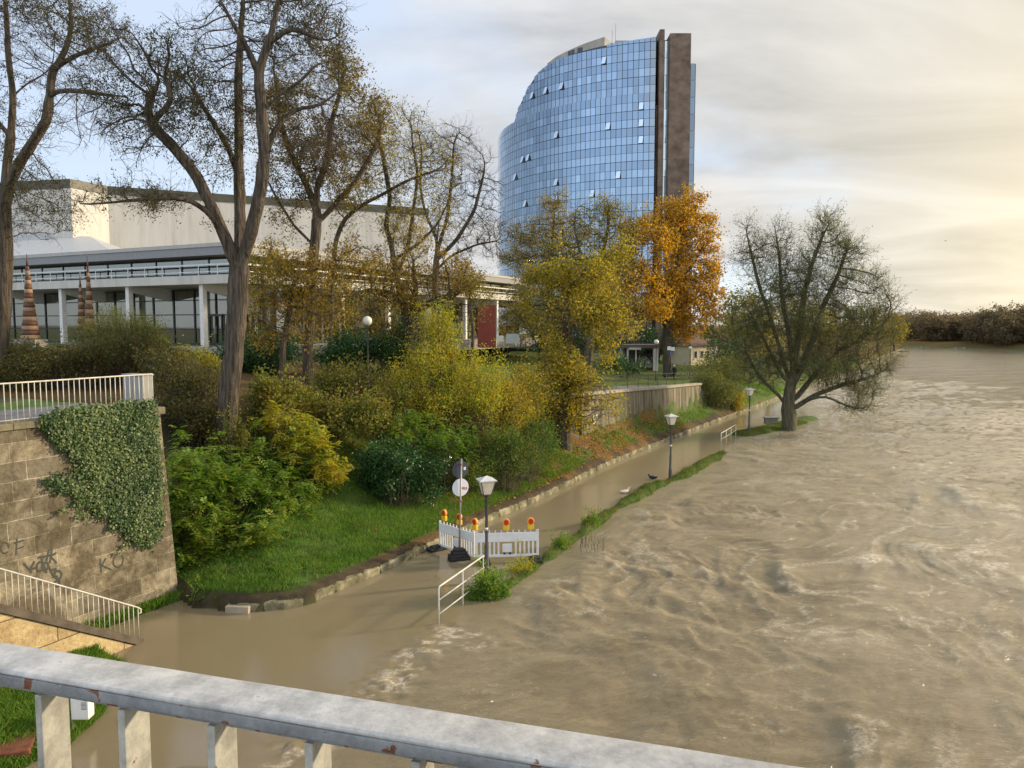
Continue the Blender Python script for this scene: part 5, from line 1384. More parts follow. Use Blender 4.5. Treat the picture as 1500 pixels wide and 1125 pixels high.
def tree(name, label, base, seeds, spec, R0, bk, lm, seed, natt=700, step=0.45, kill=0.9, rmin=0.012, twig_n=2, twig_L=0.8, twig_r=0.009,
         leaf_n=3, leaf_s=0.08, leaf_sd=0.12, grav=0.0, tgrav=0.05, group=None, jit=0.25, thr=0.05, elong=0.55, droop=0.3, shell=0.0, twig2=0, leaf_if=None, ex=2.0, bend=0.3, cat_='tree', clump=0.0):
    rng = np.random.RandomState(seed); q0 = seeds[0][0]; seeds = [[(q0[0], q0[1], min(q0[2], gz(q0[0], q0[1])) - 0.5)] + list(seeds[0])] + list(seeds[1:])
    sp2 = []
    for q in spec:
        rd = q[6] if len(q) > 6 else q[3] * pxm(q[2]) * .85
        sp2.append((q[0], q[1], q[2], q[3] * .78, q[4] * .78, q[5] * .45, rd * .78))
        for _ in range(8):
            v = unit(rng.normal(0, 1, 3)); f = rng.uniform(.6, .92); g_ = rng.uniform(.22, .40)
            sp2.append((q[0] + v[0] * q[3] * f, q[1] + v[2] * q[4] * f, q[2] + v[1] * rd * f, q[3] * g_, q[4] * g_, q[5] * .09, rd * g_))
    P, par, ns = grow(seeds, ell(sp2, natt, rng, shell), step, kill, rng, jit, grav)
    r = radii(P, par, R0, rmin, ex)
    print('NODES', label[:30], len(P), len(np.where(r < thr)[0]))
    o = empty(name, base, label, cat_, group); b = np.array(base)
    parts = [sweep(P - b, par, r, rng)]
    idx = np.where(r < thr)[0]; idx = idx[idx > 0]
    d = P[idx] - P[par[idx]]; B, D = np.repeat(P[idx], twig_n, 0), np.repeat(unit(d), twig_n, 0)
    D = unit(D * 0.7 + unit(rng.normal(0, 1, D.shape)) * 0.9)
    t0 = rng.uniform(0, 1, len(B))[:, None]; Pp = np.repeat(P[par[idx]], twig_n, 0); B = Pp + (B - Pp) * t0
    Lt = twig_L * rng.uniform(0.5, 1.3, len(B))
    V_, F, pts = twigs(B - b, D, Lt, rng, twig_r, 0.003, 3, bend, tgrav); parts.append((V_, F))
    lp = [pts[:, 1:].reshape(-1, 3)]
    if twig2:
        q = np.repeat(pts[:, 1:], twig2, 1).reshape(-1, 3); dd = np.repeat((pts[:, 1:] - pts[:, :-1]), twig2, 1).reshape(-1, 3)
        D2 = unit(unit(dd) * 0.8 + unit(rng.normal(0, 1, dd.shape)) * 0.8)
        V_, F, p2 = twigs(q, D2, twig_L * 0.5 * rng.uniform(0.5, 1.3, len(q)), rng, twig_r * 0.6, 0.002, 2, bend, tgrav); parts.append((V_, F)); lp.append(p2[:, 1:].reshape(-1, 3))
    Vt, Ft = cat(parts); np_mesh("trunk", Vt, Ft, bk, o, smooth=True)
    if leaf_n > 0:
        q = np.concatenate(lp)
        if leaf_if is not None: q = q[leaf_if(q + b, rng)]
        if clump: q = q[vnoise3(q * clump, seed) > (0.5 if 'locust' in name else 0.45)]
        k = int(leaf_n) if leaf_n >= 1 else 1
        if leaf_n < 1: q = q[rng.rand(len(q)) < leaf_n]
        C = np.repeat(q, k, 0) + rng.normal(0, leaf_sd, (len(q) * k, 3)); C[:, 2] -= abs(rng.normal(0, leaf_sd * droop, len(C)))
        V_, F = leaves(C, leaf_s, rng, elong, droop); np_mesh("crown", V_, F, lm, o)
    return o
def vnoise3(p, seed):
    return 0.5 * (fbm(p[:, 0] + p[:, 2] * 0.7, p[:, 1] + p[:, 2] * 0.9, 2, seed) + fbm(p[:, 2], p[:, 0] - p[:, 1], 2, seed + 5))
def bush(name, label, base, spec, n_stem, leaf_per, leaf_s, lm, seed, bk=None, sd=0.16, shell=0.55, elong=0.5, droop=0.2, cat_='bush', group=None, stem_r=0.014, floor=True, flat=0.3, bare=0.0, stemthin=0.35, pinnate=0.0):
    rng = np.random.RandomState(seed); o = empty(name, base, label, cat_, group); b = np.array(base, float)
    spec2 = []
    for q in spec:
        spec2.append((q[0], q[1], q[2], q[3] * .72, q[4] * .72, q[5] * .5, q[6] * .72))
        for _ in range(9):
            v = unit(rng.normal(0, 1, 3)); f = rng.uniform(.62, .95); g_ = rng.uniform(.22, .42)
            spec2.append((q[0] + v[0] * q[3] * f, q[1] + v[2] * q[4] * f, q[2] + v[1] * q[6] * f, q[3] * g_, q[4] * g_, q[5] * .12, q[6] * g_))
    tips = ell(spec2, n_stem, rng, shell * .5)
    if floor:
        g = ground(tips[:, 0], tips[:, 1]); tips = tips[tips[:, 2] > g + 0.08]
    sel = rng.rand(len(tips)) < 0.22; tips[sel] += np.stack([rng.normal(0, .15, sel.sum()), rng.normal(0, .15, sel.sum()), abs(rng.normal(.1, .32, sel.sum()))], -1)
    n = len(tips)
    # stems: from scattered roots to the tips
    roots = b + rng.normal(0, 1, (n, 3)) * np.array([0.5, 0.5, 0.0]); roots[:, :2] = b[:2] + (tips[:, :2] - b[:2]) * rng.uniform(0.2, 0.7, (n, 1)); roots[:, 2] = ground(roots[:, 0], roots[:, 1]) - 0.1
    ts = np.linspace(0, 1, 6)[None, :, None]; mid = roots[:, None] * (1 - ts) + tips[:, None] * ts
    mid[:, :, 2] += (np.sin(ts[..., 0] * np.pi) * 0.18 * np.linalg.norm(tips - roots, axis=1)[:, None]); mid[:, 1:-1] += rng.normal(0, 0.06, mid[:, 1:-1].shape)
    k = 3; ang = np.arange(k) * 2 * np.pi / k; off = np.stack([np.cos(ang), np.sin(ang), 0 * ang], -1)
    rad = np.linspace(stem_r, 0.004, 6); keep = rng.rand(n) < stemthin + bare
    M_ = mid[keep] - b; V_ = (M_[:, :, None, :] + off[None, None] * rad[None, :, None, None]).reshape(-1, 3); T = len(M_)
    bi = (np.arange(T) * 6 * k)[:, None, None]; s = (np.arange(5) * k)[None, :, None]; j = np.arange(k)[None, None]
    a_ = bi + s + j; c_ = bi + s + (j + 1) % k; F = np.stack([a_, c_, c_ + k, a_ + k], -1).reshape(-1, 4)
    if T: np_mesh("stems", V_, F, bk or B_BR, o, smooth=True)
    # leaves round the last part of each stem
    kk = leaf_per; t = rng.uniform(0.55, 1.05, (n, kk)); p0 = mid[:, -3][:, None]; p1 = mid[:, -1][:, None]
    C = p0 + (p1 - p0) * ((t - 0.55) / 0.5)[..., None]; C = C + rng.normal(0, 1, C.shape) * (sd * rng.uniform(.45, 1.35, n))[:, None, None]; C = C[rng.rand(n) < 0.86].reshape(-1, 3)
    if floor: C = C[C[:, 2] > ground(C[:, 0], C[:, 1]) + 0.02]
    if pinnate:
        m_ = n * max(3, kk // 11); st_i = rng.randint(0, n, m_); o0 = mid[st_i, -1] + (mid[st_i, -2] - mid[st_i, -1]) * rng.uniform(0, 1.6, (m_, 1))
        dr_ = unit(np.stack([rng.normal(0, 1, m_), rng.normal(0, 1, m_), rng.normal(0.15, .5, m_)], -1)); Lr = pinnate * rng.uniform(.6, 1.25, m_)
        Q = []
        AV, BV = [], []
        for j_ in range(6):
            f_ = (j_ + 1) / 6.0; base_ = o0 + dr_ * (Lr * f_)[:, None]; base_[:, 2] -= 0.35 * Lr * f_ * f_
            sd_ = unit(np.cross(dr_, np.array([0, 0, 1.0])))
            for sg in (-1, 1):
                ax_ = unit(sd_ * sg + dr_ * 0.45 + np.array([0, 0, -0.25]) + rng.normal(0, .12, (m_, 3))); ln_ = leaf_s * (1.1 - 0.45 * abs(f_ - .5)) * rng.uniform(.8, 1.2, m_)
                bx_ = unit(np.cross(ax_, np.cross(dr_, sd_))) 
                c0 = base_; c1 = base_ + ax_ * ln_[:, None]; mm_ = (c0 + c1) / 2; wv = bx_ * (ln_ * .19)[:, None]
                Q.append(np.stack([c0, mm_ + wv, c1, mm_ - wv], 1))
        V_ = np.concatenate(Q).reshape(-1, 3)
        if floor:
            q4 = V_.reshape(-1, 4, 3); q4 = q4[q4[:, 0, 2] > ground(q4[:, 0, 0], q4[:, 0, 1]) + .02]; V_ = q4.reshape(-1, 3)
        np_mesh("foliage", V_ - b, np.arange(len(V_)).reshape(-1, 4), lm, o); return o
    V_, F = leaves(C - b, leaf_s, rng, elong, droop, flat); np_mesh("foliage", V_, F, lm, o)
    return o

# leaf materials (real leaf colours)
L_LOC = leafmat("locust_leaf", [(0.035, 0.045, 0.014), (0.06, 0.07, 0.018), (0.10, 0.085, 0.02), (0.08, 0.045, 0.016)], 0.35)
L_BRN = leafmat("brown_leaf", [(0.09, 0.06, 0.02), (0.18, 0.12, 0.03), (0.28, 0.20, 0.04), (0.15, 0.15, 0.035)], 0.4)
L_GRN = leafmat("elder_leaf", [(0.07, 0.14, 0.02), (0.13, 0.24, 0.03), (0.20, 0.31, 0.04), (0.34, 0.33, 0.05)], 0.5)
L_DGR = leafmat("laurel_leaf", [(0.016, 0.047, 0.011), (0.030, 0.088, 0.018), (0.061, 0.149, 0.028)], 0.2, rough=0.35)
L_YGR = leafmat("yellow_green_leaf", [(0.15, 0.22, 0.03), (0.33, 0.36, 0.04), (0.54, 0.47, 0.045), (0.42, 0.29, 0.04)], 0.45)
L_YEL = leafmat("yellow_leaf", [(0.14, 0.16, 0.03), (0.28, 0.24, 0.035), (0.52, 0.38, 0.04), (0.24, 0.20, 0.035)], 0.45)
L_ORG = leafmat("maple_leaf", [(0.16, 0.14, 0.03), (0.38, 0.25, 0.03), (0.58, 0.28, 0.025), (0.62, 0.36, 0.04)], 0.45)
L_OLV = leafmat("willow_leaf", [(0.09, 0.11, 0.03), (0.15, 0.165, 0.04), (0.23, 0.22, 0.055)], 0.45)
L_MIX = leafmat("hedge_leaf", [(0.07, 0.10, 0.02), (0.15, 0.18, 0.03), (0.26, 0.24, 0.04), (0.20, 0.12, 0.03)], 0.45)
L_THK = leafmat('thicket_leaf', [(0.045, 0.055, 0.018), (0.09, 0.095, 0.025), (0.16, 0.14, 0.03), (0.11, 0.06, 0.022)], 0.4)
L_IVY = leafmat("ivy_leaf", [(0.02, 0.045, 0.014), (0.04, 0.085, 0.022), (0.08, 0.13, 0.035), (0.19, 0.22, 0.08)], 0.2, rough=0.45)
L_FAR = leafmat("far_wood_leaf", [(0.11, 0.085, 0.045), (0.17, 0.125, 0.06), (0.23, 0.15, 0.06), (0.14, 0.125, 0.055)], 0.3)
def pt(px, py, Y, dy=0.0): 
    p = A(px, py, Y); q = A(px, py, Y + dy); return (q.x, q.y, q.z)
def line(Y, pts): return [pt(p[0], p[1], Y, p[2] if len(p) > 2 else 0) for p in pts]

# the big forked locust on the bank
Yt = 29.0
b0 = pt(333, 650, Yt)
tree("locust_tree", "big forked locust tree with furrowed bark on the bank, front centre left", b0,
     [line(Yt, [(333, 652), (332, 610), (338, 550), (345, 485), (349, 430), (350, 385)]),
      line(Yt, [(349, 395), (330, 345, -.3), (312, 305, -.5), (292, 262, -.6), (270, 232, -.8), (246, 205, -1), (222, 182, -1.2), (214, 162, -1.2), (224, 140, -1.3), (234, 118, -1.4)]),
      line(Yt, [(222, 178, -1.2), (240, 160, -1.5), (256, 148, -1.6), (246, 128, -1.6), (238, 112, -1.6)]),
      line(Yt, [(350, 390), (352, 330, .3), (350, 260, .5), (350, 190, .6), (349, 120, .6), (352, 50, .7), (358, -20, .8), (352, -90, .9)]),
      line(Yt, [(350, 262, .5), (338, 225, .8), (322, 195, 1), (300, 160, 1.2), (285, 132, 1.4), (262, 108, 1.6), (225, 92, 1.8), (190, 95, 2)]),
      line(Yt, [(352, 392), (368, 340, -.3), (381, 285, -.5), (388, 220, -.6), (382, 150, -.8), (378, 105, -.9), (394, 62, -1), (406, 15, -1), (412, -45, -1.1), (405, -110, -1.2)]),
      line(Yt, [(378, 108, -.9), (362, 70, -1.2), (345, 40, -1.5), (325, 5, -1.7), (305, -40, -1.8)]),
      line(Yt, [(395, 60, -1), (425, 40, -1.2), (452, 48, -1.3), (470, 60, -1.4)]),
      line(Yt, [(388, 160, -.8), (412, 135, -1), (440, 120, -1.2), (465, 92, -1.3)]),
      line(Yt, [(386, 240, -.6), (402, 190, -.2), (430, 160, 0.2), (470, 155, .4), (500, 130, .6)]),
      line(Yt, [(330, 345, -.3), (302, 308, -1), (270, 290, -1.6), (235, 290, -2), (190, 294, -2.3), (150, 298, -2.5), (112, 300, -2.7)]),
      line(Yt, [(330, 330, -.3), (300, 302, .3), (262, 292, .8)])],
     [(250, 110, Yt - 1, 115, 95, 3.2), (390, 20, Yt, 110, 110, 3.5), (190, 190, Yt - 1.5, 70, 60, 1.4), (330, 160, Yt, 90, 90, 1.6), (200, 285, Yt - 2, 90, 22, 0.8), (470, 60, Yt - 1, 55, 70, 1.3), (300, 235, Yt, 50, 60, .6), (470, 210, Yt, 60, 70, 1.0)],
     0.37, B_BR, L_LOC, 11, natt=3200, step=0.28, kill=0.40, rmin=0.012, twig_n=2, twig_L=0.55, twig_r=0.009, leaf_n=2, leaf_s=0.095, leaf_sd=0.07, droop=0.7, elong=0.4, thr=0.035, jit=0.35, ex=2.5, twig2=1, clump=0.55)
Yt = 33.0
tree("locust_tree", "locust tree cut by the left picture edge, with a forked leaning trunk", pt(2, 505, Yt),
     [line(Yt, [(2, 520), (6, 440), (8, 370), (6, 300), (10, 255)]),
      line(Yt, [(10, 262), (16, 200), (20, 140), (13, 90), (10, 30), (6, -30), (0, -100)]),
      line(Yt, [(8, 285), (28, 240, -.5), (48, 208, -.8), (68, 178, -1), (73, 140, -1), (76, 104, -1), (98, 88, -1.2), (130, 74, -1.4), (165, 62, -1.6)]),
      line(Yt, [(76, 104, -1), (92, 82, -.6), (104, 50, -.4), (104, 15, -.3), (96, -30, -.2)]),
      line(Yt, [(73, 150, -1), (72, 110, -1)]), line(Yt, [(20, 140), (38, 122, .3), (60, 112, .5), (78, 98, .7)]),
      line(Yt, [(75, 135, -1), (105, 132, -1.6), (150, 138, -2), (190, 142, -2.4), (215, 134, -2.6)]), line(Yt, [(14, 200), (-20, 160, .5), (-60, 120, .8)])],
     [(90, 70, Yt - 1, 110, 90, 3), (40, 10, Yt, 110, 70, 2), (130, 170, Yt - 2, 80, 50, 1), (70, 300, Yt - 1, 60, 60, 1.1), (-60, 150, Yt, 70, 120, 1.2), (40, 200, Yt, 60, 60, .7)],
     0.27, B_DK, L_LOC, 12, natt=2200, step=0.3, kill=0.46, twig_n=2, twig_L=0.6, leaf_n=2, leaf_s=0.095, leaf_sd=0.07, droop=0.7, elong=0.38, thr=0.03, jit=0.35, ex=2.5, twig2=1, clump=0.5)
Yt = 39.0
tree("locust_tree", "brown leaved tree with thick upright trunk right of the big forked locust", pt(452, 560, Yt),
     [line(Yt, [(452, 570), (450, 520), (455, 470), (456, 410), (462, 350), (465, 300), (462, 250)]),
      line(Yt, [(464, 310), (448, 270), (425, 225), (410, 180), (405, 130), (398, 90)]),
      line(Yt, [(463, 280), (480, 230), (485, 180), (500, 130), (505, 85)]), line(Yt, [(460, 360), (430, 330), (405, 290), (385, 250)]),
      line(Yt, [(462, 330), (490, 300), (520, 268), (545, 225), (560, 180)])],
     [(455, 170, Yt, 95, 110, 3), (520, 200, Yt, 70, 90, 2), (420, 260, Yt, 60, 70, 1), (480, 110, Yt, 70, 60, 1.4)],
     0.27, B_DK, L_BRN, 13, natt=2400, step=0.34, kill=0.52, twig_n=3, twig_L=0.65, leaf_n=2, leaf_s=0.12, leaf_sd=0.10, thr=0.035, jit=0.35, ex=2.5, twig2=1, droop=0.5, clump=0.45)
Yt = 36.0
tree("chestnut_tree", "low brown and ochre leaved tree between the two locust trunks", pt(412, 560, Yt),
     [line(Yt, [(412, 570), (415, 500), (425, 450), (430, 410)])],
     [(410, 420, Yt, 64, 70, 2.2), (470, 440, Yt - 1, 60, 70, 1.8), (390, 480, Yt, 40, 40, .7), (525, 400, Yt + 1, 65, 60, 1.6)],
     0.16, B_DK, leafmat("ochre_leaf", [(0.13, 0.085, 0.02), (0.27, 0.17, 0.03), (0.36, 0.25, 0.04), (0.19, 0.19, 0.035)], 0.45), 14, natt=1500, step=0.3, kill=0.42, twig_n=3, twig_L=0.55, leaf_n=3, leaf_s=0.13, leaf_sd=0.16, thr=0.05, droop=0.4, clump=0.7)
Yt = 46.0
tree("plane_tree", "leaning half bare tree with wide fork before the hall, left of the bare one", pt(590, 540, Yt),
     [line(Yt, [(590, 550), (595, 490), (592, 450), (582, 410), (575, 370), (578, 330)]),
      line(Yt, [(578, 372), (565, 330), (572, 290), (565, 250), (555, 200)]), line(Yt, [(480, 545), (486, 470), (488, 400), (492, 350), (505, 320), (530, 300), (560, 285), (600, 262), (640, 250)]),
      line(Yt, [(585, 400), (600, 350), (607, 300), (612, 255), (605, 215)]), line(Yt, [(580, 380), (610, 360), (640, 330), (660, 290)])],
     [(570, 200, Yt, 85, 80, 2.4), (620, 270, Yt, 65, 75, 1.7), (520, 260, Yt, 60, 80, 1.5), (600, 330, Yt, 70, 60, 1.5)],
     0.26, B_DK, L_YEL, 15, natt=2200, step=0.38, kill=0.55, twig_n=3, twig_L=0.7, leaf_n=0.35, leaf_s=0.14, leaf_sd=0.10, thr=0.04, jit=0.35, ex=2.4, twig2=1)
Yt = 44.0
tree("beech_tree", "rusty leaved tree over the yellow willow bush, before the hall", pt(612, 555, Yt),
     [line(Yt, [(612, 560), (610, 500), (605, 450), (610, 420)]), line(Yt, [(605, 455), (640, 440), (672, 430)]), line(Yt, [(605, 450), (570, 430), (535, 425)])],
     [(600, 395, Yt, 80, 50, 2), (560, 440, Yt - 1, 60, 48, 1.4), (655, 410, Yt, 70, 42, 1.3)],
     0.42, B_DK, leafmat("rust_leaf", [(0.13, 0.08, 0.02), (0.25, 0.155, 0.03), (0.34, 0.24, 0.04), (0.20, 0.19, 0.035)], 0.45), 16, natt=1200, step=0.34, kill=0.5, twig_n=3, twig_L=0.6, leaf_n=3, leaf_s=0.14, leaf_sd=0.18, thr=0.05, clump=0.6)
Yt = 56.0
tree("bare_tree", "leafless tree with rising limbs in front of the left edge of the tower", pt(640, 560, Yt),
     [line(Yt, [(632, 560), (636, 480), (638, 400), (640, 360), (645, 300)]), line(Yt, [(640, 370), (655, 320), (662, 260), (665, 210), (675, 185)]),
      line(Yt, [(641, 380), (670, 350), (695, 310), (705, 270), (712, 240)]), line(Yt, [(640, 350), (622, 310), (615, 270), (618, 220)]), line(Yt, [(638, 395), (665, 372), (700, 358), (735, 352)])],
     [(670, 250, Yt, 52, 68, 2.4), (640, 230, Yt, 50, 60, 1.3), (705, 300, Yt, 42, 65, 1.5), (720, 360, Yt, 32, 32, .6), (680, 340, Yt, 60, 50, 1)],
     0.25, B_DK, None, 17, natt=2200, step=0.4, kill=0.55, twig_n=3, twig_L=0.9, leaf_n=0, thr=0.05, jit=0.3, twig_r=0.014, rmin=0.02, tgrav=0.15, twig2=1)
Yt = 72.0
tree("lime_tree", "pointed lime tree with pinkish bare top and yellow green lower crown before the tower", pt(800, 540, Yt),
     [line(Yt, [(800, 545), (803, 460), (808, 380), (812, 320), (813, 285)])],
     [(812, 320, Yt, 40, 48, 1.2), (800, 375, Yt, 70, 55, 2), (800, 440, Yt, 85, 60, 2), (870, 440, Yt, 60, 60, 1.2)],
     0.3, B_OL, leafmat("lime_leaf", [(0.135, 0.135, 0.028), (0.257, 0.216, 0.044), (0.351, 0.257, 0.066), (0.270, 0.162, 0.077)], 0.45), 18, natt=2000, step=0.45, kill=0.6, twig_n=3, twig_L=1.0, leaf_n=3, leaf_s=0.17, leaf_sd=0.25, thr=0.06, grav=0.35, tgrav=0.3, twig_r=0.02, rmin=0.028)
Yt = 66.0
tree("bare_tree", "leafless spreading tree in front of the tower, left of the orange maple", pt(860, 540, Yt),
     [line(Yt, [(862, 545), (866, 470), (872, 420), (880, 380)]), line(Yt, [(872, 420), (850, 370), (840, 330), (845, 300)]), line(Yt, [(880, 385), (890, 340), (892, 300)]), line(Yt, [(878, 400), (910, 370), (930, 345)])],
     [(880, 330, Yt, 55, 45, 2), (850, 380, Yt, 60, 45, 1.4), (905, 370, Yt, 45, 45, 1)],
     0.3, B_OL, L_YEL, 19, natt=1800, step=0.45, kill=0.6, twig_n=3, twig_L=1.0, leaf_n=0.5, leaf_s=0.16, leaf_sd=0.2, thr=0.06, twig_r=0.018, rmin=0.026, tgrav=0.2, twig2=1)
Yt = 98.0
tree("maple_tree", "large orange and golden maple in front of the tower's granite slab", pt(1015, 555, Yt),
     [line(Yt, [(978, 556), (976, 500), (978, 460), (985, 420), (992, 380), (996, 330), (1000, 300)]), line(Yt, [(978, 470), (945, 455), (915, 470, -2), (905, 480, -3)]), line(Yt, [(980, 445), (950, 410), (925, 385), (915, 350)]),
      line(Yt, [(985, 420), (1015, 390), (1030, 360)]), line(Yt, [(978, 460), (1010, 440), (1035, 430)])],
     [(1000, 330, Yt, 52, 52, 2.2), (955, 360, Yt - 2, 55, 58, 2.2), (1015, 400, Yt, 45, 60, 2), (945, 430, Yt - 3, 62, 55, 2.4), (1005, 455, Yt, 48, 42, 1.5), (915, 410, Yt - 4, 42, 62, 2.0), (1035, 430, Yt, 26, 45, .8), (1036, 375, Yt, 22, 35, .6)],
     0.5, B_DK, L_ORG, 20, natt=3400, step=0.6, kill=0.75, twig_n=3, twig_L=0.9, leaf_n=4, leaf_s=0.27, leaf_sd=0.30, thr=0.09, twig_r=0.016, rmin=0.02, elong=0.8, clump=0.32)
L_OCH = leafmat("ochre_green_leaf", [(0.12, 0.12, 0.025), (0.25, 0.20, 0.035), (0.36, 0.27, 0.04), (0.18, 0.19, 0.035)], 0.45)
for px_, yb_, cy_, rx_, ry_, Yt, sd_, lab_ in ((500, 540, 440, 46, 62, 50.0, 201, "ochre green young tree between the brown leaved trunk and the leaning half bare tree"), (560, 540, 455, 42, 50, 52.0, 202, "small ochre tree behind the nearest globe lamp"), (690, 560, 440, 42, 45, 60.0, 203, "small greenish tree before the right end of the hall roof"), (385, 540, 400, 40, 55, 47.0, 204, "ochre green young tree right behind the big forked locust trunk")):
    tree("young_tree", lab_, pt(px_, yb_, Yt), [line(Yt, [(px_, yb_ + 8), (px_ + 3, cy_ + 40), (px_ - 2, cy_)])], [(px_, cy_, Yt, rx_, ry_, 2)], 0.14, B_DK, L_OCH, sd_, natt=520, step=0.4, kill=0.55, twig_n=3, twig_L=0.6, leaf_n=3, leaf_s=0.15, leaf_sd=0.2, thr=0.05, clump=0.5)
# tree wrapped in yellow climbing leaves on the bank
Yt = 45.0
tree("ivy_clad_tree", "dark trunked tree with sprawling limbs and dense yellow green leaves above the concrete wall", pt(828, 610, Yt),
     [line(Yt, [(826, 625), (828, 560), (832, 500), (830, 450), (836, 415)]), line(Yt, [(834, 430), (800, 400), (775, 395), (750, 410)]), line(Yt, [(834, 425), (862, 390), (895, 370), (925, 350)]), line(Yt, [(832, 455), (800, 445), (770, 450)]), line(Yt, [(836, 420), (830, 380), (815, 350)]), line(Yt, [(832, 480), (870, 460), (910, 450)])],
     [(850, 400, Yt, 80, 38, 1.4), (830, 455, Yt, 85, 52, 2.2), (845, 520, Yt, 66, 55, 3.6), (865, 590, Yt - .8, 50, 40, 3.0), (805, 570, Yt, 50, 70, 2.8), (885, 460, Yt, 45, 50, 1.2), (892, 600, Yt - 2.2, 30, 24, .9)],
     0.36, B_DK, L_YEL, 21, natt=3400, step=0.34, kill=0.5, twig_n=3, twig_L=0.55, leaf_n=5, leaf_s=0.14, leaf_sd=0.22, thr=0.06, elong=0.75, clump=0.5)
# willow standing in the river
Yt = G(1155, 630, 0).y
tree("willow_tree", "wide multi stemmed willow standing in the brown flood water", pt(1155, 632, Yt),
     [line(Yt, [(1155, 640), (1156, 612), (1154, 590)]), line(Yt, [(1154, 590), (1160, 555), (1165, 520), (1172, 480), (1178, 430), (1190, 385), (1205, 345)]),
      line(Yt, [(1156, 600), (1140, 578), (1120, 560), (1108, 545), (1095, 520)]), line(Yt, [(1160, 590), (1185, 560, 1), (1205, 535, 1.4), (1228, 515, 1.8), (1262, 495, 2), (1300, 470, 2)]),
      line(Yt, [(1165, 560), (1190, 500), (1205, 450), (1225, 410), (1240, 370)]), line(Yt, [(1160, 575), (1145, 520), (1130, 470), (1112, 420), (1100, 370), (1092, 335)]),
      line(Yt, [(1163, 545), (1155, 490), (1145, 430), (1142, 380), (1135, 330)]), line(Yt, [(1162, 600), (1190, 580), (1230, 565), (1268, 555), (1300, 540)]), line(Yt, [(1180, 585, -1), (1210, 580, -2), (1240, 595, -2.5), (1265, 600, -3)]), line(Yt, [(1150, 560), (1120, 500), (1095, 450)])],
     [(1212, 350, Yt, 34, 48, 1.3), (1240, 400, Yt, 42, 60, 1.5), (1180, 400, Yt, 36, 60, 1.1), (1100, 370, Yt, 26, 50, .9), (1130, 385, Yt, 34, 58, 1.1), (1165, 460, Yt, 85, 50, 1.4), (1290, 445, Yt, 34, 36, 1), (1265, 490, Yt, 55, 45, 1.3), (1250, 550, Yt, 62, 34, 1.2), (1095, 480, Yt, 40, 60, 1.2), (1110, 540, Yt, 40, 40, .9), (1200, 520, Yt, 85, 45, 1.2), (1255, 595, Yt - 2, 32, 16, .4)],
     0.5, B_OL, L_OLV, 22, natt=3600, step=0.42, kill=0.5, twig_n=4, twig_L=1.2, leaf_n=1, leaf_s=0.15, leaf_sd=0.08, thr=0.05, jit=0.2, twig_r=0.016, rmin=0.022, grav=0.25, tgrav=0.22, elong=0.28, ex=2.6, twig2=1)
# ------------------------------------------------------------------ shrubs on the bank
def gb_(px, py, Y):
    p = A(px, py, Y); return (p.x, p.y, gz(p.x, p.y))
bush("elder_bush", "large fresh green shrub beside the stone wall, lower left bank", gb_(300, 800, 26.0),
     [(330, 790, 25.5, 78, 62, 2.6, 1.6), (285, 740, 26, 48, 90, 2, 1.5), (375, 730, 27, 70, 60, 2, 1.6), (300, 690, 27, 50, 50, 1.2, 1.4), (400, 790, 26, 45, 50, 1, 1.2), (270, 800, 25, 32, 50, 1.0, 1), (262, 700, 25.2, 24, 60, 1.2, 1), (330, 700, 27.5, 60, 45, 1, 1.2)],
     620, 60, 0.15, L_GRN, 31, sd=0.14, pinnate=0.42, shell=0.8)
bush('elder_bush', 'fresh green feathery shrub in the middle of the bank, behind the lawn', gb_(400, 740, 28.5),
     [(395, 715, 28.5, 58, 46, 1.5, 1.4), (440, 735, 28.2, 42, 32, 1, 1.2), (350, 680, 29, 52, 42, 1.2, 1.3), (470, 680, 30, 42, 40, 1, 1.2)],
     380, 60, 0.14, L_GRN, 131, pinnate=0.38, shell=0.8)
bush("elder_bush", "yellow tinged shrub right of the big locust trunk", gb_(440, 690, 29.5),
     [(445, 665, 29.5, 48, 40, 1.6, 1.2), (420, 620, 30.5, 62, 38, 1.4, 1.2), (485, 690, 29.5, 30, 30, .7, 1)],
     300, 60, 0.13, L_YGR, 32, pinnate=0.34, shell=0.8)
bush("ivy_bush", "shrub draped with dark ivy between the locust trunk and the brown tree", gb_(395, 610, 32),
     [(400, 590, 32, 60, 50, 1.5, 1.4), (460, 600, 33, 60, 45, 1.5, 1.3), (380, 640, 31, 40, 40, .8, 1), (530, 620, 33, 60, 45, 1.1, 1.4)],
     620, 40, 0.13, L_MIX, 33, sd=0.18, elong=0.7)
bush("thicket", "olive brown thicket between the terrace railing and the locust trunk", gb_(280, 590, 30),
     [(280, 570, 30, 55, 50, 1.5, 1.4), (300, 620, 29.5, 48, 45, 1.2, 1.2), (250, 540, 32, 40, 35, 1, 1.3)],
     520, 30, 0.11, L_THK, 34, sd=0.18, elong=0.6, bare=0.6)
bush("laurel_bush", "dark glossy green laurel at the foot of the bank shrubs", gb_(585, 705, 31.5),
     [(585, 675, 31.5, 50, 52, 2, 1.5), (545, 690, 31.5, 38, 38, 1, 1.2), (625, 690, 32, 32, 38, .8, 1.2)],
     420, 44, 0.12, L_DGR, 35, sd=0.15, elong=0.5)
bush("green_bush", "bright green bush above the laurel on the bank", gb_(615, 640, 34),
     [(610, 640, 33.5, 52, 40, 1.5, 1.4), (665, 650, 34.5, 45, 45, 1.3, 1.4)], 420, 44, 0.12, L_GRN, 36, pinnate=0.3)
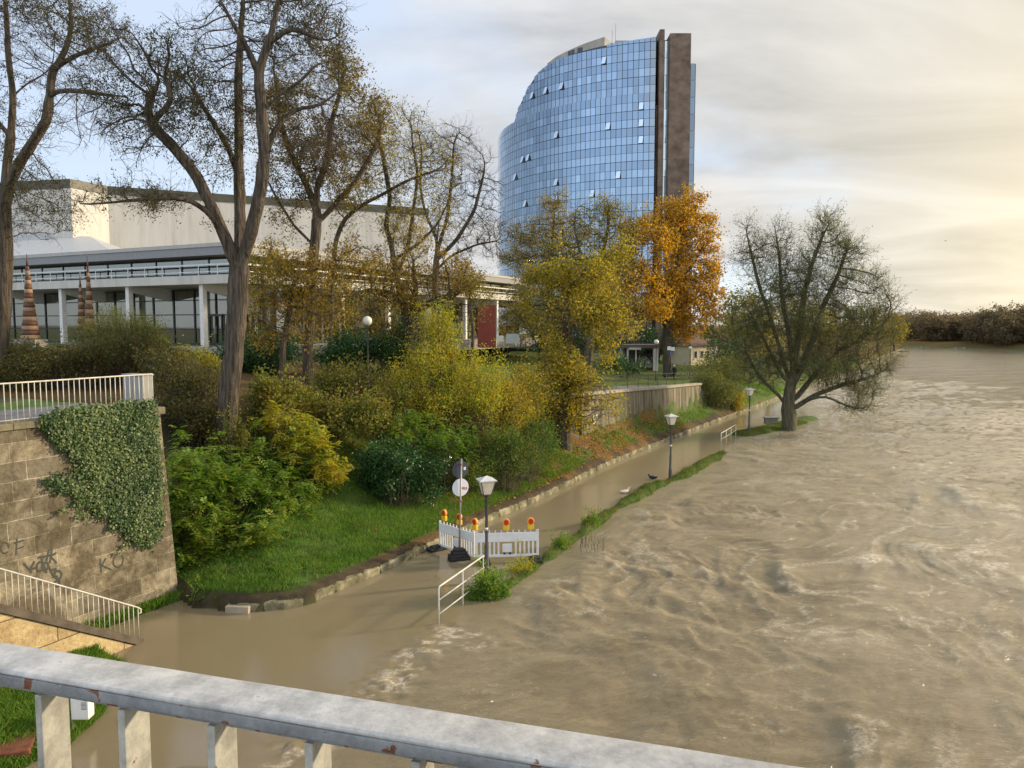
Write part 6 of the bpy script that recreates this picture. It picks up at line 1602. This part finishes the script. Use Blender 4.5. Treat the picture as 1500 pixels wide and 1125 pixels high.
bush("willow_bush", "tall lemon yellow willow bush lit by the sun before the hall", gb_(650, 590, 38),
     [(650, 520, 38, 62, 50, 2, 1.8), (645, 475, 38.5, 34, 42, 1.1, 1.2), (700, 555, 38, 60, 48, 2, 1.8), (600, 560, 37.5, 48, 45, 1.3, 1.5), (655, 590, 37, 70, 45, 1.6, 1.5)],
     1150, 36, 0.115, L_YGR, 37, sd=0.19, elong=0.4, droop=0.3, bare=0.2)
bush("hawthorn_bush", "ochre leaved bush right of the lemon yellow willow bush", gb_(735, 600, 40),
     [(745, 600, 40, 45, 55, 1.6, 1.6), (715, 625, 39, 40, 45, 1.2, 1.3), (775, 560, 42, 36, 50, 1, 1.4)], 520, 34, 0.12, L_YEL, 38, sd=0.2, elong=0.6)
bush("green_bush", "mid green bushes at the foot of the bank left of the yellow tree", gb_(745, 645, 36.5),
     [(735, 660, 36, 55, 38, 1.5, 1.3), (790, 645, 39, 40, 42, 1.1, 1.3), (690, 690, 34.5, 36, 28, .7, 1)], 480, 36, 0.105, leafmat("bank_green", [(0.041, 0.088, 0.015), (0.081, 0.149, 0.022), (0.135, 0.189, 0.033), (0.216, 0.203, 0.033)], 0.4), 39, sd=0.17)
bush("yew_bush", "very dark green yew hedge behind the nearest globe lamp", gb_(545, 540, 44),
     [(520, 505, 45, 50, 30, 1.5, 1.5), (575, 500, 45, 42, 32, 1.3, 1.5), (490, 530, 44, 46, 26, 1, 1.3), (600, 515, 46, 35, 30, .8, 1.2), (385, 510, 46, 42, 24, 1.1, 1.4)],
     560, 40, 0.15, L_DGR, 40, sd=0.24)
bush("thorn_bush", "sparse thorny bush with pale stems below the globe lamp", gb_(530, 610, 36),
     [(520, 560, 36, 62, 48, 1.5, 1.5), (470, 580, 36, 48, 42, 1, 1.3), (570, 590, 36, 45, 40, 1, 1.3)], 480, 30, 0.12, L_MIX, 41, sd=0.22, bare=0.6, stem_r=0.018)
bush("forecourt_hedge", "reddish brown and green hedge behind the terrace railing at the left", gb_(110, 520, 34),
     [(60, 525, 34, 95, 26, 2, 2), (180, 515, 35, 80, 34, 2, 2), (-40, 520, 34, 70, 26, 1, 2), (255, 525, 37, 60, 26, 1.3, 1.6), (10, 545, 32, 70, 22, 1, 1.6)],
     1000, 32, 0.12, L_THK, 42, sd=0.22)
bush("willow_bush", "rounded feathery olive bush before the hall at the left", gb_(175, 520, 38),
     [(170, 480, 38, 68, 42, 2, 2), (215, 500, 38, 48, 36, 1, 1.6), (140, 500, 37.5, 45, 30, .8, 1.5)], 700, 34, 0.10, L_OLV, 43, sd=0.18, elong=0.3, bare=0.3)
bush("low_shrub", "light green low shrub left of the big locust trunk before the hall", gb_(285, 540, 38), [(285, 530, 38, 40, 22, 1, 1.4)], 200, 40, 0.11, L_YGR, 44, sd=0.18)
bush("yew_bush", "dark green shrub mass behind the big locust trunk by the hall doors", gb_(400, 530, 44), [(395, 520, 43, 62, 32, 1, 2), (345, 525, 43, 30, 24, .5, 1.2)], 330, 38, 0.15, L_DGR, 45, sd=0.24)
bush("riverside_bush", "grey green bush at the far end of the concrete wall", gb_(1055, 590, 70),
     [(1050, 570, 70, 36, 30, 1.5, 2.4), (1075, 545, 74, 34, 36, 1.2, 2.4), (1030, 545, 76, 30, 24, .8, 2)], 420, 34, 0.18, L_OLV, 46, sd=0.32)
bush("ochre_bush", "ochre shrub on the bank slope behind the farthest lantern lamp", gb_(1072, 592, 74), [(1072, 590, 73, 22, 17, 1, 1.5)], 120, 34, 0.16, L_YEL, 47, sd=0.25)
bush("lawn_shrub", "low green shrub on the lawn before the pavilion", gb_(925, 545, 80), [(925, 535, 82, 28, 10, 1, 1.6), (895, 530, 78, 24, 20, 1, 1.5)], 150, 34, 0.16, L_DGR, 48, sd=0.25)
bush("weed_tuft", "tuft of bright green weeds in the water at the foot of the nearest lantern lamp", G(712, 880, 0.0),
     [(711, 868, 23.5, 29, 25, 1, 0.55)], 420, 36, 0.075, L_GRN, 49, sd=0.07, floor=False, droop=-0.3, shell=0.2, stemthin=0.1)
for i, (px, py, w) in enumerate(((765, 838, 22), (822, 803, 14), (866, 770, 14))):
    c = G(px, py, 0.0)
    bush("weed_tuft", ("pale green weeds at the right end of the white barrier", "small weeds on the grassy strip right behind the barrier", "weeds with dry stalks on the grassy strip between barrier and second lamp")[i], c, [(px, py - 6, c.y, w, 9, 1, 0.5)], 90, 24, 0.06, L_YGR if i == 0 else L_GRN, 50 + i, sd=0.08, floor=False, droop=-0.3, shell=0.2, stemthin=0.2)
# dry stalks in the river by the strip
mb = MB(); rg = random.Random(8)
for i in range(26):
    p = G(rg.uniform(850, 885), rg.uniform(792, 812), 0); h = rg.uniform(0.3, 0.85)
    mb.tube([p, p + Vector((rg.uniform(-.1, .1), rg.uniform(-.1, .1), h * 0.5)), p + Vector((rg.uniform(-.3, .3), rg.uniform(-.2, .2), h))], [0.008, 0.006, 0.003], 4)
o = mb.build("dry_stalks", B_BR); tag(o, "dry brown stalks poking out of the river right of the barrier", "dead weeds")

# ivy on the stone wall
def ivy():
    rng = np.random.RandomState(5)
    poly = [Vector((a, b, 0)) for a, b in [(62, 612), (110, 601), (230, 588), (229, 600), (232, 650), (234, 720), (232, 775), (218, 800), (206, 798), (196, 790), (172, 770), (140, 745), (112, 728), (100, 712), (138, 712), (112, 690), (85, 698), (128, 682), (92, 655), (70, 628)]]
    pts = []
    while len(pts) < 6600:
        x, y = rng.uniform(60, 250), rng.uniform(586, 840)
        pts.append((x + rng.normal(0, 3), y + rng.normal(0, 3))) if in_poly(np.array([x]), np.array([y]), poly)[0] else None
    C = np.array([wall_local(*q) for q in pts]); 
    for _ in range(30):
        e0 = poly[rng.randint(9, 18)]; x_, y_ = e0.x + rng.uniform(-6, 14), e0.y + rng.uniform(-10, 10); ax, ay = rng.uniform(-9, -1), rng.uniform(-1, 7)
        for k_ in range(rng.randint(3, 9)):
            x_ += ax * .6 + rng.normal(0, 1.2); y_ += ay * .6 + rng.normal(0, 1.2); C = np.vstack([C, wall_local(x_, y_)])
    t = np.repeat(C, 7, 0) + rng.normal(0, 0.05, (len(C) * 7, 3))
    t[:, 1] = np.repeat(C[:, 1], 7) - 0.10 * np.clip(np.repeat(vnoise3(C * 2.2, 9), 7) - .35, 0, 1) - abs(rng.normal(0.05, 0.06, len(t))) - 0.02
    # hangs over the coping
    hz = rng.uniform(0, 1, 1300); xx = -3.4 + 2.9 * hz; cp = np.stack([xx, rng.uniform(-0.18, 0.1, 1300), 5.98 + rng.normal(0, 0.04, 1300)], -1)
    cp2 = np.stack([xx, rng.uniform(-0.2, -0.12, 1300), rng.uniform(5.6, 6.0, 1300)], -1)
    # round the corner
    n2 = 2600; e = np.stack([0.05 + rng.uniform(-0.05, 0.15, n2), rng.uniform(-0.35, 1.5, n2), rng.uniform(1.2, 5.0, n2)], -1)
    e = e[(rng.rand(n2) < 0.02)]
    C = np.concatenate([t, cp, cp2, e])
    o = empty("ivy", (WB.x, WB.y, 0), "triangular sheet of variegated ivy hanging on the stone wall", "ivy", rz=WRZ)
    n = len(C); nrm = unit(np.stack([rng.normal(0, .45, n), -1 + rng.normal(0, .3, n), rng.normal(0.25, .45, n)], -1)); a = unit(np.cross(nrm, rng.normal(0, 1, (n, 3)))); b = np.cross(nrm, a)
    s = 0.034 * rng.uniform(0.6, 1.5, n)[:, None]; V_ = np.stack([C - a * s, C + b * s * .8, C + a * s, C - b * s * .8], 1).reshape(-1, 3)
    np_mesh("leaves", V_, np.arange(n * 4).reshape(-1, 4), L_IVY, o)
    mb = MB(); r = random.Random(3)
    for i in range(26):
        p = Vector(wall_local(205 + r.uniform(-15, 30), 785)); q = Vector(wall_local(r.uniform(75, 235), r.uniform(600, 640))); m = (p + q) / 2 + Vector((r.uniform(-.4, .4), 0, 0))
        mb.tube([p + Vector((0, -.02, 0)), m + Vector((0, -.03, 0)), q + Vector((0, -.02, 0))], [0.012, 0.009, 0.005], 4)
    mb.build("stems", B_BR, o)
ivy()

# ------------------------------------------------------------------ grass, fallen leaves
G_S = leafmat('strip_blade', [(0.05, 0.09, 0.015), (0.10, 0.15, 0.025), (0.17, 0.20, 0.04), (0.22, 0.20, 0.06)], 0.35)
G_M = leafmat("grass_blade", [(0.061, 0.128, 0.013), (0.101, 0.209, 0.020), (0.149, 0.270, 0.028), (0.216, 0.270, 0.055)], 0.35)
def blades(name, P, h, w, rng, mat, label):
    n = len(P); d = rng.uniform(0, 2 * np.pi, n); lean = rng.normal(0, 0.4, (n, 2)); hh = h * rng.uniform(0.5, 1.4, n)
    sx = np.stack([np.cos(d), np.sin(d), 0 * d], -1) * (w * rng.uniform(.6, 1.4, n))[:, None]
    tip = P + np.stack([lean[:, 0] * hh, lean[:, 1] * hh, hh], -1); mid = P * 0.5 + tip * 0.5; mid[:, 2] += 0.12 * hh
    V_ = np.stack([P - sx, P + sx, mid + sx * .7, tip, mid - sx * .7], 1).reshape(-1, 3); F = np.arange(n * 5).reshape(-1, 5)
    o = np_mesh(name, V_, F, mat); tag(o, label, "grass", kind='stuff'); return o
rng = np.random.RandomState(77)
def scatter(x0, x1, y0, y1, n, cond):
    X = rng.uniform(x0, x1, n); Y = rng.uniform(y0, y1, n); Z = ground(X, Y); m = cond(X, Y, Z); return np.stack([X[m], Y[m], Z[m] - 0.01], -1)
def c_lawn(X, Y, Z):
    s = poly_dist(X, Y, KS); i = in_poly(X, Y, POLY); return i & (s > 0.45) & (s < 7.5) & (Z < 4.5) & (Z > 0.15)
Pl = scatter(-12, 8, 21.8, 44, 350000, c_lawn)
keep = rng.rand(len(Pl)) < np.clip(1.15 - 0.03 * (Pl[:, 1] - 26), 0.2, 1) * (0.35 + 0.65 * (fbm(Pl[:, 0] * .8, Pl[:, 1] * .8, 3, 19) > 0.42))
blades("bank_grass", Pl[keep], 0.14, 0.010, rng, G_M, "green grass on the near bank lawn above the kerb")
def c_far(X, Y, Z):
    s = poly_dist(X, Y, KS); i = in_poly(X, Y, POLY); return i & (s > 0.45) & (s < 6) & (Z < 2.6) & (fbm(X * .5, Y * .5, 3, 29) > 0.47)
blades("far_bank_grass", scatter(2, 40, 44, 95, 130000, c_far), 0.2, 0.02, rng, G_M, "grass and moss patches on the bank below the concrete wall")
def c_strip(X, Y, Z): return (~in_poly(X, Y, POLY)) & (Z > -0.06)
blades("strip_grass", np.concatenate([scatter(-3, 20, 22, 64, 420000, c_strip), scatter(17, 27, 55, 66, 40000, c_strip)]), 0.12, 0.010, rng, G_S, "tufty green grass on the narrow strip between flooded path and river")
def c_corner(X, Y, Z): return (~in_poly(X, Y, POLY)) & (Z > -0.04) & (Y < 19.3)
blades("corner_grass", scatter(-13, -7.4, 12, 20.6, 130000, c_corner), 0.17, 0.010, rng, G_M, "green grass at the foot of the stair, lower left corner")
# weeds at the wall foot
wf = np.array([np.array(WB + WD * t + WN * o_) for t, o_ in zip(rng.uniform(-3.2, 0.6, 2600), rng.uniform(0.35, 0.62, 2600))]); wf[:, 2] = rng.uniform(-0.02, 0.05, 2600)
blades("wall_foot_grass", wf, 0.22, 0.022, rng, G_M, "line of weeds along the foot of the stone wall")
bush("weed_tuft", "low green weeds at the corner where the kerb meets the stone wall", G(300, 893, 0), [(300, 888, 23.2, 40, 7, 1, .5)], 200, 24, 0.08, L_GRN, 58, sd=0.06, floor=False, droop=-0.2, shell=0.2, stemthin=0.1)
bush("ivy_bush", "ivy and brush round the foot of the big forked locust trunk", (b0[0], b0[1], gz(b0[0], b0[1])), [(333, 640, 28.9, 32, 34, 1, .9)], 170, 34, 0.10, L_MIX, 59, sd=0.13)
# broad leaved weeds in the lawn
q = scatter(-12, 6, 23.6, 40, 9000, lambda X, Y, Z: c_lawn(X, Y, Z) & (fbm(X * 1.1, Y * 1.1, 3, 57) > 0.5)); q = np.repeat(q, 7, 0) + rng.normal(0, .06, (len(q) * 7, 3)); q[:, 2] = ground(q[:, 0], q[:, 1]) + rng.uniform(.02, .13, len(q))
V_, F = leaves(q, 0.065, rng, .6, 0, 1.5); o = np_mesh("bank_weeds", V_, F, leafmat("weed_leaf", [(0.05, 0.09, 0.02), (0.09, 0.15, 0.03), (0.16, 0.19, 0.05), (0.12, 0.08, 0.03)], .35)); tag(o, "broad leaved weeds among the grass of the near bank", "weeds", kind='stuff')
# fallen leaves as separate leaves on the bank
LF = leafmat("fallen_leaf", [(0.135, 0.068, 0.017), (0.297, 0.162, 0.022), (0.567, 0.378, 0.044), (0.405, 0.135, 0.022)], 0.1)
def c_leaf(X, Y, Z):
    s = poly_dist(X, Y, KS); i = in_poly(X, Y, POLY)
    a = np.maximum(0.03, sstep(30, 38, Y)) * (1 - sstep(52, 66, Y)); return i & (s > 0.3) & (s < 8) & (rng.rand(len(X)) < a * np.clip(fbm(X * .6, Y * .6, 3, 37) * 2.4 - 0.7, 0, 1)) & (Z < 3)
q = scatter(-11, 20, 23.5, 68, 190000, c_leaf); q[:, 2] += 0.05
n = len(q); d = rng.uniform(0, 2 * np.pi, n); s = 0.055 * rng.uniform(.6, 1.4, n); up = rng.normal(0, .3, (n, 2))
a = np.stack([np.cos(d), np.sin(d), up[:, 0]], -1) * s[:, None]; b = np.stack([-np.sin(d), np.cos(d), up[:, 1]], -1) * s[:, None] * .75
V_ = np.stack([q - a, q + b, q + a, q - b], 1).reshape(-1, 3)
o = np_mesh("fallen_leaves", V_, np.arange(n * 4).reshape(-1, 4), LF); tag(o, "yellow and brown fallen leaves on the bank under the yellow tree", "fallen leaves", kind='stuff')

# ------------------------------------------------------------------ trees farther off, built once per kind and copied
def proto(kind, seed, lm, bk, H=12.0, W=4.5, leaf_n=3, leaf_s=0.35, natt=260, up=0.0, bare=False):
    rng = np.random.RandomState(seed); c = np.array([0, 0, H * (0.50 if kind == 'far_tree' else 0.60)]); m = natt
    d = unit(rng.normal(0, 1, (m, 3))); rr = rng.uniform(0, 1, m) ** (1 / 3); at = c + d * rr[:, None] * np.array([W, W, H * (0.47 if kind == 'far_tree' else 0.42)])
    at += np.array([rng.normal(0, .5), rng.normal(0, .5), 0])
    P, par, ns = grow([[(0, 0, -0.5), (rng.normal(0, .2), 0, H * 0.15), (rng.normal(0, .3), rng.normal(0, .3), H * 0.34)]], at, 0.7, 1.0, rng, 0.3, up)
    r = radii(P, par, H * 0.026, 0.03, 2.3); o = empty(kind, (0, 0, 0), "x", "tree"); parts = [sweep(P, par, r, rng, False)]
    idx = np.where(r < 0.09)[0]; idx = idx[idx > 0]; k = 3; D = np.repeat(unit(P[idx] - P[par[idx]]), k, 0); B = np.repeat(P[idx], k, 0); D = unit(D * .7 + unit(rng.normal(0, 1, D.shape)) * .8)
    V_, F, pts = twigs(B, D, 1.2 * rng.uniform(.5, 1.3, len(B)), rng, 0.03, 0.01, 2, .3, up); parts.append((V_, F))
    Vt, Ft = cat(parts); np_mesh("trunk", Vt, Ft, bk, o, smooth=True)
    q = pts[:, 1:].reshape(-1, 3); q = q[vnoise3(q * .45, seed) > 0.42]; kk = max(1, int(leaf_n)); 
    if leaf_n < 1: q = q[rng.rand(len(q)) < leaf_n]
    C = np.repeat(q, kk, 0) + rng.normal(0, .35, (len(q) * kk, 3)); V_, F = leaves(C, leaf_s, rng, .7, .2); np_mesh("crown", V_, F, lm, o)
    return o
def dup(root, loc, rz, sc, label, group):
    r = root.copy(); COL.objects.link(r); r.location = loc; r.rotation_euler = (0, 0, rz); r.scale = sc; r['label'] = label
    if group: r['group'] = group
    for ch in kids_of[root.name]:
        c = ch.copy(); COL.objects.link(c); c.parent = r
    return r
kids_of = {}
pr = [proto("riverside_tree", 61, L_OLV, B_OL, leaf_n=2), proto("riverside_tree", 62, L_YEL, B_DK, leaf_n=3), proto("far_tree", 63, L_FAR, B_DK, leaf_n=2, leaf_s=0.5), proto("far_tree", 64, L_FAR, B_DK, leaf_n=3, leaf_s=0.5, W=5.5), proto("riverside_tree", 65, L_BRN, B_DK, leaf_n=2, W=5), proto("conifer_bush", 66, L_DGR, B_DK, leaf_n=4, W=4.5, H=9)]
for p_ in pr: kids_of[p_.name] = kids(p_)
used = set()
def place(k, loc, rz, sc, label, group):
    if k not in used:
        used.add(k); o = pr[k]; o.location = loc; o.rotation_euler = (0, 0, rz); o.scale = sc; o['label'] = label
        if group: o['group'] = group
        return o
    return dup(pr[k], loc, rz, sc, label, group)
rg = random.Random(12)
mid = [(1062, 556, 92, 5, 0.62, "dark green rounded tree behind the walking person, right of the maple"), (1078, 565, 100, 0, 1.05, "olive tree just right of the orange maple, behind the bank bush"),
       (1095, 560, 112, 1, 0.9, "yellow tree behind the left side of the willow"), (1125, 556, 120, 0, 1.1, "olive tree seen through the middle of the willow"), (1160, 552, 135, 4, 1.0, "brown tree behind the willow trunk"),
       (1195, 545, 150, 1, 0.9, "ochre tree beyond the willow's right limbs"), (1225, 540, 165, 4, 1.0, "brown tree beyond the willow, right of the ochre one"), (1255, 533, 185, 0, 1.0, "olive tree on the far left bank behind the willow's right side"),
       (1285, 526, 205, 4, 1.05, "brown tree on the left bank just inside the willow's right edge"), (1310, 520, 235, 1, 0.9, "last yellowish tree on the left bank beyond the willow"),
       (700, 520, 120, 4, 0.8, "brown tree behind the end of the hall"), (745, 520, 112, 1, 0.75, "yellow tree behind the notice boards"), (790, 520, 105, 5, 0.9, "dark green tree behind the yellow climbing leaves"), (855, 525, 110, 5, 0.8, "dark tree left of the pavilion"), (900, 520, 120, 1, 0.95, "yellow tree right behind the pavilion"),
       (965, 525, 125, 5, 0.7, "dark evergreen between the pavilion and the cream house"), (1052, 535, 130, 5, 0.8, "dark evergreen right of the cream house")]
for px, py, Y, k, s, lab in mid:
    p = A(px, py, Y); place(k, (p.x, p.y, gz(p.x, p.y) - 0.2), rg.uniform(0, 6), (s, s, s * rg.uniform(.9, 1.1)), lab, None)
# the wood on the far shore
n = 34
side = ["leftmost tree of the far shore wood beside the willow's tips"]
for i in range(n):
    px = 1318 + 10.5 * i + rg.uniform(-3, 3); Y = 305 - 0.24 * (px - 1318) + rg.uniform(0, 26); p = A(px, 500, Y); s = 0.92 + rg.uniform(-0.12, 0.18) + 0.0012 * (px - 1318)
    place(2 + i % 2, (p.x, p.y, 1.2), rg.uniform(0, 6), (s * 1.25, s * 1.25, s), "brown autumn tree in the wood on the far shore", "trees of the far shore wood")
for i in range(16):
    px = 1310 + 20 * i + rg.uniform(-5, 5); Y = 345 + rg.uniform(0, 20); p = A(px, 500, Y)
    place(2 + i % 2, (p.x, p.y, 1.2), rg.uniform(0, 6), (1.7, 1.7, 1.12), "brown autumn tree in the wood on the far shore", "trees of the far shore wood")
